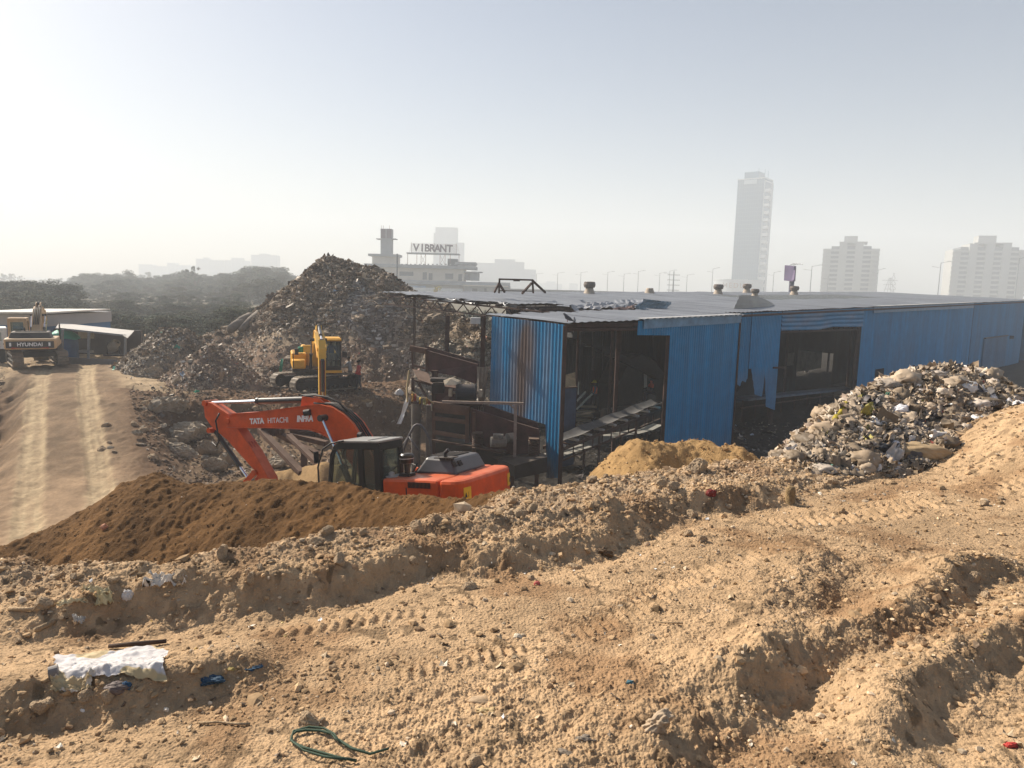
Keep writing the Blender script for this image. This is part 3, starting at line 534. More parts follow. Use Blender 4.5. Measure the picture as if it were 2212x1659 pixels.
def stone(name, me, loc, sc_, rz, m, label, cat, group, tilt=(0, 0)):
    o = bpy.data.objects.new(name, me); C.objects.link(o); o.location = loc; o.scale = sc_; o.rotation_euler = (tilt[0], tilt[1], rz)
    if not me.materials: me.materials.append(m)
    return tag(o, label, cat, group)
me2 = [m_.copy() for m_ in SLABS]
for m_ in ROCKS: m_.materials.append(stm)
for m_ in SLABS: m_.materials.append(stg)
def at_ground(u, v):
    """where the view ray through (u, v) meets the ground"""
    d = ray(u, v); ts = np.concatenate([np.linspace(1.0, 16, 1500), np.linspace(16.02, 70, 1600)]); q = d[None] * ts[:, None] / d[1]
    h = G(q[:, 0], q[:, 1], False); k = np.argmax(q[:, 2] < h); return q[k]
NAMED = [  # (u, v, width px, shape, label)
 (91, 1530, 62, 0, 'rounded brown boulder with a pale edge below the left bank'), (193, 1506, 52, 1, 'upright jagged clod leaning on the crumpled white sack'), (235, 1508, 44, 2, 'squat stone right of the clod before the white sack'),
 (1013, 1272, 38, 3, 'pale angular stone at the foot of the long low bank'), (1154, 1188, 22, 4, 'two-tone flat stone on the rim of the upper rut'), (1148, 1252, 22, 5, 'round pale stone beside the red scrap'),
 (1505, 1019, 60, 2, 'large pale boulder lying before the golden sand heap'), (1432, 1052, 34, 6, 'bright blunt stone on the rubble ridge under the sand heap'), (1455, 1055, 36, 1, 'brown faced stone touching the bright blunt one'),
 (1060, 1068, 40, 0, 'big round stone where the rubble ridge meets the soil bank'), (1106, 1086, 26, 5, 'red-brown stone below the big round one'), (2128, 1290, 30, 4, 'smooth oval pebble stone in the right-hand rut'),
 (1950, 1395, 26, 3, 'grey-brown stone on the floor of the deep rut'), (1940, 1420, 22, 6, 'small pale stone just under the grey-brown one'), (1712, 1515, 24, 2, 'pale stone at the foot of the near rut bank')]
for u, v, wpx, k, lb in NAMED:
    q = at_ground(u, v); s = wpx / F * q[1] * 0.5
    stone('stone', ROCKS[k], q + np.array([0, 0, s * 0.25]), (s, s, s), random.uniform(0, 6.28), stm, lb, 'stone', 'stones on the near dirt')
cnt = 0
for i in range(4000):
    if cnt >= 150: break
    x = random.uniform(-5.5, 8); y = random.uniform(2.0, 9.5)
    if abs(x) > 0.8 * y or y > np.interp(x, ex_, ey_) + 0.1: continue
    dd = float(pdist(np.array([x]), np.array([y]), SC[0][0])[0][0]); on = dd > -0.3
    if not on and random.random() > 0.06: continue
    s = random.choice([0.02, 0.025, 0.03, 0.04, 0.055]) * (1 + 0.05 * y); z = G(x, y)
    stone('stone', random.choice(ROCKS), (x, y, z + s * 0.2), (s, s * random.uniform(.8, 1), s), random.uniform(0, 6.28), stm, 'dusty tan stone lying loose on the near dirt, like its neighbours', 'stone', 'loose stones of the near dirt'); cnt += 1
# big slabs at the foot of the pit bank
SL = [(400, 945, 80, 44, 'broad flat concrete slab lying on the pit slope, largest of the group'), (366, 885, 66, 44, 'pale slab set high on the pit slope'), (392, 982, 64, 26, 'low slanting slab under the broad one'), (452, 978, 46, 50, 'upright rough boulder left of the orange arm'),
      (466, 1015, 48, 32, 'square-faced block at the foot of the boulders'), (608, 1005, 56, 22, 'long smooth sunlit slab behind the orange arm'), (497, 1000, 32, 30, 'rounded boulder beside the bucket cylinder'), (430, 940, 30, 24, 'brown block between the broad slab and the arm'), (334, 812, 34, 30, 'leaning grey slab at the crest of the pit edge'), (375, 962, 20, 12, 'small flat stone between the slabs'), (300, 945, 20, 14, 'small pale stone on the left of the pit slope'), (560, 1000, 30, 18, 'stone half hidden by the orange arm'), (900, 1003, 40, 30, 'pale crumbled block below the hopper legs')]
for i, (u, v, wd, ht, lb) in enumerate(SL):
    q = at_ground(u, v); s = wd / F * q[1] * 0.66; h = ht / F * q[1] * 0.62
    stone('boulder', me2[i % 5], q + np.array([0, -0.1, 0.22]), (s, s * 0.7, h / 0.32), random.uniform(-.4, .4), stg, lb, 'stone slab', 'slabs and boulders on the pit slope', (R(35), R(random.uniform(-12, 12))))
cnt = 0
for i in range(600):
    if cnt >= 45: break
    u = random.uniform(215, 660); v = random.uniform(860, 1015); q = at_ground(u, v)
    if q[1] < 24: continue
    s = random.uniform(0.09, 0.3); stone('boulder', random.choice(ROCKS + me2), q, (s, s, s), random.uniform(0, 6), stg, 'rough brown chunk among the rubble of the pit slope', 'stone', 'chunks on the pit slope', (0.5, random.uniform(-.5, .5))); cnt += 1
# ================================================================ BLUE SHED
q7 = 0.70710678
def S(s, t, z): return np.array([2 + q7 * (s - t), 28 + q7 * (s + t), z])
def FT(u, v, T):
    d = ray(u, v); k = (T + 18.3848) / (q7 * (d[1] - d[0])); p = d * k; return ((p[0] - 2) + (p[1] - 28)) * q7, p[2]
def ES(u, v, s=0.0):
    d = ray(u, v); k = (30 + s / q7) / (d[0] + d[1]); p = d * k; return (-(p[0] - 2) + (p[1] - 28)) * q7, p[2]
def roofz(s, t): return -1.27 + 0.0155 * s + 0.034 * t
FLOOR = -8.1
bluem = mat('blue_sheet', (0.02, 0.175, 0.46), 0.5, 0.12, 1.5, 0.0, attr='Col', spec=0.35)
roofm = mat('zinc_roof', (0.30, 0.31, 0.33), 0.42, 0.22, 0.6, 0.15, attr='Col', spec=0.5, bscale=2)
shed = thing('industrial_shed', 'long shed of blue corrugated sheet with a torn low-pitched metal roof', 'shed', (2, 28, FLOOR)); OFF = (2, 28, FLOOR)
BL = np.array((0.002, 0.215, 0.45))
def corr(name, plane, T, a0, a1, top, bot, pitch=0.2, amp=0.022, stain=None, col=BL, parent=shed, m=bluem, rows=14, lean=0.0, label=None):
    """upright ribs; a runs along the wall, top and bottom are functions of a"""
    n = max(2, int(abs(a1 - a0) / (pitch / 4))); a = np.linspace(a0, a1, n + 1); ph = (np.arange(n + 1) % 4); o = np.where((ph == 1) | (ph == 2), amp, 0.0)
    zt = np.array([top(k) for k in a]); zb = np.array([bot(k) for k in a]); V = []; Cc = []
    for i in range(rows + 1):
        f = i / rows; z = zb + (zt - zb) * f; oo = o + 0.008 * np.sin(a * 2.1 + f * 3) + lean * (1 - f)
        if plane == 'F': pts = np.stack([2 + q7 * (a - (T - oo)), 28 + q7 * (a + (T - oo)), z], -1)
        else: pts = np.stack([2 + q7 * ((T - oo) - a), 28 + q7 * ((T - oo) + a), z], -1)
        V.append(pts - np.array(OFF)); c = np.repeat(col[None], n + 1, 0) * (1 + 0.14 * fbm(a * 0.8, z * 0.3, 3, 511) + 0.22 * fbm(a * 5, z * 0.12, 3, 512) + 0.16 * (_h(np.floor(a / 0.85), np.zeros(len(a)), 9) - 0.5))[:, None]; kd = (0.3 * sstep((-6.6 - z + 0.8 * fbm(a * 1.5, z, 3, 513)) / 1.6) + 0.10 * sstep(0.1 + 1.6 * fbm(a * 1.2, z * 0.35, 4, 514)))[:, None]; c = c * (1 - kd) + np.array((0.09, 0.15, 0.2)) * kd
        if stain is not None: c = stain(a, z, c)
        Cc.append(c)
    V = np.concatenate(V); Cc = np.concatenate(Cc); w_ = n + 1; id_ = np.arange((rows + 1) * w_).reshape(rows + 1, w_)
    q = np.stack([id_[:-1, :-1], id_[:-1, 1:], id_[1:, 1:], id_[1:, :-1]], -1).reshape(-1, 4)
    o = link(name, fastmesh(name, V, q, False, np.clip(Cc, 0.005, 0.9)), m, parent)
    if label: o['label'] = label
    return o
def curve(plane, pts, T=0.0):
    r_ = sorted([(FT if plane == 'F' else ES)(u, v, T) for u, v in pts]); xs = [p[0] for p in r_]; zs = [p[1] for p in r_]
    return lambda k: float(np.interp(k, xs, zs))
def uF(u, T): return FT(u, 700, T)[0]
def estain(a, z, c):
    # rust-brown scorch in the middle, grey dust lower down
    wz = np.interp(z, [-7, -6.0, -5.2, -3.8, -2.2, -1.2], [0.05, 0.22, 0.42, 0.72, 0.55, 0.4]); k = np.exp(-((a - 2.25 + 0.10 * (z + 4)) / wz) ** 2) * sstep((z + 6.0 + 0.8 * fbm(a * 6, z * 0.4, 2, 5)) / 1.2) * sstep((-1.35 - z) / 1.5 + 0.55)
    k = np.clip(k * (1.05 + 0.25 * fbm(a * 5, z * 0.5, 3, 6)) * 1.2, 0, 0.97)[:, None]; c = c * (1 - k) + np.array((0.14, 0.095, 0.075)) * k
    g = (sstep(0.45 + 1.2 * fbm(a * 2.2, z * 0.35, 3, 8)) * 0.55 * sstep((z + 6.6) / 1.5))[:, None]; c = c * (1 - g) + np.array((0.20, 0.25, 0.33)) * g
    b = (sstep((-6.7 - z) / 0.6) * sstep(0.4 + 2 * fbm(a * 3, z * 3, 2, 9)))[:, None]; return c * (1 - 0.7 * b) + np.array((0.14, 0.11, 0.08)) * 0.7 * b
ebot = curve('E', [(1048, 889), (1073.8, 899), (1074, 883), (1117.8, 895), (1118, 897), (1180, 917), (1180.2, 1032), (1222, 1032)])
corr('end_wall', 'E', 0.0, 0.0, 4.15, lambda t: roofz(0, t) - 0.05, ebot, 0.185, 0.03, estain, BL * 1.0, label='sunlit blue corrugated end wall with a brown scorch stain')
z0 = lambda k: FLOOR - 0.1
s1378, s1450, s1597 = uF(1378, 0), uF(1449, 0), uF(1597, 0)
corr('front_panel', 'F', 0.0, s1378, s1450, lambda s: roofz(s, 0) - 0.04, curve('F', [(1378, 724), (1451, 724.5)]), label='narrow blue strip over the doorway')
corr('front_panel', 'F', 0.0, s1450, s1597, lambda s: roofz(s, 0) - 0.04, z0, label='wide deep blue panel right of the doorway')
corr('side_panel', 'E', s1597, 0.0, 1.4, lambda t: roofz(s1597, t) - 0.05, z0)
T1 = 1.41; mtop = lambda s: roofz(s, T1) - 0.06
def fold(a, z, c):
    k = (sstep((-4.2 - z) / 0.8) * 0.4)[:, None]; return c * (1 - k) + np.array((0.16, 0.2, 0.27)) * k
corr('torn_panel', 'F', T1, uF(1592, T1), uF(1622, T1), mtop, curve('F', [(1590, 828), (1598, 835), (1603, 822), (1610, 826), (1616, 812), (1622, 818)], T1), stain=fold, label='blue sheet torn off halfway')
corr('torn_panel', 'F', T1 - 0.06, uF(1621.5, T1), uF(1685, T1), mtop, curve('F', [(1620, 796), (1628, 852), (1644, 857), (1650.3, 806), (1652, 878), (1669, 885), (1690, 886)], T1), stain=fold, label='blue sheet with two ragged tongues')
mb = MB(); a_, b_ = FT(1600, 850, T1), FT(1623, 815, T1)
mb.plate([S(a_[0], T1 + 0.3, a_[1]), S(b_[0], T1 + 0.15, b_[1]), S(b_[0] + 0.2, T1 + 0.1, b_[1] + 0.6), S(a_[0], T1 + 0.1, a_[1] + 1.0)], 0.01).obj('loose_flap', bluem, shed, OFF)
# header of level ribs over the big opening
hs0, hs1 = uF(1686, T1), uF(1862, T1); rows = 24; V = []; nn_ = 12
for i in range(rows + 1):
    f = i / rows; off = 0.05 * (0.5 + 0.5 * math.sin(f * 6.28 * 4.5)); row = []
    for j in range(nn_ + 1):
        s = hs0 + (hs1 - hs0) * j / nn_; zt = mtop(s); zb = np.interp(s, [FT(1686, 714, T1)[0], FT(1775, 712, T1)[0], FT(1790, 706, T1)[0], FT(1862, 706, T1)[0]], [FT(1686, 714, T1)[1], FT(1775, 712, T1)[1], FT(1790, 706, T1)[1], FT(1862, 706, T1)[1]])
        row.append(S(s, T1 - 0.05 - off, zb + (zt - zb) * f) - np.array(OFF))
    V.append(row)
V = np.array(V); id_ = np.arange((rows + 1) * (nn_ + 1)).reshape(rows + 1, nn_ + 1); qq = np.stack([id_[:-1, :-1], id_[:-1, 1:], id_[1:, 1:], id_[1:, :-1]], -1).reshape(-1, 4)
vv = V.reshape(-1, 3); cc = np.repeat((BL * 0.9)[None], len(vv), 0); kk = sstep(0.3 + 1.6 * fbm(vv[:, 0] * 0.9, vv[:, 2] * 2.5, 3, 3))[:, None] * 0.6; cc = cc * (1 - kk) + np.array((0.2, 0.24, 0.33)) * kk
link('header_panel', fastmesh('header_panel', vv, qq, True, cc), bluem, shed)['label'] = 'faded blue header with level ribs over the large opening'
def door_top(s): return FT(1909, 795, T1)[1]
def dusty(a, z, c):
    k = (0.35 * sstep(0.3 + 1.5 * fbm(a * 0.25, z * 0.2, 3, 12)))[:, None]; return c * (1 - k) + np.array((0.07, 0.17, 0.30)) * k
su = lambda u: uF(u, T1)
corr('wall_panel', 'F', T1, su(1862), su(1900), mtop, z0, 0.22, 0.02, dusty)
corr('wall_panel', 'F', T1, su(1900), su(1919), mtop, door_top, 0.22, 0.02, dusty)
corr('wall_panel', 'F', T1, su(1919), su(2100), mtop, z0, 0.25, 0.02, dusty)
corr('wall_panel', 'F', T1 - 0.04, su(2100), su(2126), mtop, z0, 0.25, 0.02, dusty, BL * 0.85)
g_top = lambda s: FT(2150, 795, T1)[1]
corr('wall_panel', 'F', T1 - 0.04, su(2126), su(2178), mtop, g_top, 0.25, 0.02, dusty, BL * 0.85)
corr('wall_panel', 'F', T1 - 0.04, su(2178), su(2209), mtop, z0, 0.25, 0.02, dusty, BL * 0.85)
sh0, sh1 = su(2127), su(2176); zt_, zb_ = FT(2150, 728, T1)[1], FT(2150, 794, T1)[1]
corr('roller_shutter', 'F', T1 - 0.16, sh0, sh1, lambda s: zt_, lambda s: zb_, 0.3, 0.03, None, np.array((0.05, 0.15, 0.28)))
mb = MB(); mb.beam(S(sh0, T1 - 0.2, zt_ + 0.05), S(sh1, T1 - 0.2, zt_ + 0.05), 0.2, 0.12); mb.box(S(su(2184), T1 - 0.2, zt_ - 0.25), (0.5, 0.3, 0.4)); mb.obj('shutter_box', darkm, shed, OFF)
fasm = mat('flashing_sheet', (0.13, 0.27, 0.42), 0.4, 0.25, 2, spec=0.5)
mb = MB(); mb.plate([S(s1378 + 0.35, -0.06, roofz(s1378, 0) - 0.40), S(s1597 + 0.05, -0.06, roofz(s1597, 0) - 0.40), S(s1597 + 0.05, -0.06, roofz(s1597, 0) + 0.04), S(s1378 + 0.35, -0.06, roofz(s1378, 0) + 0.04)], 0.015).obj('flashing', fasm, shed, OFF)
a_, b_ = su(1882), su(2097); mb = MB(); mb.plate([S(a_, T1 - 0.1, mtop(a_) - 0.42), S(b_, T1 - 0.1, mtop(b_) - 0.5), S(b_, T1 - 0.1, mtop(b_) + 0.06), S(a_, T1 - 0.1, mtop(a_) + 0.06)], 0.015).obj('flashing', fasm, shed, OFF)
capm = mat('bright_cap_flashing', (0.62, 0.60, 0.56), 0.45, 0.1, 3)
mb = MB(); mb.plate([S(s1378 + 0.1, -0.10, roofz(s1378, 0) + 0.05), S(s1597 + 0.05, -0.10, roofz(s1597, 0) + 0.05), S(s1597 + 0.05, 0.10, roofz(s1597, 0) + 0.065), S(s1378 + 0.1, 0.10, roofz(s1378, 0) + 0.065)], 0.012)
mb.plate([S(a_, T1 - 0.2, mtop(a_) + 0.10), S(b_, T1 - 0.2, mtop(b_) + 0.12), S(b_, T1 + 0.1, mtop(b_) + 0.13), S(a_, T1 + 0.1, mtop(a_) + 0.11)], 0.012).obj('ridge_cap', capm, shed, OFF)
# ---- roof: strips of ribbed zinc sheet, torn open at the left
def inhole(s, t):
    if t < 4.4 + 0.25 * math.sin(s * 3.1) and s > 0: lean = True
    else: lean = False
    if lean: return not (-0.35 < s)
    # torn edge of the main roof and the hole above the lean-to
    edge = 6.6 + 0.5 * math.sin(t * 1.9) + 0.25 * math.sin(t * 5.3)
    if s < edge: return True
    h1 = (s < 13.0 + 0.6 * math.sin(t * 4) and 4.3 < t < 6.4 + 0.5 * math.sin(s * 2.2))
    return h1 or (s < 9.0 + 0.7 * math.sin(t * 2.3) and t < 9.5) or (14 < s < 16.4 and 7.2 < t < 8.0)
SKY_ = []; V = []; Fq = []; cols = []; W_ = 1.0; rg = np.random.default_rng(5)
def strip(s0, s1, t0, t1, lift, c):
    """one run of sheets between s0 and s1, ribs running up the slope (along t)"""
    n = max(2, int((s1 - s0) / 0.125)); m = max(2, int((t1 - t0) / 0.5)); b = len(V)
    for j in range(m + 1):
        for i in range(n + 1):
            s = s0 + (s1 - s0) * i / n; t = t0 + (t1 - t0) * j / m; ph = i % 4
            V.append(S(s, t, roofz(s, t) + (0.03 if ph in (1, 2) else 0) + lift + 0.015 * math.sin(s * 1.3 + t)) - np.array(OFF)); cols.append(c)
    for j in range(m):
        for i in range(n):
            s = s0 + (s1 - s0) * (i + .5) / n; t = t0 + (t1 - t0) * (j + .5) / m
            if not inhole(s, t): (SKY_ if 38 < s < 68 and 9.5 < t < 16.1 else Fq).append((b + j * (n + 1) + i, b + j * (n + 1) + i + 1, b + (j + 1) * (n + 1) + i + 1, b + (j + 1) * (n + 1) + i))
T0r = -0.22
for k in range(103):
    s0 = k * 1.0 - 0.4; c = np.array((0.16, 0.168, 0.185)) * rg.uniform(0.8, 1.12); l = rg.uniform(0, 0.02)
    lo = T0r if s0 < s1597 + 0.05 else T1 - 0.25
    for (ta, tb) in ((lo, 4.6), (4.5, 9.6), (9.5, 16.2), (16.1, 22)):
        strip(s0, s0 + 1.02, ta, tb, l + rg.uniform(0, 0.012), c * rg.uniform(0.88, 1.1))
used = np.unique(np.array(Fq)); rm = np.full(len(V), -1); rm[used] = np.arange(len(used))
link('roof', fastmesh('roof', np.array(V)[used], rm[np.array(Fq)], False, np.array(cols)[used]), roofm, shed)
us2 = np.unique(np.array(SKY_)); rm2 = np.full(len(V), -1); rm2[us2] = np.arange(len(us2)); skm = mat('added_skylight_plastic', (0.24, 0.25, 0.26), 0.5, 0.1, 1, trans=0.55)
link('added_skylight', fastmesh('added_skylight', np.array(V)[us2], rm2[np.array(SKY_)], False), skm, shed)['label'] = 'translucent sheets added to the shed roof to let sun through'  # roof band added so sun reaches the ground behind the inner hole
def crumple(name, c0, e1, e2, amp, seed, colr=(0.24, 0.25, 0.27), n=10, curl=0.0, label=None):
    c0, e1, e2 = np.array(c0), np.array(e1), np.array(e2); nn = np.cross(e1, e2); nn = nn / np.linalg.norm(nn); V = []; f = []
    nx = 24
    for j in range(n + 1):
        for i in range(nx + 1):
            a, b = i / nx, j / n
            h = amp * float(fbm(np.array([a * 3.0]), np.array([b * 3.0]), 3, seed)[0]) + 0.05 * (1 if i % 4 in (1, 2) else 0) + curl * (b ** 2)
            V.append(c0 + e1 * (a + 0.06 * math.sin(b * 7 + seed)) + e2 * b + nn * h - np.array(OFF))
    id_ = np.arange((n + 1) * (nx + 1)).reshape(n + 1, nx + 1); q = np.stack([id_[:-1, :-1], id_[:-1, 1:], id_[1:, 1:], id_[1:, :-1]], -1).reshape(-1, 4)
    o = link(name, fastmesh(name, np.array(V), q, False, np.repeat(np.array([colr]), len(V), 0)), roofm, shed)
    if label: o['label'] = label
    return o
rp = lambda s, t, dz=0.0: S(s, t, roofz(s, t) + dz)
crumple('bent_sheet', rp(10.4, 7.0, 0.05), rp(13.6, 6.2, 0.10) - rp(10.4, 7.0, 0.05), (-0.5, 1.2, 0.15), 0.28, 61)
crumple('bent_sheet', rp(8.2, 6.2, -0.1), rp(10.9, 5.4, 0.1) - rp(8.2, 6.2, -0.1), (-0.4, 1.0, 0.12), 0.3, 63, (0.30, 0.30, 0.31))
crumple('bent_sheet', rp(12.0, 5.2, -0.05), (1.9, 1.2, -0.15), (0.4, 0.2, 0.62), 0.15, 65, (0.22, 0.29, 0.34), label='pale blue-grey sheet standing up at the tear')
crumple('bent_sheet', rp(6.6, 9.5, -0.1), (1.6, 0.4, -0.2), (-1.2, 1.6, 0.1), 0.25, 66)
crumple('bent_sheet', rp(6.2, 13.5, -0.05), (1.4, 0.2, -0.15), (-1.6, 1.8, 0.08), 0.2, 67)
crumple('bent_sheet', rp(9.6, 4.6, -0.3), (0.9, 0.7, 0.25), (0.3, 0.3, 0.4), 0.3, 68, (0.2, 0.12, 0.09))
crumple('bent_sheet', rp(8.7, 4.7, -0.35), (0.8, 0.6, 0.3), (0.5, 0.2, 0.3), 0.3, 69, (0.22, 0.13, 0.1))
crumple('bent_sheet', rp(14.2, 7.4, 0.02), (2.2, 1.3, 0.05), (-0.8, 1.0, 0.28), 0.1, 70)
# the big peeled-back sheet over the blue wall
pa = P(1582, 674, 43.2); pb = P(1598, 640, 44.5); pc = P(1655, 652, 49.0); pd = P(1705, 672, 51.5)
def peel():
    V = []; n = 14; nx = 28
    for j in range(n + 1):
        for i in range(nx + 1):
            a, b = i / nx, j / n
            L = pa + (pb - pa) * b; Rr = pd + (pd + np.array([-0.4, 0.9, 0.12]) - pd) * b; p = L * (1 - a) + Rr * a
            p = p + np.array([0, 0, 0.30 * math.sin(math.pi * a) * b + (0.06 if j % 4 in (1, 2) else 0)]); V.append(p - np.array(OFF))
    id_ = np.arange((n + 1) * (nx + 1)).reshape(n + 1, nx + 1); q = np.stack([id_[:-1, :-1], id_[:-1, 1:], id_[1:, 1:], id_[1:, :-1]], -1).reshape(-1, 4)
    o = link('peeled_sheet', fastmesh('peeled_sheet', np.array(V), q, False, np.repeat(np.array([(0.20, 0.175, 0.15)]), len(V), 0)), roofm, shed); o['label'] = 'brownish roof sheet peeled up above the torn wall'
peel()
mb = MB(); mb.plate([P(1500, 676, 42.0), P(1512, 672, 42.4), P(1570, 679, 43), P(1596, 683, 42.5), P(1530, 681, 42.2)], 0.04).obj('curled_flashing', capm, shed, OFF)
mb = MB(); mb.tube([P(1430, 680, 41), P(1470, 678, 41.5), P(1512, 677, 42)], 0.04, 6); mb.tube([P(1278, 682, 33), P(1300, 684, 33.2), P(1330, 682.5, 33.6)], 0.03, 6).obj('stray_rod', rustm, shed, OFF)
# ---- steel frame
def post(s, t, z1, r=0.1, zb=FLOOR, nm='column'):
    m_ = MB(); m_.beam(S(s, t, zb), S(s, t, z1), r * 2, r * 1.6, (1, 0, 0)); return m_.obj(nm, rustm, shed, OFF)
post(-0.02, -0.06, roofz(0, 0) - 0.1, 0.10); post(s1450 + 0.05, 0.14, roofz(s1450, 0) - 0.3, 0.1); post(s1597 + 0.04, -0.02, roofz(s1597, 0) - 0.2, 0.06)
post(su(1684), T1 + 0.12, FT(1686, 680, T1)[1], 0.12); post(su(1858), T1 + 0.12, FT(1860, 700, T1)[1], 0.13)
for s in (5.0, 10.0, 20, 32, 45, 58, 72, 86): post(s, 5.2, roofz(s, 5.2) - 0.3, 0.09)
for s in (9, 20, 32, 45, 58, 72, 86): post(s, 12.0, roofz(s, 12) - 0.3, 0.1); post(s, 21.6, roofz(s, 21.6) - 0.2, 0.1)
post(uF(1250, 3.0), 3.0, roofz(3, 3) - 0.3, 0.055); post(uF(1337, 2.2), 2.2, roofz(6, 2) - 0.3, 0.11)
mb = MB(); za, zb2 = FT(1217, 704, 0.05)[1], FT(1377, 700, 0.05)[1]
mb.beam(S(0, 0.05, za), S(s1378 + 0.3, 0.05, zb2), 0.1, 0.12); mb.beam(S(0, 0.09, za - 0.16), S(s1450, 0.09, zb2 - 0.28), 0.09, 0.12); mb.tube([S(0, 0.3, za - 0.07), S(s1378, 0.3, zb2 - 0.12)], 0.05, 8)
mb.obj('door_beam', rustm, shed, OFF)
mb = MB(); zz_ = FT(1690, 718, T1)[1]; mb.beam(S(su(1690), T1 + 0.1, zz_), S(su(1860), T1 + 0.1, FT(1860, 712, T1)[1]), 0.12, 0.1); mb.beam(S(su(1690), T1 + 0.1, zz_ + 0.5), S(su(1860), T1 + 0.1, zz_ + 0.7), 0.1, 0.1)
n_ = 14
for i in range(n_): s = su(1690) + (su(1858) - su(1690)) * i / n_; ds = (su(1858) - su(1690)) / n_; mb.beam(S(s, T1 + 0.1, zz_ + 0.02), S(s + ds / 2, T1 + 0.1, zz_ + 0.55), 0.04, 0.04); mb.beam(S(s + ds / 2, T1 + 0.1, zz_ + 0.55), S(s + ds, T1 + 0.1, zz_ + 0.02), 0.04, 0.04)
mb.beam(S(su(1674), T1 - 0.1, FT(1674, 793, T1)[1]), S(su(1700), T1 - 0.1, FT(1700, 793, T1)[1]), 0.06, 0.12); mb.obj('door_truss', rustm, shed, OFF)
# purlins and trusses under the roof, seen in the tear
mb = MB()
for t in np.arange(0.4, 21.9, 1.7): mb.beam(S(0.0 if t < 4.3 else 6.3, t, roofz(6, t) - 0.10 - (0 if t > 4.3 else 0.09)), S(100.5, t, roofz(100.5, t) - 0.10), 0.07, 0.12)
mb.obj('purlins', rustm, shed, OFF)
def truss(s, ta, tb):
    m_ = MB(); n = int((tb - ta) / 1.2); dt = (tb - ta) / n
    m_.beam(S(s, ta, roofz(s, ta) - 0.2), S(s, tb, roofz(s, tb) - 0.2), 0.08, 0.08); m_.beam(S(s, ta, roofz(s, ta) - 0.75), S(s, tb, roofz(s, tb) - 0.75), 0.08, 0.08)
    for i in range(n):
        t = ta + i * dt; m_.beam(S(s, t, roofz(s, t) - 0.75), S(s, t + dt / 2, roofz(s, t) - 0.2), 0.05, 0.05); m_.beam(S(s, t + dt / 2, roofz(s, t) - 0.2), S(s, t + dt, roofz(s, t + dt) - 0.75), 0.05, 0.05)
    m_.obj('truss', rustm, shed, OFF)
for s in (6.5, 12.5, 19, 32, 45, 58): truss(s, 4.4 if s < 19 else 1.6, 21.5)
truss(0.12, 0.3, 4.3)
# corner with a lamp and its bracket at the far left of the lean-to roof
mb = MB(); mb.beam(S(-0.1, 4.6, FLOOR), S(-0.1, 4.6, roofz(0, 4.6) - 0.05), 0.22, 0.2, (1, 0, 0)).obj('corner_post', rustm, shed, OFF)
mb = MB(); mb.box(P(1027, 693, 30.9), (0.42, 0.3, 0.28)).obj('flood_lamp', mat('lamp_body', (0.55, 0.55, 0.53), 0.5, 0.1), shed, OFF, bevel=0.02)
# inner cladding
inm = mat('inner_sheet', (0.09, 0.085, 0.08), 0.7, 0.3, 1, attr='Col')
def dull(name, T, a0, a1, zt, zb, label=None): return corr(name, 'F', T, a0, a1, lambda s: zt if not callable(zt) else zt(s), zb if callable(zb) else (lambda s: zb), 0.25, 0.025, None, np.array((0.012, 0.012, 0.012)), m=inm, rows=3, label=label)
rr = lambda T: (lambda s: roofz(s, T) - 0.3)
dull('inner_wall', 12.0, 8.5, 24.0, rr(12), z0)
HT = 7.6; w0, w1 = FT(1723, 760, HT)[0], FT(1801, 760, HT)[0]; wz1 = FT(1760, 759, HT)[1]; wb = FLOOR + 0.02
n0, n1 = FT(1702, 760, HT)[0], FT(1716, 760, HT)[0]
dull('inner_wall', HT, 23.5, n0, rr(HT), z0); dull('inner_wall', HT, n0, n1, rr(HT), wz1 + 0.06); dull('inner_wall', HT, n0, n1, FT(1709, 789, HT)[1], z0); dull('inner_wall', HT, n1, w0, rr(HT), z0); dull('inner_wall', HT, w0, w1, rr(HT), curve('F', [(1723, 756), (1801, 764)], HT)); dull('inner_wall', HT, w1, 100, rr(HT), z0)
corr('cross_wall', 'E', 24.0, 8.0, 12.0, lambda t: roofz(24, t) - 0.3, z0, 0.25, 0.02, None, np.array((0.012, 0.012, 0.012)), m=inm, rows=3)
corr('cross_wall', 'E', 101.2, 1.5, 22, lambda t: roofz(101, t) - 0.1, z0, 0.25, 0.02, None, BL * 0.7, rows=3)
# what lies behind the hole: a sunlit block wall and chips on the ground
cm = mat('concrete_block_wall', (0.33, 0.32, 0.29), 0.9, 0.25, 1.5)
mb = MB(); mb.beam(S(w0 - 8, 13.5, -6.1), S(w1 + 12, 13.5, -6.1), 0.25, 3.6); 
for i in range(9): mb.beam(S(w0 - 8 + i * 3, 13.3, FLOOR), S(w0 - 8 + i * 3, 13.3, -4.2), 0.3, 0.3, (1, 0, 0))
o = mb.obj('boundary_wall', cm); tag(o, 'weathered concrete wall seen through the opening inside the shed', 'wall')
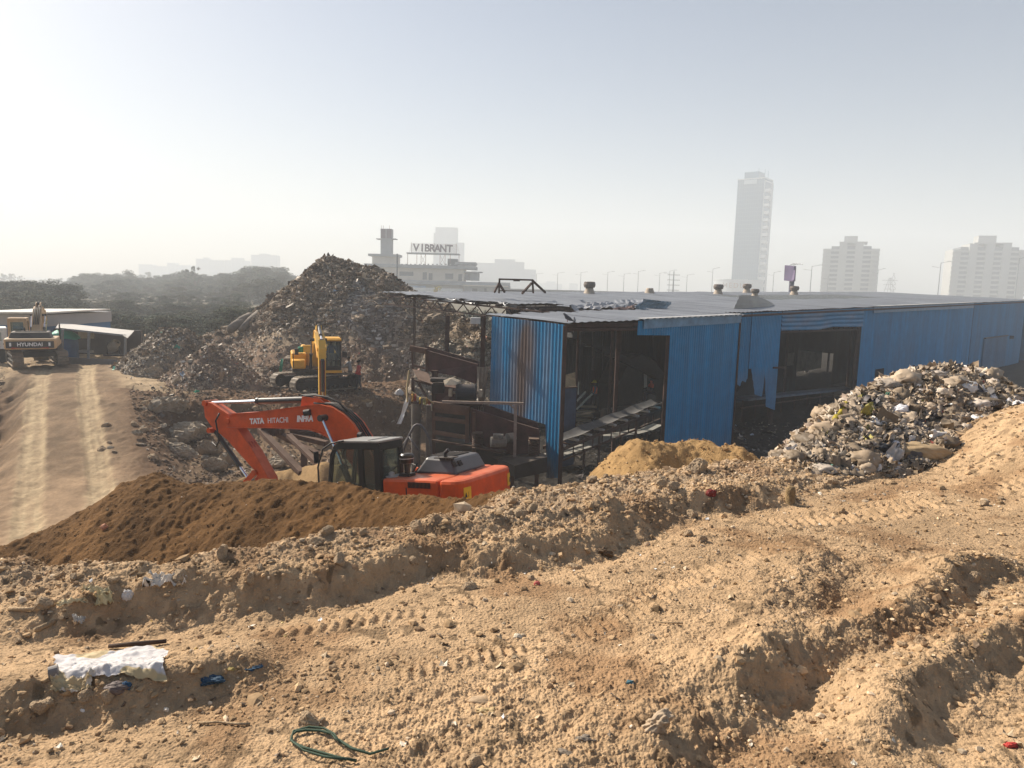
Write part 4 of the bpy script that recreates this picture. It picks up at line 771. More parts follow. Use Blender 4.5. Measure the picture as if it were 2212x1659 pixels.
# roof ventilators
ventm = mat('ventilator_metal', (0.36, 0.29, 0.22), 0.6, 0.25, 8); finm = mat('ventilator_fins', (0.16, 0.13, 0.11), 0.6, 0.3, 8)
vb = MB(); vb.lathe([(0.52, -0.25), (0.30, 0.28), (0.28, 0.40)], n=20); vf = MB(); vf.lathe([(0.26, 0.40), (0.40, 0.46), (0.44, 0.62), (0.40, 0.78), (0.20, 0.84)], n=20)
for k in range(18):
    a = k * math.tau / 18; vf.beam((0.36 * math.cos(a), 0.36 * math.sin(a), 0.43), (0.36 * math.cos(a + .3), 0.36 * math.sin(a + .3), 0.81), 0.16, 0.02, (math.cos(a), math.sin(a), 0))
vr = thing('roof_ventilator', '', 'roof ventilator', group='ventilators on the shed roof'); vb.obj('base_cone', ventm, vr, smooth=True); vf.obj('turbine', finm, vr)
VL = [(1273, 630, 19.5, 'turbine ventilator farthest left on the shed roof, alone above the tear'), (1403, 633, 19.5, 'ventilator second from the left on the roof, missing its round cap'), (1551, 636, 18, 'ventilator just left of the peeled-up sheet'), (1613, 632, 20.5, 'farthest ventilator, right behind the top of the peeled sheet'), (1630, 646, 13.0, 'ventilator half hidden by the peeled-up sheet'), (1715, 639, 16.0, 'rightmost and largest-looking ventilator on the shed roof')]
for i, (u, v, T, lb) in enumerate(VL):
    o = vr if i == 0 else copy_tree(vr); a = FT(u, v, T)[0]; o.location = S(a, T, roofz(a, T) + 0.05); o['label'] = lb; o.scale = (1.15, 1.15, 1.15)
    if i == 1: bpy.data.objects.remove([c for c in o.children if c.name.startswith('turbine')][0])
    if i == 4: o.scale = (0.9,) * 3
# A-frames carrying a bar on the roof
fr = thing('roof_sign_frame', 'dark angle-iron frame with slanting struts standing on the shed roof', 'steel frame', (P(1080, 632, 44)))
mb = MB(); o1 = P(1080, 632, 44); fo = tuple(o1); Yf = 44
for L in ([(1079, 603), (1078, 632)], [(1150, 605), (1152, 632)], [(1078, 612), (1068, 631)], [(1078, 612), (1090, 631)], [(1148, 612), (1128, 634)], [(1150, 606), (1178, 632)]):
    mb.beam(P(L[0][0], L[0][1], Yf), P(L[1][0], L[1][1], Yf + (1.2 if L[0][0] != L[1][0] else 0)), 0.11, 0.11)
mb.obj('legs', rustm, fr, fo); mb = MB(); mb.beam(P(1078, 603, Yf), P(1152, 605, Yf), 0.1, 0.1); mb.box(P(1116, 605.5, Yf), (0.4, 0.15, 0.12)); mb.beam(P(1080, 628, Yf), P(1150, 629, Yf), 0.05, 0.05); mb.obj('crossbar', rustm, fr, fo)
# ---- inside the shed
beltm = mat('conveyor_belt', (0.13, 0.125, 0.12), 0.5, 0.25, 3, spec=0.5); 
cv = thing('belt_conveyor', 'sloping belt conveyor with a slack pale return belt inside the shed doorway', 'conveyor', S(0.5, 1.4, FLOOR)); co = tuple(S(0.5, 1.4, FLOOR))
def FP(u, v, T): a, z = FT(u, v, T); return S(a, T, z)
c0, c1 = FP(1206, 957, 1.0), FP(1437, 866, 1.0); dT = np.array([-q7, q7, 0]) * 0.85; V = []
rows_ = []
for i in range(25):
    f = i / 24; p = c0 + (c1 - c0) * f + np.array([0, 0, 0.03 * math.sin(f * 25)]); rows_.append([p + dT * g + np.array([0, 0, -0.16 * math.sin(math.pi * g)]) for g in np.linspace(0, 1, 7)])
mb = MB(); mb.grid(rows_).obj('carrying_belt', beltm, cv, co, smooth=True)
pts_ = [(1206, 988), (1240, 977), (1275, 966), (1300, 956), (1325, 945), (1350, 942), (1380, 937), (1410, 929), (1432, 918)]; rows_ = [[FP(u, v, 1.0) + dT * g for g in (0, 0.33, 0.66, 1)] for u, v in pts_]
mb = MB(); mb.grid(rows_).obj('return_belt', mat('pale_belt', (0.30, 0.29, 0.26), 0.6, 0.15, 4), cv, co, smooth=True)
mb = MB(); dn = np.array([0, 0, -0.35])
for g in (0, 1):
    mb.beam(c0 + dT * g + dn, c1 + dT * g + dn, 0.07, 0.14); mb.beam(c0 + dT * g + dn * 2.4, c1 + dT * g + dn * 2.4, 0.06, 0.08)
for i in range(12): f = (i + .5) / 12; p = c0 + (c1 - c0) * f; mb.beam(p + dn, p + dT + dn, 0.06, 0.06); mb.beam(p + dn, p + dn * 2.4, 0.05, 0.05)
for f in (0.35, 0.7, 0.98): p = c0 + (c1 - c0) * f; mb.beam(p + dn, (p[0], p[1], FLOOR), 0.1, 0.1); p = p + dT; mb.beam(p + dn, (p[0], p[1], FLOOR), 0.1, 0.1)
mb.obj('conveyor_frame', rustm, cv, co)
for i in range(9):
    f = (i + .5) / 9; p = c0 + (c1 - c0) * f + np.array([0, 0, -0.24]); mb = MB(); mb.cyl(p, p + dT, 0.06, n=8); mb.obj('roller', mat('roller_steel', (0.5, 0.48, 0.44), 0.4, 0.2, 5), cv, co, smooth=True)
# low dark wall and platform with worker stairs
mb = MB(); mb.beam(FP(1300, 930, 5.6), FP(1445, 905, 5.6), 0.3, 2.4); tag(mb.obj('plinth_wall', mat('dark_brick', (0.07, 0.055, 0.045), 0.9, 0.3, 3)), 'dark brown low wall behind the belt conveyor in the shed', 'wall')
pl = thing('work_platform', 'small stepped platform with pale handrails where the helmeted worker stands', 'platform', P(1264, 890, 45)); po = tuple(P(1264, 890, 45))
mb = MB(); 
for i in range(5): a = P(1270 - i * 4, 876 + i * 10, 45 - i * 0.4); mb.box(a + np.array([0, 0, -0.05]), (1.1, 0.5, 0.08))
mb.obj('steps', mat('worn_wood', (0.30, 0.24, 0.16), 0.8, 0.25, 6), pl, po)
mb = MB(); mb.beam(P(1265, 846, 44), P(1247, 866, 43), 0.06, 0.10); mb.beam(P(1279, 851, 44.5), P(1246, 884, 43), 0.06, 0.10); mb.beam(P(1250, 825, 44), P(1249, 852, 44), 0.25, 0.05, (1, 0, 0)); 
mb.obj('handrail', mat('pale_rail', (0.75, 0.73, 0.62), 0.5, 0.08), pl, po)
tk = thing('steel_tank', 'dark blue open steel tank just inside the shed corner', 'tank', S(0.8, 3.0, FLOOR)); to = tuple(S(0.8, 3.0, FLOOR))
a, b = FP(1217, 838, 2.6), FP(1246, 836, 2.6); mb = MB(); mb.plate([a, b, (b[0], b[1], FLOOR), (a[0], a[1], FLOOR)], (-0.5, 0.9, 0)); mb.obj('tank_body', mat('tank_blue', (0.03, 0.055, 0.11), 0.6, 0.3, 2), tk, to, bevel=0.02); mb = MB(); mb.beam(a, b, 0.12, 0.06); mb.obj('rim', rustm, tk, to)
mb = MB(); mb.plate([FP(1218, 836, 2.7), FP(1243, 837, 2.7), FP(1240, 806, 3.4), FP(1218, 812, 3.4)], 0.06); mb.obj('chute_board', mat('dusty_board', (0.22, 0.18, 0.12), 0.9, 0.3, 5), tk, to)
mc = thing('sorting_machine', 'black bulky sorting machine with a slanting feed beam in the dark of the shed', 'machine', S(17, 10.5, FLOOR)); mo = tuple(S(17, 10.5, FLOOR))
mb = MB(); mb.prism([(0, 0), (4.6, 0), (4.9, 2.2), (3.6, 3.4), (2.0, 4.0), (0.9, 3.7), (-0.2, 2.0)], -0.9, 0.9); M_ = Matrix.Rotation(R(40), 4, 'Z'); mb.v = [tuple(M_ @ Vector(p)) for p in mb.v]; mb.obj('housing', darkm, mc, bevel=0.05)
mb = MB(); mb.beam(FP(1222, 716, 6.5), FP(1222 + 70, 716, 6.5), 0.1, 0.1); mb.beam(FP(1230, 722, 6.6), FP(1420, 812, 6.6), 0.5, 0.35); mb.beam(FP(1255, 745, 6.2), FP(1335, 752, 6.2), 0.08, 0.08); mb.beam(FP(1255, 770, 6.2), FP(1335, 775, 6.2), 0.06, 0.06)
for u in (1256, 1283, 1305, 1332): mb.beam(FP(u, 716, 6.2), FP(u - 2, 800, 6.2), 0.12, 0.12, (1, 0, 0))
mb.obj('feed_frame', darkm, mc, mo)
bn = thing('long_bench_conveyor', 'low dark bench conveyor running behind the large shed opening', 'conveyor', S(24, 4, FLOOR)); bo = tuple(S(24, 4, FLOOR))
mb = MB(); mb.beam(FP(1600, 862, 3.2), FP(1835, 838, 3.2), 1.0, 0.15); mb.obj('bench_top', mat('bench_steel', (0.10, 0.13, 0.17), 0.6, 0.25, 2), bn, bo)
mb = MB(); mb.beam(FP(1600, 882, 3.0), FP(1850, 846, 3.0), 0.06, 0.08)
for u in range(1605, 1840, 28): a = FP(u, 862 - (u - 1600) * 0.1, 3.1); mb.beam(a, (a[0], a[1], FLOOR), 0.07, 0.07)
mb.obj('bench_frame', rustm, bn, bo)
ck = thing('control_cabinet', 'pale open metal cabinet beside the seated worker in the shed', 'cabinet', P(1397, 845, 46)); ko = tuple(P(1397, 845, 46))
mb = MB(); p = P(1408, 835, 46); mb.plate([P(1391, 806, 46), P(1398, 808, 46), P(1398, 836, 46), P(1391, 838, 46)], 0.08); mb.obj('door', mat('cabinet_paint', (0.4, 0.38, 0.33), 0.6, 0.15), ck, ko); mb = MB(); mb.plate([P(1398, 807, 46.1), P(1416, 805, 46.6), P(1416, 850, 46.6), P(1398, 850, 46.1)], 0.4); mb.obj('cabinet_body', darkm, ck, ko)
# ================================================================ SCREENING MACHINES LEFT OF THE SHED
def q(u, v, Y): return P(u, v, Y)
plm = mat('rusty_plate', (0.065, 0.028, 0.026), 0.7, 0.45, 1.6, 0.2, dust=0.3); plb = mat('dusty_brown_beam', (0.10, 0.055, 0.038), 0.8, 0.3, 2, 0.1, dust=0.2)
vs1 = thing('vibrating_screen', 'large rusty maroon vibrating screen with a barred open face, before the blue end wall', 'screening machine', q(935, 1000, 29)); vo = tuple(q(935, 1000, 29))
side = [q(1017, 882, 28.2), q(1108, 911, 27.8), q(1163, 927, 27.5), q(1165, 1000, 27.5), q(1108, 984, 27.8), q(1014, 954, 28.2)]
mb = MB(); mb.plate(side, (0.05, 0.06, 0)).obj('side_plate', plm, vs1, vo, bevel=0.01)
mb = MB(); mb.plate([q(936, 870, 29.4) + np.array([0.3, 1.2, 0]), q(1017, 882, 28.2) + np.array([0.3, 1.4, 0]), q(1165, 930, 27.5) + np.array([0, 1.5, 0]), q(1165, 1000, 27.5) + np.array([0, 1.5, 0]), q(1014, 954, 28.2) + np.array([0.3, 1.4, 0]), q(937, 950, 29.4) + np.array([0.3, 1.2, 0])], 0.04).obj('side_plate', plm, vs1, vo)
mb = MB(); mb.plate([q(1017, 905, 28.3), q(1165, 950, 27.6), q(1165, 950, 27.6) + np.array([0, 1.4, 0.0]), q(1017, 905, 28.3) + np.array([0, 1.3, 0])], 0.05).obj('screen_deck', darkm, vs1, vo)
mb = MB(); mb.beam(q(934, 873, 29.4), q(1015, 886, 28.2), 0.16, 0.26); mb.beam(q(936, 868, 29.4), q(938, 952, 29.4), 0.18, 0.14, (1, 0, 0)); mb.beam(q(1010, 882, 28.25), q(1009, 956, 28.25), 0.2, 0.16, (1, 0, 0)); mb.beam(q(1024, 890, 28.1), q(1024, 945, 28.1), 0.14, 0.12, (1, 0, 0)); mb.obj('face_frame', plb, vs1, vo, bevel=0.01)
for k, (ya, yb) in enumerate(((886, 893), (903, 912), (933, 945))): mb = MB(); mb.beam(q(938, ya, 29.35), q(1008, yb, 28.3), 0.12, 0.16); mb.obj('cross_bar', plb, vs1, vo, bevel=0.01)
mb = MB(); mb.plate([q(938, 875, 29.9), q(1010, 888, 28.9), q(1009, 950, 28.9), q(938, 945, 29.9)], (0.2, 0.9, 0)).obj('inner_box', darkm, vs1, vo)
for u, v, Y in ((1032, 938, 27.9), (1153, 950, 27.3)):
    mb = MB(); c = q(u, v, Y); pts = [c + np.array([0.2 * math.cos(a), 0.2 * math.sin(a), -a * 0.012]) for a in np.linspace(0, 38, 150)]; mb.tube(pts, 0.028, 6); mb.beam(c + np.array([0, 0, 0.03]), c + np.array([0, 0, 0.08]), 0.5, 0.4, (1, 0, 0)); mb.beam(c + np.array([0, 0, -.5]), c + np.array([0, 0, -.56]), 0.5, 0.4, (1, 0, 0)); mb.obj('coil_spring', rustm, vs1, vo)
mb = MB(); c = q(1076, 955, 27.2); mb.cyl(c + np.array([-.3, 0, 0]), c + np.array([.3, .1, 0]), 0.22, n=12); mb.box(c + np.array([0, -.05, .25]), (0.4, 0.3, 0.16)); mb.cyl(c + np.array([.35, .3, .1]), c + np.array([.62, .5, .1]), 0.2, n=12); mb.obj('motor', mat('dusty_motor', (0.17, 0.16, 0.14), 0.8, 0.3, 6, dust=0.5), vs1, vo, bevel=0.02)
mb = MB(); mb.plate([q(938, 955, 29.6), q(1022, 962, 28.8), q(1022, 1012, 28.8), q(938, 1000, 29.6)], (0.1, 1.0, 0)); mb.plate([q(1026, 966, 28.3), q(1106, 988, 28.0), q(1106, 1020, 28.0), q(1026, 1010, 28.3)], (0.0, 0.8, 0)).obj('shade_plates', darkm, vs1, vo)  # dark plates added below the screen to stand for the shade there
mb = MB(); mb.plate([q(945, 832, 29.6), q(984, 838, 29.4), q(984, 872, 29.2), q(960, 880, 29.2), q(942, 872, 29.5)], (0.2, 0.7, 0)).obj('drop_chute', plm, vs1, vo)
mb = MB()
for u, v, Y in ((937, 950, 29.2), (1024, 958, 28.0), (1108, 985, 27.6), (1160, 1000, 27.4)): a = q(u, v, Y); mb.beam(a, (a[0], a[1], FLOOR - 0.3), 0.16, 0.16)
mb.beam(q(935, 951, 29.0), q(1026, 966, 27.8), 0.08, 0.08); mb.beam(q(1040, 969, 27.7), q(1090, 976, 27.4), 0.3, 0.06); mb.obj('support_leg', rustm, vs1, vo)
mb = MB(); mb.plate([q(1062, 986, 27.6), q(1172, 979, 27.5), q(1182, 987, 26.6), q(1112, 1006, 26.4)], 0.05); mb.plate([q(1075, 990, 27.2), q(1112, 1006, 26.4), q(1112, 1030, 26.4), q(1075, 1020, 27.2)], 0.04); mb.plate([q(1112, 1006, 26.4), q(1182, 987, 26.6), q(1182, 1020, 26.6), q(1112, 1035, 26.4)], 0.04); tag(mb.obj('steel_table', darkm), 'dark steel sheet table under the end of the vibrating screen', 'table')
vs2 = thing('small_screen_box', 'smaller maroon screening box sloping down behind the conveyor drum', 'screening machine', q(890, 800, 31)); so_ = tuple(q(890, 800, 31))
mb = MB(); mb.plate([q(918, 756, 31), q(1032, 787, 30.2), q(1026, 829, 30.2), q(980, 812, 30.5), q(924, 802, 31)], (0.05, 0.06, 0)).obj('side_plate', plm, vs2, so_, bevel=0.01)
mb = MB(); mb.plate([q(888, 750, 31.5) + np.array([.5, 1, 0]), q(1032, 787, 30.2) + np.array([0, 1.2, 0]), q(1026, 829, 30.2) + np.array([0, 1.2, 0]), q(892, 796, 31.5) + np.array([.5, 1, 0])], 0.04).obj('side_plate', plm, vs2, so_)
mb = MB(); mb.beam(q(887, 752, 31.5), q(922, 759, 31), 0.12, 0.24); mb.beam(q(890, 752, 31.5), q(892, 798, 31.5), 0.08, 0.08, (1, 0, 0)); mb.beam(q(921, 758, 31), q(922, 802, 31), 0.1, 0.1, (1, 0, 0)); mb.beam(q(895, 790, 31.5), q(921, 796, 31), 0.08, 0.1); mb.obj('face_frame', plb, vs2, so_)
mb = MB(); mb.plate([q(890, 797, 31.4), q(924, 802, 31), q(935, 830, 30.2), q(903, 820, 30.6)], 0.05).obj('chute', plb, vs2, so_)
mb = MB()
for u, v, Y, ve in ((936, 800, 30.6, 872), (943, 800, 30.4, 870), (892, 815, 31.2, 870), (985, 815, 30.4, 872)): mb.beam(q(u, v, Y), q(u, ve, Y), 0.13, 0.13, (1, 0, 0))
mb.beam(q(895, 822, 31), q(940, 834, 30.5), 0.08, 0.08); mb.beam(q(890, 868, 31), q(1040, 874, 29.5), 0.12, 0.14); mb.beam(q(903, 825, 31), q(925, 865, 30.6), 0.08, 0.08); mb.obj('support_frame', rustm, vs2, so_)
dr_ = thing('conveyor_drum', 'black rubber-covered conveyor head drum with bearings above the large screen', 'conveyor drum', q(1005, 850, 28.6)); do_ = tuple(q(1005, 850, 28.6))
mb = MB(); a, b = q(985, 848, 28.8), q(1030, 848, 28.5); mb.lathe([(0.05, 0), (0.33, 0.0), (0.36, 0.05), (0.36, 0.78), (0.33, 0.83), (0.05, 0.83)], a, 24, 'x').obj('drum', mat('drum_rubber', (0.015, 0.022, 0.032), 0.45, 0.15, 3, dust=0.3), dr_, do_, smooth=False)
mb = MB(); mb.cyl(a + np.array([-.3, 0, 0]), a + np.array([1.1, 0, 0]), 0.06, n=10); mb.box(a + np.array([-.22, 0, 0]), (0.16, 0.3, 0.3)); mb.box(a + np.array([1.0, 0, 0]), (0.16, 0.3, 0.3)); mb.obj('bearing', mat('dusty_bearing', (0.42, 0.36, 0.27), 0.8, 0.2, 6), dr_, do_, bevel=0.02)
mb = MB(); mb.box(a + np.array([-0.75, 0.15, 0.15]), (0.5, 0.5, 0.4)); mb.box(a + np.array([-0.7, 0.1, 0.5]), (0.7, 0.5, 0.15)); mb.obj('gearbox', darkm, dr_, do_, bevel=0.04)
crk = mb = MB(); mb.plate([q(957, 822, 28.4), q(972, 818, 28.5), q(990, 826, 28.6), q(986, 832, 28.3), q(960, 832, 28.1)], (0.1, 0.5, 0.0)).obj('cloth_cover', mat('dusty_cloth', (0.42, 0.35, 0.26), 0.95, 0.2, 9, 0.5), dr_, do_, bevel=0.03)
mb = MB(); mb.beam(q(955, 868, 27.6), q(1131, 872, 27.2), 0.1, 0.1); mb.beam(q(1114, 873, 27.2), q(1111, 1010, 27.2), 0.12, 0.12, (1, 0, 0)); mb.beam(q(1100, 873, 27.2), q(1113, 884, 27.2), 0.06, 0.06); tag(mb.obj('rail_post', mat('galvanised_rail', (0.25, 0.2, 0.17), 0.6, 0.3, 3, dust=0.6)), 'thin steel post carrying a level rail in front of the blue end wall', 'steel post')
clm = mat('old_concrete', (0.14, 0.125, 0.11), 0.95, 0.25, 3, 0.3)
mb = MB(); a = q(899, 872, 31); mb.cyl(a, (a[0], a[1], -8.5), 0.21, n=16); tag(mb.obj('concrete_column', clm, smooth=False), 'round grey concrete column under the small screening box', 'column', kind='thing')
mb = MB(); a = q(928, 874, 30.3); mb.beam(a, (a[0], a[1], -8.5), 0.3, 0.26); tag(mb.obj('concrete_column', clm, bevel=0.02), 'square pale concrete column right of the round one', 'column', kind='thing')
mb = MB(); mb.beam(P(967, 681, 36), P(965, 770, 36), 0.26, 0.2, (1, 0, 0)); tag(mb.obj('steel_pillar', rustm), 'lone rusty steel pillar rising behind the small screening box', 'pillar', kind='thing')
rows_ = []
for j in range(8):
    f = j / 7; rows_.append([q(1030 + 3 * f + (i / 9) * (25 - 14 * f), 792 + 95 * f + 2 * (i / 9), 29.6) + np.array([0, 0.10 * math.sin(i * 2.4 + f * 2), 0]) for i in range(10)])
mb = MB(); mb.grid(rows_); o = mb.obj('hanging_sack_cloth', mat('sack_cloth', (0.30, 0.25, 0.20), 0.95, 0.25, 6, 0.4), smooth=True); tag(o, 'frayed grey sackcloth hanging at the left edge of the blue end wall', 'cloth')
rg_ = thing('rag_line', 'rope hung with torn yellow, red and pale rags below the small screening box', 'rags', q(890, 860, 29.5)); ro_ = tuple(q(890, 860, 29.5))
mb = MB(); mb.tube([q(889, 846, 29.6), q(905, 858, 29.4), q(922, 860, 29.3), q(937, 872, 29.2)], 0.03, 6); mb.tube([q(884, 800, 30.5), q(879, 840, 30), q(880, 868, 29.6)], 0.045, 6).obj('rope', mat('rope', (0.4, 0.3, 0.16), 0.9, 0.2), rg_, ro_)
RC = [(0.36, 0.2, 0.05), (0.3, 0.07, 0.05), (0.5, 0.46, 0.38), (0.55, 0.42, 0.08), (0.25, 0.2, 0.15), (0.4, 0.4, 0.2)]
for i, (u, v, hh) in enumerate(((889, 850, 18), (894, 851, 16), (900, 856, 12), (905, 858, 14), (909, 860, 24), (914, 862, 12), (921, 861, 12), (925, 864, 10), (931, 868, 20))):
    c = RC[i % 6]; mb = MB(); w_ = random.uniform(3, 6); mb.grid([[q(u + (k / 3) * w_ + random.uniform(-1, 1), v + j * hh / 3 + random.uniform(-1, 1), 29.3 + random.uniform(-.08, .08)) for k in range(4)] for j in range(4)]).obj('rag', mat('rag_%s' % 'abcdef'[i % 6], c, 0.9, 0.2, 9), rg_, ro_)
mb = MB(); mb.grid([[q(u + (k / 3) * 9 + random.uniform(-1, 1), v, 30.2 + random.uniform(-.1, .1)) for k in range(4)] for u, v in ((877, 858), (872, 875), (866, 893), (862, 906), (857, 916))]); tag(mb.obj('plastic_strip', whitem), 'long bluish-white plastic strip dangling on the pit bank left of the round column', 'plastic strip')
mb = MB(); mb.tube([q(862, 995, 25.5), q(885, 938, 25.5), q(894, 921, 25.5), q(900, 917, 25.5), q(909, 918, 25.5), q(916, 926, 25.5), q(929, 950, 25.5), q(933, 1000, 25.5)], 0.045, 8); mb.tube([q(883, 942, 25.5), q(903, 972, 25.3)], 0.04, 8); mb.tube([q(866, 968, 25.5), q(880, 945, 25.7)], 0.02, 6); tag(mb.obj('pipe_hoop', mat('grey_pipe', (0.10, 0.10, 0.11), 0.5, 0.2, 5, dust=0.3), smooth=True), 'bent grey pipe hoop standing between the cab and the hopper legs', 'pipe frame')
ts = thing('rusty_trestle', 'rusty trestle of slanting channel beams behind the orange boom', 'steel trestle', q(650, 1010, 25)); tt_ = tuple(q(650, 1010, 25))
for (a, b, w_) in (((562, 928, 27), (652, 1022, 24.5), .24), ((577, 925, 28), (692, 984, 26.5), .24), ((624, 941, 26.5), (706, 1020, 24), .22), ((657, 975, 26), (656, 1030, 25.5), .24), ((624, 938, 27.5), (706, 958, 27), .26), ((626, 925, 28.2), (700, 942, 27.5), .2)):
    mb = MB(); mb.beam(q(*a), q(*b), w_, w_ * 0.7).obj('channel_beam', plb, ts, tt_, bevel=0.01)
mb = MB()
for u, v in ((640, 931), (655, 933), (668, 936), (600, 932)): c = q(u, v, 27.6); mb.cyl(c + np.array([-.2, 0, 0]), c + np.array([.2, 0, 0]), 0.2, n=12)
mb.beam(q(568, 925, 27), q(600, 932, 27), 0.4, 0.3); mb.beam(q(680, 928, 27.8), q(702, 950, 27.5), 0.12, 0.12); mb.obj('roller_block', rustm, ts, tt_)
hC = crestf([(470, 1060, 23), (500, 1044, 24), (530, 1030, 24.5), (575, 1018, 25), (640, 1016, 25), (665, 1008, 24.5), (695, 1002, 24), (740, 1010, 24), (790, 1030, 23.5)], 0.75, 0.6, 0.15, 0.9)
heap('loose_sandy_dirt', -11.5, -3.5, 19.5, 28, 0.05, lambda X, Y: hC(X, Y)[0] + 0.12 * fbm(X * 1.2, Y * 1.2, 4, 491) + 0.1 * (billow(X * 2.2, Y * 0.4, 2, 492) - .4), soilC((0.30, 0.195, 0.095), 0.25), soilm, 'low heap of loose sandy soil under the orange boom', 'soil heap')
# ================================================================ EXCAVATORS
def excavator(name, label, loc, rot, pal_, pose, low=0.0, scale=1.0, detail=True, hood_col=None, cabcol=None, cabx=0.0):
    body, armc = pal_['body'], pal_['arm']; root = thing(name, label, 'excavator', loc, rot, scale=scale)
    cm_ = cabcol or body
    # --- crawler tracks
    LM = Matrix.Rotation(low, 4, 'Z')
    shoe = pal_.get('shoe', mat('track_shoe', (0.16, 0.135, 0.11), 0.7, 0.3, 6, dust=0.7))
    for sy in (1, -1):
        y = sy * 1.19; rad = 0.42; hx = 1.72; n = 46; per = 4 * hx + 2 * math.pi * rad; mb = MB(); loop = []
        for i in range(n):
            d = per * i / n
            if d < 2 * hx: p = (-hx + d, rad); a = 0
            elif d < 2 * hx + math.pi * rad: t = (d - 2 * hx) / rad; p = (hx + rad * math.sin(t), rad * math.cos(t)); a = -t
            elif d < 4 * hx + math.pi * rad: p = (hx - (d - 2 * hx - math.pi * rad), -rad); a = math.pi
            else: t = (d - 4 * hx - math.pi * rad) / rad; p = (-hx - rad * math.sin(t), -rad * math.cos(t)); a = math.pi - t
            M = LM.to_3x3() @ Matrix.Rotation(-a, 3, 'Y'); c = LM @ Vector((p[0], y, p[1] + rad + 0.03))
            mb.box(c, (per / n * 0.9, 0.6, 0.045), M); mb.box(c + M @ Vector((0.03, 0, 0.035)), (0.025, 0.6, 0.05), M)
        tk_ = mb.obj('track', shoe, root)
        mb = MB(); M3 = LM.to_3x3(); mb.box(LM @ Vector((0, y, 0.47)), (3.5, 0.36, 0.42), M3); mb.box(LM @ Vector((0, y + sy * 0.14, 0.60)), (3.2, 0.22, 0.14), M3)
        for x in [-1.2, -0.8, -0.4, 0, 0.4, 0.8, 1.2]: mb.cyl(LM @ Vector((x, y - 0.24, 0.19)), LM @ Vector((x, y + 0.24, 0.19)), 0.13, n=12)
        for x in (-hx, hx): mb.cyl(LM @ Vector((x, y - 0.2, 0.45)), LM @ Vector((x, y + 0.2, 0.45)), 0.36, n=18); mb.cyl(LM @ Vector((x, y - 0.27, 0.45)), LM @ Vector((x, y + 0.27, 0.45)), 0.15, n=14)
        mb.obj('track_frame', darkm, tk_, bevel=0.01)
    mb = MB(); mb.box((0, 0, 0.66), (1.5, 2.0, 0.34), LM.to_3x3()); mb.cyl((0, 0, 0.8), (0, 0, 1.08), 0.66, n=28); mb.obj('turntable', darkm, root, bevel=0.02)
    # --- house
    zt = pal_.get('top', 1.96); zr = pal_.get('rear', zt)
    mb = MB(); mb.prism([(-2.3, -1.36), (0.9, -1.36), (0.9, -0.42), (1.05, -0.42), (1.05, 0.36), (-0.62, 0.36), (-0.62, 1.36), (-2.3, 1.36)], 1.06, 1.24, 'xy'); mb.obj('deck', darkm, root)
    mb = MB(); mb.bb((-2.25, 0.36, 1.22), (-0.64, 1.37, zt)); mb.bb((-2.25, -0.5, 1.22), (-0.9, 0.37, zt - .004)); mb.obj('side_housing', body, root, bevel=0.07)
    mb = MB(); mb.bb((-2.25, -1.37, 1.22), (-0.3, -0.52, zt - .003)); mb.bb((-0.28, -1.36, 1.22), (0.75, -0.62, zt - 0.32)); mb.obj('toolbox', body, root, bevel=0.06)
    if detail:
        mb = MB(); mb.bb((-1.36, 1.36, zt - 0.20), (-1.33, 1.376, 1.25)); mb.bb((-2.0, 1.365, 1.62), (-1.45, 1.385, 1.5)); mb.bb((-2.0, 1.365, 1.43), (-1.45, 1.385, 1.32)); mb.obj('side_vent', mat('vent_black', (0.004, 0.004, 0.005), 0.8, 0.1), root)
        mb = MB()
        for i in range(17): x = -2.03 + i * 0.038; mb.bb((x, 1.34, zt - 0.20), (x + 0.018, 1.388, zt - 0.06))
        mb.obj('louvre', mat('vent_black', (0, 0, 0)), root)
    cw = []
    for i in range(17):
        a = math.pi / 2 + math.pi * i / 16; yy = 1.37 * math.sin(a); sgn = 1 if yy >= 0 else -1
        cw.append((-2.25 - 0.62 * (abs(math.cos(a)) ** 0.38), sgn * 1.37 * (abs(math.sin(a)) ** 0.30)))
    mb = MB(); mb.prism(cw, 1.16, zr, 'xy'); mb.obj('counterweight', pal_.get('cw', body), root, bevel=0.09, smooth=False)
    hc = hood_col or body
    if pal_.get('hood', True):
        mb = MB(); hz = zt + 0.40; fx, rx = pal_.get('hoodx', (-1.0, -2.42)); y0, y1 = pal_.get('hoody', (-0.85, 0.98))
        mb.add([(rx, y0, zt - 0.02), (fx, y0, zt - 0.02), (fx, y1, zt - 0.02), (rx, y1, zt - 0.02), (rx + 0.16, y0 + 0.12, hz - 0.03), (fx - 0.3, y0 + 0.12, hz), (fx - 0.3, y1 - 0.14, hz), (rx + 0.16, y1 - 0.14, hz - 0.03)],
               [(3, 2, 1, 0), (4, 5, 6, 7), (0, 1, 5, 4), (1, 2, 6, 5), (2, 3, 7, 6), (3, 0, 4, 7)]); hd = mb.obj('engine_hood', hc, root, bevel=0.07)
        if detail:
            mb = MB()
            for i in range(8): mb.bb((rx + 0.35 + i * 0.09, y0 + 0.3, hz - 0.02), (rx + 0.38 + i * 0.09, y1 - 0.35, hz + 0.006))
            for i in range(6): mb.beam((rx + 0.05, 0.05 + i * 0.06 + (0.1 if i > 2 else 0), zt + 0.18), (rx + 0.12, 0.05 + i * 0.06 + (0.1 if i > 2 else 0), zt + 0.30), 0.025, 0.04)
            mb.obj('hood_vent', darkm, hd); mb = MB(); mb.tube([(-1.85, 0.35, hz - 0.05), (-1.85, 0.35, hz + 0.12), (-1.95, 0.35, hz + 0.2)], 0.05, 10); mb.bb((-2.1, 0.15, hz - 0.01), (-1.6, 0.5, hz + 0.012)); mb.obj('exhaust_pipe', darkm, hd)
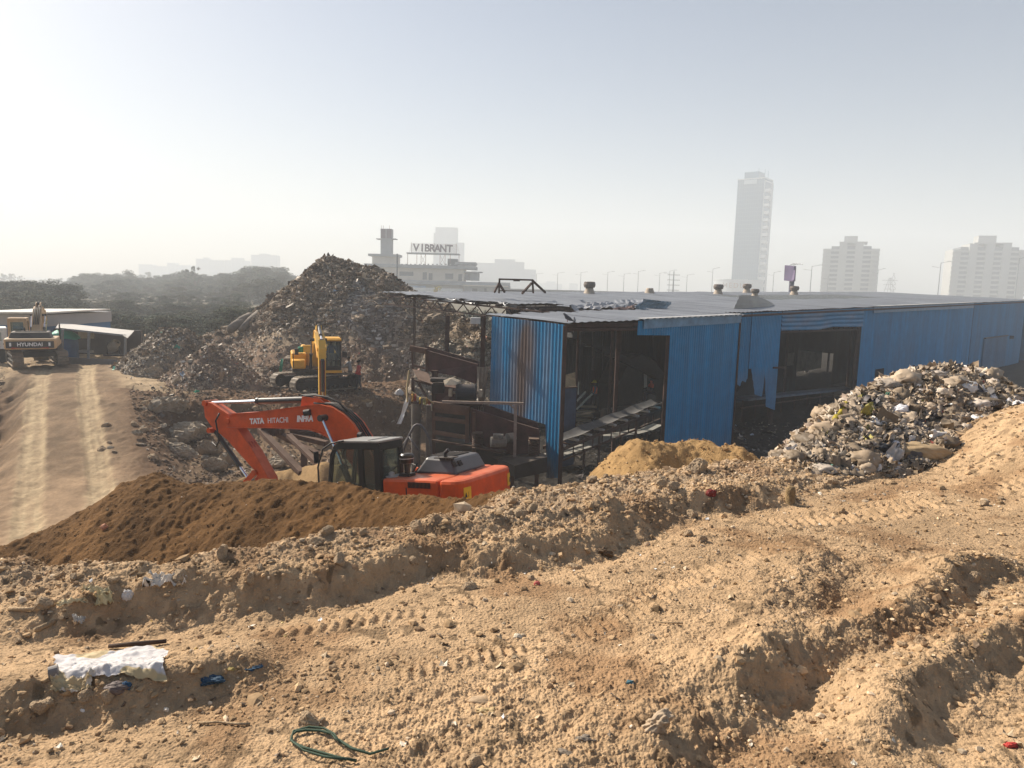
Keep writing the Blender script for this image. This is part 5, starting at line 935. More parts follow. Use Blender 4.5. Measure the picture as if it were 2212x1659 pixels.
    # --- cab
    X0, X1, Y0, Y1, Zb, Zt = -0.6, 1.0, 0.38, 1.38, 1.12, 2.92
    cab = MB(); p = 0.1
    prof = [(X0, Zb), (X1 - 0.02, Zb), (X1 + 0.08, Zb + 0.55), (X1 - 0.06, Zt - 0.32), (X1 - 0.2, Zt - 0.07), (X1 - 0.35, Zt), (X0 + 0.05, Zt), (X0, Zt - 0.06)]
    sill = Zb + 0.60
    for y in (Y0, Y1):  # side walls as a frame of bars round the windows
        w_ = 0.07; ya, yb = (y, y + w_) if y == Y0 else (y - w_, y)
        cab.prism([(X0, Zb), (X1 - 0.02, Zb), (X1 + 0.08, sill - 0.02), (X1 + 0.075, sill), (X0, sill)], ya, yb)
        cab.prism([(X0, sill), (X0 + 0.17, sill), (X0 + 0.17, Zt - 0.16), (X0, Zt - 0.16)], ya + .001, yb - .001)
        cab.prism([(-0.10, sill), (0.06, sill), (0.06, Zt - 0.16), (-0.10, Zt - 0.16)], ya + .001, yb - .001)
        cab.prism([(X0, Zt - 0.17), (X1 - 0.15, Zt - 0.17), (X1 - 0.2, Zt - 0.07), (X1 - 0.35, Zt), (X0 + 0.05, Zt), (X0, Zt - 0.06)], ya, yb)
        cab.prism([(X1 - 0.04, sill), (X1 + 0.075, sill), (X1 - 0.06, Zt - 0.32), (X1 - 0.15, Zt - 0.17), (X1 - 0.27, Zt - 0.17), (X1 - 0.16, Zt - 0.34)], ya - .001, yb + .001)
    cab.bb((X0, Y0 + .07, Zb), (X0 + 0.07, Y1 - .07, Zb + 0.90)); cab.bb((X0, Y0 + .07, Zt - 0.2), (X0 + 0.07, Y1 - .07, Zt)); cab.bb((X0 + .001, Y0 + 0.07, Zb + 0.9), (X0 + 0.069, Y0 + 0.16, Zt - 0.2)); cab.bb((X0 + .001, Y1 - 0.16, Zb + 0.9), (X0 + 0.069, Y1 - 0.07, Zt - 0.2))
    cab.bb((X1 - 0.09, Y0 + .07, Zb), (X1 - 0.02, Y1 - .07, Zb + 0.3)); cab.beam((X1 - 0.02, Y0 + .07, Zb + 0.6), (X1 - 0.02, Y1 - .07, Zb + 0.6), 0.04, 0.05)
    cab.bb((X1 - 0.4, Y0 + .07, Zt - 0.09), (X1 - 0.2, Y1 - .07, Zt - .02)); cab.bb((X0 + .07, Y0 + .07, Zb), (X1 - .09, Y1 - .07, Zb + 0.08))
    cb = cab.obj('cab', cm_, root, bevel=0.012)
    mb = MB(); mb.bb((X0 - 0.01, Y0 - 0.01, Zt - 0.005), (X1 - 0.33, Y1 + 0.01, Zt + 0.045)); mb.bb((X0 + 0.35, Y0 + 0.1, Zt + 0.04), (X0 + 0.42, Y1 - .1, Zt + 0.065)); mb.obj('cab_roof', pal_.get('roof', cm_), cb, bevel=0.02)
    for nm, pts in (('window', [(X0 + 0.13, Y1 - 0.035, sill), (-0.08, Y1 - 0.035, sill), (-0.08, Y1 - 0.035, Zt - 0.16), (X0 + 0.13, Y1 - 0.035, Zt - 0.16)]), ('window', [(0.04, Y1 - 0.035, sill), (X1 + 0.0, Y1 - 0.035, sill), (X1 - 0.1, Y1 - 0.035, Zt - 0.32), (X1 - 0.2, Y1 - 0.035, Zt - 0.16), (0.04, Y1 - 0.035, Zt - 0.16)]),
                    ('window', [(X0 + 0.13, Y0 + 0.035, sill), (X1, Y0 + 0.035, sill), (X1 - 0.1, Y0 + 0.035, Zt - 0.32), (X1 - 0.2, Y0 + 0.035, Zt - 0.16), (X0 + 0.13, Y0 + 0.035, Zt - 0.16)]),
                    ('rear_window', [(X0 + 0.03, Y0 + 0.14, Zb + 0.88), (X0 + 0.03, Y1 - 0.14, Zb + 0.88), (X0 + 0.03, Y1 - 0.14, Zt - 0.19), (X0 + 0.03, Y0 + 0.14, Zt - 0.19)]),
                    ('windscreen', [(X1 - 0.03, Y0 + 0.07, Zb + 0.28), (X1 - 0.03, Y1 - 0.07, Zb + 0.28), (X1 - 0.01, Y1 - 0.07, Zb + 0.6), (X1 - 0.14, Y1 - 0.07, Zt - 0.34), (X1 - 0.3, Y1 - 0.07, Zt - 0.08), (X1 - 0.3, Y0 + 0.07, Zt - 0.08), (X1 - 0.14, Y0 + 0.07, Zt - 0.34), (X1 - 0.01, Y0 + 0.07, Zb + 0.6)])):
        if nm == 'windscreen':
            mb = MB(); mb.grid([[pts[0], pts[1]], [pts[7], pts[2]], [pts[6], pts[3]], [pts[5], pts[4]]])
            me_ = mb.obj(nm, glassm, cb)
        else: MB().plate(pts, 0.008).obj(nm, glassm, cb)
    mb = MB(); mb.bb((-0.25, 0.66, Zb + 0.08), (0.3, 1.12, Zb + 0.48)); mb.beam((-0.24, 0.89, Zb + 0.45), (-0.36, 0.89, Zb + 1.15), 0.44, 0.12, (1, 0, 0)); mb.obj('seat', mat('seat_fabric', (0.05, 0.05, 0.055), 0.9, 0.2), cb, bevel=0.04)
    # --- boom and arm
    bt, bb_ = pose['boom']; mb = MB(); poly = bt + bb_[::-1]; mb.prism(poly, -0.21, 0.21); bo_ = mb.obj('boom', armc, root, bevel=0.015)
    mb = MB()
    for k in range(len(bt) - 1): mb.beam((bt[k][0], 0, bt[k][1] + 0.004), (bt[k + 1][0], 0, bt[k + 1][1] + 0.004), 0.50, 0.018)
    for k in range(len(bb_) - 1): mb.beam((bb_[k][0], 0, bb_[k][1] - 0.004), (bb_[k + 1][0], 0, bb_[k + 1][1] - 0.004), 0.50, 0.018)
    mb.obj('boom_flange', armc, bo_)
    mb = MB(); mb.prism(pose['arm'], -0.18, 0.18); ao = mb.obj('arm', armc, root, bevel=0.015)
    if 'armribs' in pose:
        mb = MB()
        for yy in (-0.11, 0.0, 0.11): mb.tube([(p_[0], yy, p_[1]) for p_ in pose['armribs']], 0.022, 6)
        mb.obj('arm_pipe', mat('arm_pipe_paint', tuple(0.6 * c for c in pal_['rgb']), 0.5, 0.2), ao)
    def cyl_(nm, a, b, f, r_, y=0.0, par=root, grey=None):
        a, b = Vector((a[0], y, a[1])), Vector((b[0], y, b[1])); m_ = a.lerp(b, f); o = MB().cyl(a, m_, r_, n=16).obj(nm, grey or glossblack, par, smooth=False); e = MB(); d = (b - a).normalized(); e.cyl(m_ - d * 0.06, m_ + d * 0.02, r_ * 1.18, n=16); e.cyl(a - Vector((0, r_ * 1.1, 0)), a + Vector((0, r_ * 1.1, 0)), r_ * 1.15, n=14); e.obj('gland', grey or glossblack, o)
        MB().cyl(m_, b, r_ * 0.55, n=12).obj('rod', chrome, o); e = MB(); e.cyl(b - Vector((0, r_ * 1.2, 0)), b + Vector((0, r_ * 1.2, 0)), r_, n=14); e.obj('rod_eye', grey or glossblack, o); return o
    g_ = pal_.get('cyl')
    for yy in (-0.36, 0.36): cyl_('boom_cylinder', pose['bc'][0], pose['bc'][1], pose.get('bcf', 0.52), 0.085, yy, grey=g_)
    mb = MB(); mb.cyl((pose['bc'][1][0], -0.46, pose['bc'][1][1]), (pose['bc'][1][0], 0.46, pose['bc'][1][1]), 0.09, n=16); mb.obj('boom_pin', darkm, bo_)
    cyl_('arm_cylinder', pose['ac'][0], pose['ac'][1], pose.get('acf', 0.5), 0.09, grey=g_)
    mb = MB(); c = pose['ac'][0]; mb.prism([(c[0] + 0.12, c[1] + 0.1), (c[0] - 0.5, c[1] + 0.02), (c[0] - 0.75, c[1] - 0.16), (c[0] + 0.2, c[1] - 0.2)], 0.10, 0.14); mb.prism([(c[0] + 0.12, c[1] + 0.1), (c[0] - 0.5, c[1] + 0.02), (c[0] - 0.75, c[1] - 0.16), (c[0] + 0.2, c[1] - 0.2)], -0.14, -0.10); mb.obj('boom_bracket', armc, bo_)
    cyl_('bucket_cylinder', pose['kc'][0], pose['kc'][1], pose.get('kcf', 0.72), 0.075, grey=g_)
    mb = MB(); e = pose['kc'][1]; l = pose['link']
    for yy in (-0.22, 0.22): mb.beam((e[0], yy, e[1]), (l[0], yy, l[1]), 0.05, 0.16); 
    mb.cyl((l[0], -0.26, l[1]), (l[0], 0.26, l[1]), 0.09, n=14); mb.cyl((pose['tip'][0], -0.28, pose['tip'][1]), (pose['tip'][0], 0.28, pose['tip'][1]), 0.1, n=14); mb.obj('bucket_link', armc if not g_ else g_, root, bevel=0.01)
    t_ = pose['tip']; ang = pose.get('bka', 0.0); bp = [(0, 0.12), (0.35, 0.18), (0.62, -0.1), (0.7, -0.6), (0.35, -1.05), (-0.15, -1.15), (-0.55, -0.95), (-0.45, -0.86), (-0.1, -0.98), (0.25, -0.9), (0.52, -0.55), (0.45, -0.15), (0.2, -0.02)]
    ca, sa = math.cos(ang), math.sin(ang); bp = [(t_[0] + x * ca - z * sa, t_[1] + x * sa + z * ca) for x, z in bp]; mb = MB(); mb.prism(bp, -0.5, 0.5)
    side = [bp[i] for i in (0, 1, 2, 3, 4, 5, 6)]; mb.prism(side, -0.53, -0.5); mb.prism(side, 0.5, 0.53); mb.obj('bucket', mat('bucket_steel', (0.13, 0.12, 0.11), 0.6, 0.35, 4, dust=0.7), root)
    # pins, hoses, lamps
    mb = MB()
    for (x, z, r_) in pose.get('pins', []): mb.cyl((x, -0.25, z), (x, 0.25, z), r_, n=14)
    mb.obj('pivot_pin', armc, ao)
    for k, hp in enumerate(pose.get('hoses', [])): MB().tube(hp, 0.026, 8).obj('hose', blackm, bo_, smooth=True)
    return root
orange = mat('orange_paint', (0.64, 0.078, 0.004), 0.42, 0.2, 2.5, spec=0.28, dust=0.4);  # dust on upward faces, strengthened to paint sun glare on the tops
cabblack = mat('cab_black', (0.012, 0.012, 0.012), 0.5, 0.2, 3, dust=0.3)
hoodg = mat('grey_hood_plastic', (0.055, 0.062, 0.075), 0.4, 0.15, 3, spec=0.6, dust=0.25)
poseA = dict(boom=([(5.75, 3.52), (5.44, 3.60), (4.73, 3.62), (3.19, 3.75), (2.63, 3.80), (2.2, 3.81), (1.74, 3.72), (1.37, 3.52), (1.09, 3.28), (0.62, 2.62), (0.28, 1.98), (0.12, 1.72)], [(5.85, 3.2), (5.5, 3.18), (4.3, 3.19), (3.2, 3.16), (2.67, 3.14), (2.31, 3.06), (1.96, 2.92), (1.71, 2.74), (1.2, 2.2), (0.85, 1.75), (0.45, 1.45), (0.12, 1.38)]),
             arm=[(6.72, 3.98), (6.50, 3.93), (5.84, 3.60), (5.45, 3.15), (4.88, 2.51), (4.31, 1.72), (4.22, 1.3), (4.42, 1.2), (4.62, 1.62), (4.85, 1.92), (5.92, 2.82), (6.51, 3.19), (6.80, 3.50), (6.84, 3.86)], armribs=[(5.1, 2.76), (4.98, 2.60), (4.6, 2.06), (4.30, 1.6)],
             bc=((0.95, 1.25), (2.04, 3.46)), bcf=0.42, ac=((2.80, 3.96), (6.74, 3.93)), acf=0.50, kc=((6.60, 3.08), (5.22, 1.55)), kcf=0.70, link=(4.82, 1.86), tip=(4.32, 1.36), bka=-0.3,
             pins=[(5.82, 3.37, 0.1), (6.74, 3.93, 0.09), (6.6, 3.1, 0.08)],
             hoses=[[(2.9, 0.1, 4.05), (2.5, 0.12, 4.08), (2.0, 0.14, 4.02), (1.6, 0.14, 3.86), (1.35, 0.12, 3.6)], [(3.3, -0.05, 3.95), (3.1, -0.05, 4.08), (2.6, -0.05, 4.1), (2.1, 0.0, 3.95)], [(6.1, 0.24, 3.62), (6.25, 0.26, 3.4), (6.2, 0.26, 3.1), (6.15, 0.26, 2.8), (6.3, 0.24, 2.62), (6.5, 0.22, 2.75)]] + [[(2.5, yy, 3.86), (1.9, yy, 3.82), (1.45, yy, 3.62), (1.1, yy, 3.33), (0.65, yy, 2.70), (0.35, yy, 2.1)] for yy in (-0.14, -0.05, 0.05, 0.14)])
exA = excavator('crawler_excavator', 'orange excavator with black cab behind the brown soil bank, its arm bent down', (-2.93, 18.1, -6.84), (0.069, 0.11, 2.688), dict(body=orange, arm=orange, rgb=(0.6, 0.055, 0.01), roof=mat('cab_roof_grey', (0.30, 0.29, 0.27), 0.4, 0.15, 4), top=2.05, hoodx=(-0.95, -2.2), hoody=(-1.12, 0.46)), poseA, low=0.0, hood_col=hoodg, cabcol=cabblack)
boomA = [c for c in exA.children if c.name.startswith('boom') and 'cyl' not in c.name][0]
wl = mat('white_decal', (0.85, 0.83, 0.82), 0.5, 0.03)
tz = (R(90), 0, R(180))
text('lettering', 'TATA', 0.215, wl, boomA, (4.62, 0.214, 3.37), (R(90), R(-1.5), R(180)), 0.003, 0.012, 0.98, 1.02)
text('lettering', 'HITACHI', 0.215, wl, boomA, (3.80, 0.214, 3.39), (R(90), R(-1.5), R(180)), 0.003, 0.001, 0.93, 1.02)
text('lettering', 'INFRA', 0.235, wl, boomA, (2.80, 0.214, 3.43), (R(90), R(-1.5), R(180)), 0.003, 0.012, 0.90, 1.0, 0.2)
# precleaner, fuel cap, decals, mirrors, lamps, rail
mb = MB(); c = (-1.05, 0.88, 2.05); mb.lathe([(0.07, 0.0), (0.07, 0.30), (0.16, 0.32), (0.17, 0.40), (0.18, 0.42), (0.18, 0.52), (0.14, 0.56)], c, 22); mb.bb((-1.2, 0.74, 2.03), (-0.9, 1.02, 2.12)); mb.obj('air_precleaner', glossblack, exA)
mb = MB(); mb.lathe([(0.18, 0.43), (0.183, 0.445)], (c[0], c[1], c[2]), 22); mb.obj('precleaner_band', whitem, exA)
mb = MB(); mb.lathe([(0.15, 0), (0.15, 0.02), (0.08, 0.03), (0.07, 0.1), (0.03, 0.13)], (-0.74, 1.1, 2.05), 18); mb.lathe([(0.13, 0), (0.13, 0.02)], (-0.76, 0.8, 2.05), 18).obj('filler_cap', mat('cap_metal', (0.4, 0.38, 0.35), 0.5, 0.2), exA)
yel = mat('yellow_decal', (0.8, 0.5, 0.02), 0.5, 0.05)
def cwp(yv, z, o=0.012):
    t_ = abs(yv) / 1.37; s_ = min(1, t_ ** (1 / 0.30)); co_ = math.sqrt(max(0, 1 - s_ * s_)); return (-2.25 - 0.62 * co_ ** 0.38 - o, yv, z)
for yv, lb in ((1.06, 1), (-1.1, 2)):
    mb = MB(); a1, a2 = cwp(yv - 0.13, 1.5), cwp(yv + 0.13, 1.5); mb.plate([(a1[0], a1[1], 1.55), (a2[0], a2[1], 1.55), (a2[0], a2[1], 1.87), (a1[0], a1[1], 1.87)], (-0.004, 0, 0)); dec = mb.obj('warning_label', yel, exA)
    mb = MB(); m1 = [(a1[k] + a2[k]) / 2 for k in range(3)]; tx = m1[0] - 0.008; dy = (a2[1] - a1[1]); mb.plate([(tx, m1[1] + 0.02, 1.64), (tx, m1[1] + 0.12, 1.64), (tx, m1[1] + 0.07, 1.76)], (-0.003, 0, 0)); mb.bb((tx - .003, m1[1] - 0.1, 1.64), (tx, m1[1] - 0.02, 1.67)); mb.bb((tx - .003, m1[1] - 0.06, 1.67), (tx, m1[1] - 0.03, 1.76)); mb.obj('symbol', blackm, dec)
mb = MB(); mb.cyl((2.55, 0.25, 3.62), (2.72, 0.30, 3.60), 0.09, n=14); mb.cyl((0.75, 0.30, 2.98), (0.86, 0.30, 3.0), 0.085, n=14); mb.tube([(0.75, 0.3, 2.98), (0.7, 0.36, 2.8)], 0.02, 6).obj('work_lamp', blackm, exA)
mb = MB(); mb.tube([(1.08, 1.42, 1.2), (1.22, 1.5, 1.5), (1.24, 1.5, 2.3), (1.1, 1.45, 2.75), (0.85, 1.42, 2.9), (0.45, 1.42, 2.96)], 0.022, 8); mb.tube([(1.15, 0.45, 2.1), (1.3, 0.4, 2.4), (1.2, 0.4, 2.7)], 0.02, 6); mb.obj('handrail', darkm, exA, smooth=True)
mb = MB(); mb.box((1.28, 1.5, 2.55), (0.05, 0.16, 0.3)); mb.box((1.35, 0.35, 2.5), (0.05, 0.15, 0.28)); mb.obj('mirror', darkm, exA, bevel=0.02)
mb = MB(); mb.tube([(-0.7, 0.3, 1.9), (-0.9, 0.2, 2.25), (-0.5, 0.1, 2.35), (0.1, 0.1, 2.0)], 0.03, 8); mb.tube([(-0.7, 0.2, 1.9), (-0.9, 0.1, 2.15), (-0.5, 0.0, 2.25)], 0.03, 8).obj('hydraulic_hose', blackm, exA, smooth=True)
# --- yellow machine facing us
yelp = mat('yellow_paint', (0.80, 0.40, 0.025), 0.5, 0.12, 2.5, spec=0.35, dust=0.25)
poseB = dict(boom=([(5.05, 2.75), (4.2, 3.15), (3.3, 3.5), (2.6, 3.6), (2.0, 3.45), (1.4, 2.95), (0.8, 2.4), (0.12, 1.75)], [(4.95, 2.3), (4.1, 2.65), (3.3, 2.9), (2.7, 2.95), (2.2, 2.8), (1.7, 2.45), (1.1, 1.9), (0.5, 1.35)]),
             arm=[(4.95, 3.2), (5.15, 3.25), (5.35, 2.8), (5.38, 2.1), (5.25, -0.1), (5.0, -0.85), (4.88, -0.8), (4.85, 1.9), (4.8, 2.5)], armribs=[(5.4, 2.2), (5.33, 1.0), (5.28, 0.1)],
             bc=((0.95, 1.3), (2.35, 3.05)), bcf=0.5, ac=((2.9, 3.8), (5.0, 3.2)), acf=0.62, kc=((5.5, 2.2), (5.5, -0.1)), kcf=0.7, link=(5.15, -0.5), tip=(5.0, -0.85), bka=-1.0, pins=[(5.0, 2.75, 0.1)],
             hoses=[[(2.6, yy, 3.67), (2.0, yy, 3.53), (1.4, yy, 3.05), (0.8, yy, 2.5)] for yy in (-0.1, 0.1)] + [[(3.4, -0.3, 3.75), (3.0, -0.32, 3.95), (2.6, -0.3, 3.8)]])
exB = excavator('crawler_excavator', 'yellow excavator facing the viewer on the platform, arm reaching down over the pit edge', tuple(P(683, 836, 41.5) + np.array([0, 0, -0.05])), (0, 0, R(-71)), dict(body=yelp, arm=mat('yellow_arm_paint', (0.82, 0.46, 0.06), 0.5, 0.12, 2.5, dust=0.5), rgb=(0.7, 0.4, 0.05), cw=yelp, top=2.05, shoe=mat('worn_shoe', (0.26, 0.225, 0.18), 0.7, 0.3, 6, dust=0.5)), poseB, low=R(-64), scale=0.99, cabcol=cabblack)
mb = MB(); mb.bb((-0.6, 0.36, 2.93), (0.72, 1.4, 3.02)); mb.bb((0.70, 0.36, 2.86), (1.0, 1.4, 2.98)); mb.obj('roof_cover', yelp, exB, bevel=0.03)
mb = MB(); mb.bb((-0.61, 0.36, 1.0), (1.06, 1.42, 1.16)).obj('cab_sill', yelp, exB, bevel=0.02)
mb = MB(); mb.bb((0.74, -1.28, 1.3), (0.762, -0.70, 1.70)); mb.bb((0.74, -1.28, 1.26), (0.77, -0.7, 1.28)); mb.obj('toolbox_door', mat('yellow_panel', (0.6, 0.33, 0.03), 0.5, 0.15), exB, bevel=0.01)
mb = MB(); mb.tube([(0.78, -1.3, 1.3), (0.8, -1.3, 2.1), (0.4, -1.3, 2.3), (-0.2, -1.3, 2.3)], 0.02, 6); mb.cyl((0.1, -1.1, 2.0), (0.1, -1.1, 2.35), 0.12, n=12); mb.box((1.15, 1.55, 2.1), (0.08, 0.28, 0.34)); mb.obj('handrail', darkm, exB)
mb = MB(); mb.lathe([(0.15, 0), (0.16, 0.3), (0.1, 0.34)], (-0.3, -0.85, 2.1), 14).obj('green_drum', mat('green_cloth', (0.03, 0.22, 0.14), 0.8, 0.15), exB)
# --- beige machine at the left, seen from behind
bei = mat('beige_paint', (0.56, 0.37, 0.20), 0.55, 0.12, 2.5, dust=0.5); dgr = mat('dark_grey_panel', (0.055, 0.052, 0.05), 0.6, 0.2, 3, dust=0.3)
poseC = dict(boom=poseB['boom'],
             arm=[(5.0, 3.3), (5.3, 3.2), (5.35, 2.7), (5.0, 1.8), (4.2, 0.7), (4.0, 0.8), (4.4, 1.7), (4.8, 2.5)], bc=((0.95, 1.3), (2.35, 3.05)), ac=((2.9, 3.8), (5.1, 3.2)), acf=0.6, kc=((5.4, 2.5), (4.7, 1.0)), kcf=0.7, link=(4.3, 0.85), tip=(4.1, 0.8), bka=-0.8, pins=[(5.0, 2.6, 0.1)],
             hoses=[[(2.6, yy, 3.67), (2.0, yy, 3.53), (1.4, yy, 3.05), (0.8, yy, 2.5)] for yy in (-0.14, -0.05, 0.05, 0.14)])
exC = excavator('crawler_excavator', 'dusty beige excavator seen from behind on the upper dirt lot at the left', tuple(P(80, 785, 46.0)), (0, 0, R(118)), dict(body=bei, arm=bei, rgb=(0.5, 0.35, 0.2), cw=bei, top=1.82, hoodx=(-1.0, -2.5), hoody=(-1.1, 1.15), shoe=mat('dusty_shoe', (0.20, 0.165, 0.13), 0.8, 0.3, 6, dust=0.8)), poseC, low=R(12), scale=1.0, hood_col=dgr, cabcol=bei)
pts = [(cwp(y_, 1.6, 0.012)[0], y_) for y_ in np.linspace(-1.24, 1.24, 15)]; mb = MB()
for k in range(14): mb.plate([(pts[k][0], pts[k][1], 1.24), (pts[k + 1][0], pts[k + 1][1], 1.24), (pts[k + 1][0], pts[k + 1][1], 1.66), (pts[k][0], pts[k][1], 1.66)], (-0.006, 0, 0))
pc_ = mb.obj('rear_band', dgr, exC); text('lettering', 'HYUNDAI', 0.30, wl, exC, (-2.905, 0, 1.46), (R(90), 0, R(-90)), 0.004, 0.010, 0.96, 1.04)
for y_ in (0.95, -1.06): MB().bb((-2.86, y_, 1.36), (-2.875, y_ + .11, 1.58)).obj('rear_lamp', wl, exC)
for s_ in (1, -1):
    mb = MB(); mb.plate([(-2.90, s_ * 0.5, 1.26), (-2.89, s_ * 0.95, 1.2), (-2.89, s_ * 0.95, 1.30)], (-0.01, 0, 0)); mb.obj('red_reflector', mat('red_reflector', (0.4, 0.04, 0.03), 0.4, 0.05), exC)
mb = MB(); mb.tube([(0.9, -1.3, 1.4), (0.9, -1.3, 2.5), (0.7, -1.3, 2.65), (0.4, -1.3, 2.5), (0.4, -1.3, 1.6)], 0.025, 6).obj('handrail', darkm, exC)

# ================================================================ PEOPLE
def person(label, loc, rz, joints, rads, edges, skin, tops, legs, hair=None, extra=None, cat='person', scale=1.0):
    """one skinned body; material slots follow height: legs, top, skin"""
    me = bpy.data.meshes.new('person'); me.from_pydata(joints, edges, []); o = bpy.data.objects.new('person', me); C.objects.link(o); o.location = loc; o.rotation_euler = (0, 0, rz); o.scale = (scale,) * 3
    sk = o.modifiers.new('skin', 'SKIN'); sk.use_smooth_shade = True
    for i, r_ in enumerate(rads): me.skin_vertices[0].data[i].radius = r_ if hasattr(r_, '__len__') else (r_, r_)
    me.skin_vertices[0].data[0].use_root = True; sb = o.modifiers.new('sub', 'SUBSURF'); sb.levels = 1; sb.render_levels = 1
    m = bpy.data.materials.new('person_surface'); m.use_nodes = True; n = m.node_tree.nodes; l = m.node_tree.links; b = n['Principled BSDF']; b.inputs['Roughness'].default_value = 0.85
    at = n.new('ShaderNodeTexCoord'); sx = n.new('ShaderNodeSeparateXYZ'); l.new(at.outputs['Object'], sx.inputs[0]); rp_ = n.new('ShaderNodeValToRGB'); rp_.color_ramp.interpolation = 'CONSTANT'; mr = n.new('ShaderNodeMath'); mr.operation = 'DIVIDE'; mr.inputs[1].default_value = 2.0; l.new(sx.outputs[2], mr.inputs[0]); l.new(mr.outputs[0], rp_.inputs[0])
    st = [(0.0, (0.03, 0.025, 0.02)), (0.04, legs), (0.46, tops), (0.735, skin), (0.81, skin)]
    rp_.color_ramp.elements[0].position = st[0][0]; rp_.color_ramp.elements[0].color = (*st[0][1], 1); rp_.color_ramp.elements[1].position = st[1][0]; rp_.color_ramp.elements[1].color = (*st[1][1], 1)
    for p_, c_ in st[2:]: e = rp_.color_ramp.elements.new(p_); e.color = (*c_, 1)
    l.new(rp_.outputs[0], b.inputs['Base Color']); me.materials.append(m); tag(o, label, cat)
    return o
def standing(lean=0.0, larm=(0.2, 0.25, 0.9), rarm=(-0.2, 0.25, 0.9), lfoot=0.1, rfoot=-0.1, head=(0, 0)):
    # x side, y forward
    J = [(0, 0, 0.93), (0, 0.0, 1.1), (0, lean, 1.30), (0, lean, 1.43), (0, lean * 1.1, 1.52), (head[0], lean * 1.1 + 0.01 + head[1], 1.60), (head[0], lean * 1.1 + 0.02 + head[1], 1.70),
         (0.19, lean, 1.40), (0.26, lean * 0.8 + larm[1] * 0.3, 1.13), (larm[0] + 0.06, larm[1], larm[2]), (larm[0] + 0.05, larm[1] + 0.07, larm[2] - 0.06),
         (-0.19, lean, 1.40), (-0.26, lean * 0.8 + rarm[1] * 0.3, 1.13), (rarm[0] - 0.06, rarm[1], rarm[2]), (rarm[0] - 0.05, rarm[1] + 0.07, rarm[2] - 0.06),
         (0.10, 0, 0.88), (0.11, lfoot * 0.5 + 0.03, 0.48), (0.12, lfoot - 0.02, 0.08), (0.13, lfoot + 0.15, 0.04), (-0.10, 0, 0.88), (-0.11, rfoot * 0.5 + 0.03, 0.48), (-0.12, rfoot - 0.02, 0.08), (-0.13, rfoot + 0.15, 0.04)]
    Rr = [(0.15, 0.11), (0.15, 0.11), (0.17, 0.12), (0.10, 0.08), 0.05, 0.085, 0.08, 0.065, 0.05, 0.036, 0.035, 0.065, 0.05, 0.036, 0.035, 0.10, 0.07, 0.05, 0.045, 0.10, 0.07, 0.05, 0.045]
    E_ = [(0, 1), (1, 2), (2, 3), (3, 4), (4, 5), (5, 6), (3, 7), (7, 8), (8, 9), (9, 10), (3, 11), (11, 12), (12, 13), (13, 14), (0, 15), (15, 16), (16, 17), (17, 18), (0, 19), (19, 20), (20, 21), (21, 22)]
    return J, Rr, E_
SKIN = (0.13, 0.07, 0.045)
hairm = mat('dark_hair', (0.012, 0.01, 0.009), 0.8, 0.2)
def head_parts(o, kind, m, hx=0, hy=0.03, hz=1.66):
    mb = MB()
    if kind == 'hair': mb.lathe([(0.001, 0.125), (0.06, 0.115), (0.095, 0.06), (0.102, 0.0), (0.095, -0.03)], (hx, hy - 0.02, hz + 0.02), 14)
    else: mb.lathe([(0.001, 0.15), (0.07, 0.135), (0.115, 0.08), (0.13, 0.02), (0.155, 0.0), (0.155, -0.012)], (hx, hy, hz + 0.03), 16); mb.bb((hx - 0.1, hy + 0.1, hz + 0.02), (hx + 0.1, hy + 0.2, hz + 0.034))
    return mb.obj('hair' if kind == 'hair' else 'hard_hat', m, o, smooth=True)
def face(o, hx=0, hy=0.03, hz=1.66):
    mb = MB(); mb.lathe([(0.004, 0.03), (0.018, -0.02)], (hx, hy + 0.095, hz - 0.02), 8); mb.box((hx - 0.085, hy, hz - 0.02), (0.02, 0.03, 0.05)); mb.box((hx + 0.085, hy, hz - 0.02), (0.02, 0.03, 0.05)); mb.obj('nose_and_ears', mat('skin', SKIN, 0.7, 0.1), o)
    mb = MB(); mb.box((hx - 0.032, hy + 0.088, hz + 0.005), (0.026, 0.012, 0.012)); mb.box((hx + 0.032, hy + 0.088, hz + 0.005), (0.026, 0.012, 0.012)); mb.box((hx, hy + 0.088, hz - 0.062), (0.045, 0.012, 0.010)); mb.obj('eyes_and_mouth', mat('face_dark', (0.02, 0.01, 0.01), 0.6, 0.1), o)
p1 = P(775, 843, 41.0); J, Rr, E_ = standing(larm=(0.22, 0.10, 0.88), rarm=(-0.16, 0.22, 1.05))
pr = person('person in a red jacket and dark trousers standing beside the yellow excavator track', tuple(p1), R(120), J, Rr, E_, SKIN, (0.45, 0.03, 0.035), (0.02, 0.025, 0.04)); head_parts(pr, 'hair', hairm); face(pr)
p2_ = P(757, 832, 43.6); J, Rr, E_ = standing(lean=0.10, larm=(0.25, 0.6, 1.18), rarm=(-0.1, 0.55, 1.1))
pg = person('person in a pale grey shirt reaching towards the cab of the yellow excavator', tuple(p2_), R(75), J, Rr, E_, SKIN, (0.36, 0.37, 0.36), (0.2, 0.18, 0.15)); head_parts(pg, 'hair', hairm, 0, 0.13); face(pg, 0, 0.13)
p3_ = P(1284, 882, 45.2); J, Rr, E_ = standing(lean=0.03, larm=(0.2, 0.2, 0.95), rarm=(-0.2, 0.2, 0.95))
pw = person('person in a yellow hard hat and orange vest by the pale handrails in the shed', tuple(p3_), R(100), J, Rr, E_, SKIN, (0.10, 0.12, 0.16), (0.02, 0.025, 0.035)); head_parts(pw, 'hat', mat('yellow_helmet', (0.65, 0.5, 0.05), 0.4, 0.1), 0, 0.06); face(pw, 0, 0.06)
vest = mat('orange_vest', (0.75, 0.16, 0.09), 0.8, 0.15)
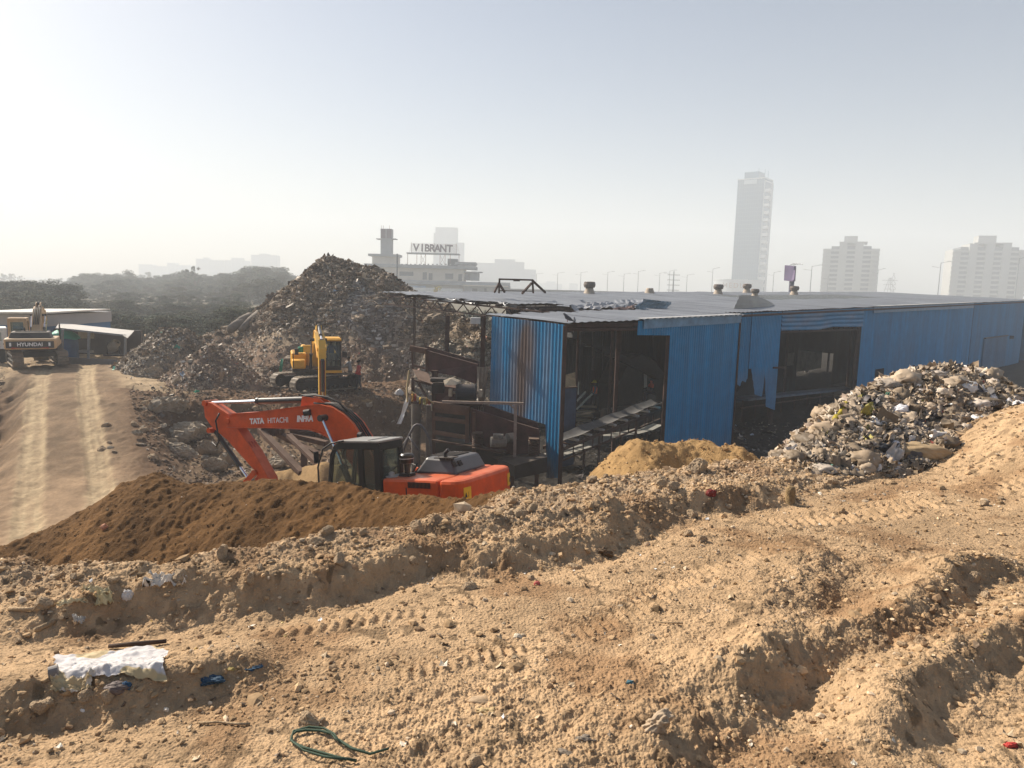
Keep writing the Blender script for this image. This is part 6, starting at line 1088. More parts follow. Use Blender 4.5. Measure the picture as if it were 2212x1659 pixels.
def vestm(o, y=0.03):
    mb = MB(); ri = []
    for z, a, b in ((0.98, 0.185, 0.145), (1.15, 0.19, 0.15), (1.30, 0.21, 0.155), (1.42, 0.16, 0.12)): ri.append([(a * math.cos(t), b * math.sin(t) + y * (z - 0.9), z) for t in np.linspace(0, math.tau, 18, endpoint=False)])
    mb.grid(ri, closed=True); mb.obj('vest', vest, o, smooth=True)
vestm(pw)
def sitting():
    J = [(0, 0, 0.62), (0, 0.02, 0.80), (0, 0.05, 1.0), (0, 0.06, 1.13), (0, 0.07, 1.2), (0, 0.08, 1.28), (0, 0.08, 1.38), (0.19, 0.05, 1.1), (0.25, 0.12, 0.85), (0.15, 0.35, 0.75), (0.12, 0.42, 0.74), (-0.19, 0.05, 1.1), (-0.25, 0.12, 0.85), (-0.15, 0.35, 0.75), (-0.12, 0.42, 0.74),
         (0.1, 0.04, 0.6), (0.13, 0.45, 0.55), (0.13, 0.45, 0.1), (0.13, 0.6, 0.05), (-0.1, 0.04, 0.6), (-0.13, 0.45, 0.55), (-0.13, 0.45, 0.1), (-0.13, 0.6, 0.05)]
    return J
_, Rr, E_ = standing(); p4_ = P(1407, 868, 44)
ps_ = person('person in an orange vest sitting by the pale cabinet in the dark of the shed', tuple(p4_), R(110), sitting(), Rr, E_, SKIN, (0.55, 0.10, 0.05), (0.02, 0.025, 0.04)); head_parts(ps_, 'hat', mat('dark_cap', (0.05, 0.06, 0.08), 0.6, 0.1), 0, 0.08, 1.34)
mb = MB(); mb.box(P(1407, 868, 44) + np.array([0, 0, 0.25]), (0.5, 0.5, 0.5)); mb.box(P(1407, 868, 44) + np.array([0, 0, -1.0]), (1.5, 1.5, 2.0)); tag(mb.obj('operator_ledge', clm, bevel=0.02), 'dark ledge and box seat under the sitting worker', 'ledge')
# driver standing inside the yellow cab
J, Rr, E_ = standing(); dr = person('person in blue shirt standing inside the cab of the yellow excavator', (0, 0, 0), 0, [(a, b, c * 0.92) for a, b, c in J], Rr, E_, SKIN, (0.03, 0.06, 0.16), (0.25, 0.23, 0.21)); 
Mx = Matrix.Translation(exB.location) @ Matrix.Rotation(R(-71), 4, 'Z') @ Matrix.Scale(0.99, 4) @ Matrix.Translation((0.55, 0.85, 1.2)); dr.location = Mx.translation; dr.rotation_euler = (0, 0, R(-71 - 90 + 160))
head_parts(dr, 'hair', hairm, 0, 0.03, 1.53)
# birds on the roof corner
for k, (u, v, lb) in enumerate(((1227, 695.5, 'grey pigeon perched on the shed roof corner above the padlocked post'), (1240.5, 698.5, 'small pigeon sitting just right of the corner on the roof beam'))):
    p = P(u, v, 28.0); s_ = 0.17 if k == 0 else 0.12; o = thing('pigeon', lb, 'bird', tuple(p)); mb = MB(); mb.tube([(-0.9 * s_, 0, 0.2 * s_), (-0.3 * s_, 0, 0.5 * s_), (0.2 * s_, 0, 0.75 * s_), (0.55 * s_, 0, 1.2 * s_), (0.75 * s_, 0, 1.35 * s_), (0.95 * s_, 0, 1.3 * s_)], [0.06 * s_, 0.3 * s_, 0.36 * s_, 0.2 * s_, 0.17 * s_, 0.03 * s_], 10); mb.obj('body', mat('pigeon_grey', (0.07, 0.075, 0.09), 0.7, 0.3, 20), o, smooth=True)
    mb = MB(); mb.tube([(0.1 * s_, 0.1 * s_, 0.4 * s_), (0.12 * s_, 0.1 * s_, 0)], 0.03 * s_, 5); mb.tube([(0.1 * s_, -0.1 * s_, 0.4 * s_), (0.12 * s_, -0.1 * s_, 0)], 0.03 * s_, 5); mb.obj('feet', mat('bird_feet', (0.3, 0.1, 0.08), 0.7), o); o.scale = (1.4,) * 3; o.rotation_euler = (0, 0, R(160 if k == 0 else 90))
# ================================================================ BACKGROUND
def H(u): return 625 + 0.026 * (u - 1106)
def ubox(mb, u0, u1, v0, v1, Y, dep=6.0, dY=0.0):
    """upright box whose front face spans the given view window at distance Y"""
    um = (u0 + u1) / 2; x0, x1 = P(u0, (v0 + v1) / 2, Y)[0], P(u1, (v0 + v1) / 2, Y)[0]; z1, z0 = P(um, v0, Y)[2], P(um, v1, Y)[2]
    return mb.bb((x0, Y + dY, z0), (x1, Y + dY + dep, z1))
# --- trees
leafm = mat('leaves', (0.05, 0.08, 0.03), 0.8, 0.3, 3, attr='Col', spec=0.2); barkm = mat('bark', (0.10, 0.075, 0.055), 0.9, 0.3, 5)
def treemesh(seed, h=8.0, rad=3.0, n=3600, sparse=0.0, base=(0.045, 0.065, 0.032)):
    g = np.random.default_rng(seed); nc = 34; z = g.uniform(0.08, 1.0, nc); rr = rad * np.sqrt(np.clip(1 - ((z - 0.5) / 0.56) ** 2, 0.1, 1)) * g.uniform(0.35, 1.0, nc); a = g.uniform(0, 6.28, nc)
    cc = np.stack([rr * np.cos(a), rr * np.sin(a), z * h * 0.93], -1); cr = g.uniform(0.5, 1.15, nc) * rad / 3 * (1 - 0.4 * sparse)
    k = g.integers(0, nc, n); d = g.standard_normal((n, 3)); d /= np.linalg.norm(d, axis=1, keepdims=True); pos = cc[k] + d * cr[k][:, None] * (g.random((n, 1)) ** 0.5) * np.array([1, 1, 0.8]); pos[:, 2] = np.maximum(pos[:, 2], 0.4)
    s = g.uniform(0.08, 0.20, n)[:, None]; u = g.standard_normal((n, 3)); u /= np.linalg.norm(u, axis=1, keepdims=True); v = np.cross(u, g.standard_normal((n, 3))); v /= np.linalg.norm(v, axis=1, keepdims=True)
    V = np.stack([pos - u * s, pos - v * s * 0.55, pos + u * s, pos + v * s * 0.55], 1).reshape(-1, 3); q = np.arange(n * 4).reshape(-1, 4)
    shade = (g.uniform(0.6, 1.5, nc))[k] * g.uniform(0.7, 1.3, n); col = np.array(base)[None] * shade[:, None]; col[:, 0] *= g.uniform(0.8, 1.5, n)
    cr_ = fastmesh('crown', V, q, False, np.repeat(col, 4, 0)); mb = MB(); mb.tube([(0, 0, -0.5), (0.1, 0, h * 0.25), (0.0, 0.1, h * 0.55), (0.1, 0, h * 0.85)], [0.22, 0.17, 0.10, 0.03], 7)
    for i in range(7):
        c = cc[i]; mb.tube([(0.05, 0, h * 0.28), (c[0] * 0.5, c[1] * 0.5, (h * 0.28 + c[2]) / 2 + .2), tuple(c)], [0.09, 0.06, 0.02], 5)
    tm = bpy.data.meshes.new('trunk'); tm.from_pydata(mb.v, [], mb.f); return cr_, tm
TM = [treemesh(100 + i, 8.0, 3.1 + 0.25 * (i % 3), 7000, 0.2 * (i % 2), [(0.042, 0.062, 0.034), (0.034, 0.054, 0.032), (0.054, 0.068, 0.036)][i % 3]) for i in range(6)]
TSP = treemesh(200, 8.0, 2.0, 1500, 0.7)
for cr_, tm in TM + [TSP]: cr_.materials.append(leafm); tm.materials.append(barkm)
def tree(loc, sc_, mesh, label, group, rz=None):
    o = thing('acacia_tree', label, 'tree', loc, (0, 0, random.uniform(0, 6.28) if rz is None else rz), group, sc_)
    link('crown', mesh[0], None, o); link('trunk', mesh[1], None, o); return o
TOPS = [(-120, 600), (0, 611), (45, 606), (88, 603), (110, 622), (125, 608), (183, 594), (220, 592), (254, 585), (305, 597), (372, 594), (395, 588), (420, 590), (450, 600), (487, 585), (542, 575), (602, 572), (630, 606), (680, 625)]
tu_, tv_ = [p[0] for p in TOPS], [p[1] for p in TOPS]
for u in range(-130, 680, 15):
    for row, (Y, dv) in enumerate(((350, 0), (300, 9), (250, 20), (205, 32), (165, 46), (130, 62), (98, 80), (80, 88))):
        uu = u + random.uniform(-8, 8) + row * 8; v = np.interp(uu, tu_, tv_) + dv + random.uniform(-3, 9); p = P(uu, v, Y * random.uniform(0.96, 1.04)); h = p[2] + 6.4
        if uu < 150 and row < 7: Y = 78 + (Y - 98) * 0.25; p = P(uu, v, Y); h = p[2] + 6.4
        if (row >= 4 and uu > 520) or (row < 5 and (u // 15) % 2 == row % 2 and row > 1): continue
        o_ = tree((p[0], p[1], -6.4), h / 8.0, random.choice(TM), ['hazy feathery tree in the back row of the wood beyond the left sheds', 'grey-green tree in the middle row of the wood beyond the left sheds', 'dense tree in the third row of the wood beyond the left sheds', 'tree in the fourth row of the wood beyond the left sheds', 'tree in the fifth row of the wood beyond the left sheds', 'low tree in the second row of the wood behind the left sheds', 'bushy low tree in the front row of the wood right behind the left sheds', 'low shrubby tree at the near edge of the wood right behind the left sheds'][row], ['back row of the wood', 'middle row of the wood', 'third row of the wood', 'fourth row of the wood', 'fifth row of the wood', 'second row from the sheds of the wood', 'front row of the wood', 'shrubby near edge of the wood'][row]); ww = h / 8 * 1.35 + 0.25 + Y / 900; o_.scale = (ww, ww, h / 8)
for u, v, Y, lb in ((402, 574, 290, 'thin airy tree poking above the wood, left of its twin'), (420, 567, 289, 'thinnest tallest airy tree rising above the wood'), (575, 570, 290, 'airy tree at the right end of the wood beside the landfill mountain')):
    p = P(u, v, Y); tree((p[0], p[1], -6.4), (p[2] + 6.4) / 8, TSP, lb, None)
for u in range(-60, 440, 21):
    v = np.interp(u, [0, 40, 60, 120, 200, 270, 330, 420], [590, 592, 606, 600, 598, 588, 589, 600]) + random.uniform(-1, 6); p = P(u, v, 620 + random.uniform(-15, 15)); tree((p[0], p[1], -6), (p[2] + 6) / 8, random.choice(TM), 'pale blue hazy tree on the far treeline at the left', 'far treeline')
for u, v, Y in ((985, 672, 85), (1010, 668, 84), (1035, 666, 86), (1060, 672, 85), (960, 668, 88)):
    p = P(u, v, Y); tree((p[0], p[1], -6.4), (p[2] + 6.4) / 8, random.choice(TM), 'grey-green tree glimpsed under the torn roof left of the shed', 'trees glimpsed under the torn roof')
ym = treemesh(300, 8.0, 2.6, 3000, 0.3, (0.30, 0.28, 0.05)); ym[0].materials.append(leafm); ym[1].materials.append(barkm); p = P(946, 616, 240); tree((p[0], p[1], -6), (p[2] + 6) / 8, ym, 'small yellow-green tree before the building with the rooftop letters', None)
# --- tall glass tower
tw = thing('office_tower', 'tall blue-grey glass tower with stepped balconies on its right side', 'tower', tuple(P(1617, 640, 760) * np.array([1, 1, 0]) + np.array([0, 0, -6])), (0, 0, R(-40)), None, 760 / 600)
gl = mat('tower_glass', (0.008, 0.09, 0.17), 0.25, 0.12, 0.12, spec=0.6); pale = mat('pale_concrete', (0.45, 0.47, 0.48), 0.8, 0.08, 0.1); mul = mat('tower_mullion', (0.05, 0.14, 0.2), 0.4, 0.1)
TT = (P(1622, 389, 760)[2] + 6) * 600 / 760
mb = MB(); mb.bb((-12, -9, 0), (10, 9, TT)).obj('glass_body', gl, tw)
mb = MB()
for k in range(1, 30): mb.bb((-12.1, -9.12, TT * k / 30 - 0.2), (10.05, -9, TT * k / 30 + 0.15))
for k in range(12): mb.bb((-12 + k * 2, -9.1, 0), (-11.85 + k * 2, -9, TT))
mb.obj('mullions', mul, tw); mb = MB(); mb.bb((-8, -6, TT), (4, 6, TT + 6)).obj('plant_room', gl, tw); mb = MB(); mb.bb((-12.4, -9.4, TT - 0.3), (10.4, 9.4, TT + 0.5)).obj('parapet', pale, tw)
mb = MB(); mb.bb((-6.5, -9.4, TT - 4), (4, -9.15, TT - 0.8)).obj('sign_panel', mat('pale_sign', (0.35, 0.42, 0.46), 0.5, 0.1), tw); 
for i, x in enumerate((3, 7, 8.5)): MB().cyl((x, -4 + i * 3, TT), (x, -4 + i * 3, TT + 9 - i), 0.25, n=5).obj('mast', mul, tw)
mb = MB(); mb.bb((10, -9, 0), (11, 9, TT - 2)).obj('side_wall', pale, tw)
bal = MB().prism([(-9, 0), (5, 0), (-9, 4.2)], 0, 2.4, 'xy'); bal.v = [(11 + b, a, c) for (a, b, c) in bal.v]; b0 = bal.obj('balcony', pale, tw)
for k in range(1, 15): b = b0.copy(); C.objects.link(b); b.location = (0, 0, 6 + k * (TT - 14) / 14.5)
mb = MB(); mb.bb((11.05, -9, 0), (11.2, 4, TT - 3)).obj('balcony_glass', gl, tw)
pod = thing('podium_building', 'round white podium with raised lettering at the foot of the glass tower', 'building', tuple(P(1598, 640, 722) * np.array([1, 1, 0]) + np.array([0, 0, -6])), scale=722 / 570); zt_ = (P(1598, 604, 722)[2] + 6) * 570 / 722
MB().lathe([(19, 0), (19, zt_)], (0, 6, 0), 40).obj('drum_wall', pale, pod); MB().lathe([(19.3, zt_ - 1), (19.3, zt_)], (0, 6, 0), 40).obj('parapet', pale, pod)
text('lettering', 'MEDLEY', 5.4, mat('brown_letters', (0.30, 0.19, 0.13), 0.6, 0.1), pod, (-6.5, -13.2, zt_ - 5), (R(90), 0, R(-10)), 0.2, 0.05, 1.0, 1.25)
# --- apartment towers
def apartments(label, uc, vt, vcore, Y, wpx, rot, nst, nfl, seed):
    sc_ = Y / 430; b = P(uc, 640, Y); o = thing('apartment_tower', label, 'apartment tower', (b[0], b[1], -6), (0, 0, R(rot)), None, sc_); Wd = wpx / F * 430; Ht = (P(uc, vt, Y)[2] + 6) / sc_; Hc = (P(uc, vcore, Y)[2] + 6) / sc_
    wallm = mat('tower_render', (0.40, 0.40, 0.38), 0.85, 0.1, 0.1); shadem = mat('tower_recess_shade', (0.14, 0.15, 0.16), 0.8, 0.15, 0.1)  # recessed bays use a darker wall colour with their shade painted in
    n = nst; bw = Wd / n; body = MB(); rec = MB()
    for i in range(n):
        x0 = -Wd / 2 + i * bw; out = (i % 2 == 0); h = Ht - (0 if 0 < i < n - 1 else 3.5); d = 1.6 if out else 0.0
        (body if out else rec).bb((x0, -8 - d, 0), (x0 + bw, 8, h - (0 if out else 2)))
    body.obj('wall', wallm, o); rec.obj('recessed_bay', shadem, o); MB().bb((-Wd * 0.14, -5, 0), (Wd * 0.1, 5, Hc)).obj('lift_core', wallm, o); MB().bb((-Wd * 0.22, -9.8, Ht - 0.2), (Wd * 0.28, 8.2, Ht + 0.5)).obj('roof_slab', wallm, o)
    fh = (Ht - 5) / nfl; sl = MB().bb((0, -1.8, 0), (bw * 1.05, 0.1, 1.1)); s0 = None; c = 0
    wn = None
    for i in range(n):
        for k in range(nfl):
            x0 = -Wd / 2 + i * bw
            if i % 2 == 1 or i in (0, n - 1):
                if c >= 98: continue
                if s0 is None: s0 = sl.obj('balcony', wallm, o); q_ = s0
                else: q_ = s0.copy(); C.objects.link(q_)
                q_.location = (x0 - bw * 0.02, -8.2 if i % 2 == 1 else -9.6, 2.5 + k * fh); c += 1
    return o
apartments('cream apartment tower with stacked balconies, in the middle of the three right-hand towers', 1830, 526, 511, 620, 106, -25, 7, 12, 3)
apartments('widest cream apartment tower with vertical recesses, farthest to the right', 2117, 528, 510, 620, 136, -18, 9, 12, 5)
# --- hazy slabs behind
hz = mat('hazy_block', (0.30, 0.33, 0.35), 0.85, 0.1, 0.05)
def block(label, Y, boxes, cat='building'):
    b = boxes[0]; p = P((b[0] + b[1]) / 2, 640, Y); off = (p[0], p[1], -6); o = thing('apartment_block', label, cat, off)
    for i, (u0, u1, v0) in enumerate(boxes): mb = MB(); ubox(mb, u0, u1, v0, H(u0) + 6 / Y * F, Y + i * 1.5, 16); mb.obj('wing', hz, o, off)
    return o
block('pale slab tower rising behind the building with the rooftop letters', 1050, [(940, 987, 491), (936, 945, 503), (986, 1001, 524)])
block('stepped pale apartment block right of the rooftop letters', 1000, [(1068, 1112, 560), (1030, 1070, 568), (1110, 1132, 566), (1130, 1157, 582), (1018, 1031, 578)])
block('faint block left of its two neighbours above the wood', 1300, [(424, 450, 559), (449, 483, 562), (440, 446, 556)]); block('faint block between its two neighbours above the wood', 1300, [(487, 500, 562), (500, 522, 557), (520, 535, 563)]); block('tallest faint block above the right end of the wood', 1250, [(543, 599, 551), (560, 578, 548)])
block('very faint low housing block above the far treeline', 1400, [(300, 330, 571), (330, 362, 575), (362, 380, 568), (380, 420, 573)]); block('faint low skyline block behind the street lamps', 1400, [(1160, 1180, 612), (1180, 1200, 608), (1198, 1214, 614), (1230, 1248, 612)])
# --- building with the big rooftop letters
VY = 300; vb_ = P(905, 640, VY); vo_ = (vb_[0], VY, -6); vbld = thing('commercial_building', 'cream two-storey building with a clock-like tower and big rooftop letters', 'building', vo_)
crm = mat('cream_wall', (0.55, 0.50, 0.43), 0.85, 0.08, 0.3); grw = mat('grey_parapet', (0.30, 0.32, 0.34), 0.85, 0.12, 0.3); win = mat('dark_window', (0.08, 0.09, 0.11), 0.3, 0.2, 1); red = mat('faded_red_steel', (0.22, 0.10, 0.09), 0.7, 0.2, 1); purp = mat('purple_letters', (0.13, 0.09, 0.12), 0.7, 0.15, 1)
def vp(nm, m, *bs, label=None):
    mb = MB()
    for b in bs: ubox(mb, *b)
    return mb.obj(nm, m, vbld, vo_, label=label)
vp('wall', crm, (800, 1003, 578, 611, VY, 12), (795, 1060, 611, 680, VY + 1.2, 12)); vp('parapet', grw, (786, 1028, 572, 579, VY - 1.2, 14), (983, 1028, 566, 573, VY - 1, 8)); vp('balcony_slab', grw, (818, 1102, 607, 615, VY - 1.5, 3)); vp('penthouse', crm, (804, 858, 553, 573, VY + 1, 8)); vp('penthouse_roof', grw, (795, 861, 548.5, 553.5, VY, 10))
vp('stair_tower', grw, (822, 846, 494, 553, VY + 2, 4)); vp('tower_panel', purp, (823, 833, 495, 514, VY + 1.7, .2), (835, 845.5, 494.5, 514, VY + 1.7, .2)); vp('tower_canopy', grw, (812, 823, 515, 516.5, VY + 1, 5), (845, 855, 515, 516.5, VY + 1, 5))
for u in (824, 828, 841): vp('mast', red, (u, u + 0.6, 487, 494, VY + 2, .1))
for (a, b, c, d) in ((863, 893, 587, 596), (913, 922, 588, 604), (926, 934, 590, 605), (962, 979, 591, 603), (990, 998, 592, 607), (828, 839, 586, 600), (1003, 1015, 592, 605)): vp('window', win, (a, b, c, d, VY - 0.05, .1))
vp('side_block', grw, (1007, 1034, 588, 606, VY + 1, 8), (1003, 1041, 586.5, 588.5, VY - 1, 10)); vp('water_tank', win, (967, 989, 559, 574, VY + 1, 3)); vp('annex', grw, (1003, 1102, 617, 660, VY - 6, 8)); vp('annex_roof', crm, (1000, 1098, 616, 619, VY - 8, 8))
for u in (1020, 1046, 1064): vp('annex_window', win, (u, u + 11, 623, 631, VY - 6.1, .1))
vp('banner', mat('blue_white_banner', (0.25, 0.34, 0.45), 0.7, 0.5, 0.4), (876, 920, 617, 628, VY - 3, .2)); vp('boundary_wall', whitem, (860, 1000, 622, 650, VY - 4, .3)); vp('banner', mat('orange_banner', (0.5, 0.28, 0.2), 0.7, 0.3, 0.4), (872, 884, 616, 628, VY - 3.4, .2))
for u in np.arange(800, 1030, 9.5): vp('parapet_post', grw, (u, u + 3.4, 569.8, 572.3, VY - 1, .6))
vp('sign_deck', grw, (878, 992, 546.5, 549, VY, 6))
for u in (880, 900, 909, 919, 950, 961, 972, 991): vp('sign_post', red, (u, u + .9, 548, 573, VY + (u % 3), .2))
for (u0, u1) in ((909, 919), (950, 961)): mb = MB(); mb.beam(P(u0, 550, VY), P(u1, 572, VY), .1, .1); mb.beam(P(u1, 550, VY), P(u0, 572, VY), .1, .1); mb.obj('cross_brace', red, vbld, vo_)
mb = MB()
for k in range(10): z = 526 + k * 2.3; mb.beam(P(889, z, VY + .8), P(986, z + 2.6, VY + 1), .15, .15)
for u in (889, 913, 938, 962, 986): mb.beam(P(u, 524 + (u - 889) * .03, VY + .5), P(u, 548 + (u - 889) * .02, VY + 1), .26, .26)
for k in (0, 1): mb.beam(P(884 if k == 0 else 992, 546, VY + 3), P(889 if k == 0 else 986, 526, VY + .5), .08, .08)
mb.obj('sign_rack', mat('white_rack', (0.6, 0.55, 0.52), 0.6, 0.1), vbld, vo_)
for ch, u in zip('VIBRANT', (899, 912, 922.5, 933.5, 945, 957.5, 971.5)):
    p = P(u, 535.5 + (u - 889) * 0.03, VY); text('letter', ch, 4.12, purp, vbld, (p[0] - vo_[0], p[1] - vo_[1], p[2] - vo_[2]), (R(90), R(1.5), 0), 0.18, 0.12, 0.95)
mb = MB(); mb.cyl(P(858, 548, 150), P(857, 660, 150), 0.12, n=8); tag(mb.obj('flag_pole', mat('grey_pole', (0.15, 0.17, 0.2), 0.5, 0.1)), 'thin dark flag pole before the building with the rooftop letters', 'pole')
# --- flyover with street lamps, masts and a billboard
fm = mat('flyover_concrete', (0.35, 0.35, 0.34), 0.9, 0.1, 0.2); fo_ = (60, 262, -6); fl = thing('flyover', 'long level concrete flyover hidden behind the shed roof', 'flyover', fo_); MB().bb((-10, 258, -0.9), (260, 270, 0.2)).obj('deck', fm, fl, fo_)
for i in range(14): MB().bb((i * 19, 262, -6), (i * 19 + 2, 266, -0.9)).obj('pier', fm, fl, fo_)
lm = mat('lamp_steel', (0.34, 0.36, 0.38), 0.5, 0.1)
sl0 = thing('street_lamp', '', 'street lamp', group='street lamps on the flyover'); MB().tube([(0, 0, 0), (0, 0, 11)], [0.12, 0.07], 6).obj('pole', lm, sl0); mb = MB(); mb.tube([(0, 0, 10.8), (1.9, 0, 11.4)], 0.07, 5); mb.tube([(0, 0, 9.4), (-1.6, 0, 9.7)], 0.05, 5); mb.obj('arm', lm, sl0); mb = MB(); mb.box((2.1, 0, 11.42), (0.9, 0.3, 0.14)); mb.box((-1.8, 0, 9.72), (0.5, 0.2, 0.1)); mb.obj('lamp_head', lm, sl0)
LT = [(1158, 590), (1204, 588), (1254, 587), (1312, 586), (1347, 590), (1378, 584), (1424, 588), (1445.6, 583), (1483, 592), (1538.5, 578), (1670, 586), (1752, 572), (1787, 594), (1895, 580), (2030, 564), (2199, 554)]
NEAR = {1158: 'leftmost lamp, just right of the stepped block', 1204: 'second lamp from the left', 1254: 'third lamp from the left, above the first roof ventilator', 1312: 'fourth lamp from the left', 1347: 'fifth lamp from the left', 1378: 'sixth lamp from the left, above the bare ventilator base', 1424: 'seventh lamp from the left', 1445.6: 'lamp just left of the monopole mast', 1483: 'lamp just right of the monopole mast', 1538.5: 'lamp left of the tower podium', 1670: 'lamp at the right foot of the glass tower', 1752: 'lamp right of the billboard', 1787: 'short lamp against the middle apartment tower', 1895: 'lamp right of the middle apartment tower', 2030: 'tall lamp left of the widest apartment tower', 2199: 'lamp at the very right of the skyline'}
for i, (u, v) in enumerate(LT):
    Y = 264; top = P(u, v, Y)[2]; o = sl0 if i == 0 else copy_tree(sl0); bz = 0.2; p = P(u, v + 30, Y); o.location = (p[0], Y, bz); o.scale = (1, 1, (top - bz) / 11.4); o['label'] = 'street lamp on the flyover, ' + NEAR[u]
    if v < 575: o.scale = (1.5, 1.5, (top - bz) / 11.4)
mb = MB(); p = P(1456, 586, 300); mb.cyl((p[0], 300, -6), tuple(p), 0.45, 0.2, 8)
for k in range(4): z = p[2] - 1.5 - k * 2.1; mb.beam((p[0] - 2.6, 300, z), (p[0] + 2.6, 300, z), 0.25, 0.25)
tag(mb.obj('transmission_mast', lm), 'grey monopole power mast with four crossarms on the skyline', 'power mast')
mb = MB(); p = P(1923, 600, 560)
for sx in (-1, 1):
    for sy in (-1, 1): mb.beam((p[0] + sx * 4.5, 560 + sy * 4.5, -6), (p[0] + sx * 0.5, 560 + sy * .5, p[2]), 0.3, 0.3)
for k in range(3): z = p[2] - 2 - k * 3.4; mb.beam((p[0] - 6 + k, 560, z), (p[0] + 6 - k, 560, z), 0.35, 0.35)
for k in range(6): z = -4 + k * 4; w_ = 4.5 - k * .65; mb.beam((p[0] - w_, 555, z), (p[0] + w_ - .6, 555, z + 4), .25, .25); mb.beam((p[0] + w_, 555, z), (p[0] - w_ + .6, 555, z + 4), .25, .25)
tag(mb.obj('lattice_pylon', lm), 'faint lattice power pylon between the two apartment towers', 'pylon')
bb0 = P(1708, 640, 125); bo2 = (bb0[0], 125, -6); bl = thing('billboard', 'purple unipole billboard seen edge-on above the shed roof', 'billboard', bo2); MB().cyl((0, 0, 0), (0, 0, P(1708, 600, 125)[2] + 6), 0.42, n=12).obj('pole', mat('billboard_post', (0.08, 0.08, 0.13), 0.6, 0.1), bl)
mb = MB(); mb.plate([P(1698, 606, 126), P(1718, 608, 124), P(1720, 575, 124), P(1700, 573, 126)], 0.5).obj('panel', mat('billboard_purple', (0.13, 0.10, 0.19), 0.6, 0.25, 0.4), bl, bo2)
mb = MB(); mb.plate([P(1701, 603, 125.3), P(1716, 605, 123.5), P(1718, 584, 123.5), P(1703, 582, 125.3)], 0.05).obj('poster', mat('billboard_poster', (0.20, 0.15, 0.26), 0.6, 0.3, 0.6), bl, bo2)
mb = MB()
for k in range(3): mb.tube([P(1706 + k * 4, 573, 125), P(1715 + k * 6, 568.5, 124), P(1724 + k * 5, 571.5, 123)], 0.06, 5)
mb.obj('lamp_arms', lm, bl, bo2)
# --- sheds and things at the left
LY = 56; wa = thing('workshop_shed', 'low workshop with pale roof, grey upper wall and blue sheeting at the far left', 'shed', tuple(P(50, 760, LY) * np.array([1, 1, 0]) + np.array([0, 0, -6.2]))); wo = tuple(wa.location)
mb = MB(); ubox(mb, -80, 102, 678, 703, LY, 9).obj('upper_wall', mat('grey_cladding', (0.33, 0.33, 0.35), 0.7, 0.08, 0.5), wa, wo); mb = MB(); ubox(mb, -80, 101.5, 703, 786, LY - .05, 9).obj('lower_wall', mat('blue_cladding', (0.03, 0.12, 0.28), 0.6, 0.15, 0.8), wa, wo)
mb = MB(); a, b = P(-85, 677, LY - .8), P(105, 677.5, LY - .8); mb.plate([a, b, b + np.array([-0.3, 9, 0.0]), a + np.array([-.3, 9, 0.0])], 0.12).obj('roof', mat('pale_sheet_roof', (0.62, 0.58, 0.52), 0.5, 0.1, 0.8), wa, wo)
mb = MB(); mb.plate([P(101, 678, LY), P(109, 672, LY + 6), P(110, 760, LY + 6), P(101, 780, LY)], 0.1).obj('gable', whitem, wa, wo)
op = thing('open_shed', 'open dark shed with a sloping pale sheet roof and one slim corner post', 'shed', tuple(P(210, 770, 51) * np.array([1, 1, 0]) + np.array([0, 0, -6.1]))); oo_ = tuple(op.location)
mb = MB(); mb.plate([P(120, 708, 49.5), P(200, 716.5, 49.3), P(265, 723, 49), P(276, 729, 48), P(283, 722, 50), P(290, 714, 55), P(128, 697, 57)], 0.06).obj('roof', mat('weathered_sheet', (0.50, 0.47, 0.43), 0.6, 0.15, 1), op, oo_)
mb = MB(); 
for u, v0, v1 in ((271, 727, 772), (192, 718, 775), (135, 712, 775)): mb.beam(P(u, v0, 49), P(u - 1, v1 + 12, 49), .13, .13, (1, 0, 0))
mb.beam(P(130, 710, 49.2), P(272, 725, 49), .1, .12); mb.obj('post', mat('grey_steel_post', (0.22, 0.23, 0.24), 0.6, 0.2), op, oo_)
mb = MB(); ubox(mb, 118, 305, 712, 790, 56.5, .3).obj('back_wall', mat('dim_brick', (0.07, 0.06, 0.055), 0.9, 0.3, 1), op, oo_); mb = MB(); ubox(mb, 169, 202, 716, 731, 54, .1).obj('hanging_board', mat('ochre_board', (0.25, 0.21, 0.14), 0.8, 0.2, 2), op, oo_); mb = MB(); ubox(mb, 168, 194, 757, 762, 51, .5).obj('bench', mat('bench_pale', (0.4, 0.38, 0.35), 0.8, 0.1), op, oo_)
mb = MB(); a, b = P(136, 771, 48.6), P(285, 770, 48.2); mb.beam((a[0], a[1], -6.3), (b[0], b[1], -6.4), .25, 2 * (a[2] + 6.3)); tag(mb.obj('low_wall', mat('grey_kerb_wall', (0.20, 0.19, 0.18), 0.9, 0.15, 1)), 'low grey wall along the front of the open shed', 'wall')
mx_ = thing('concrete_mixer', 'tilting drum concrete mixer standing under the open shed roof', 'concrete mixer', tuple(P(246, 769, 50.5))); mo_ = tuple(mx_.location); c = P(246, 747, 50.5)
mb = MB(); mb.lathe([(0.22, -0.55), (0.42, -0.3), (0.44, 0.05), (0.30, 0.5), (0.26, 0.52), (0.2, 0.2)], (0, 0, 0), 18); M_ = Matrix.Translation(Vector(c) - mx_.location) @ Matrix.Rotation(R(25), 4, 'Z') @ Matrix.Rotation(R(35), 4, 'Y') @ Matrix.Rotation(R(25), 4, 'X'); mb.v = [tuple(M_ @ (Vector(p) * 0.85)) for p in mb.v]; mb.obj('drum', mat('mixer_drum', (0.30, 0.26, 0.20), 0.8, 0.25, 3), mx_, smooth=False)
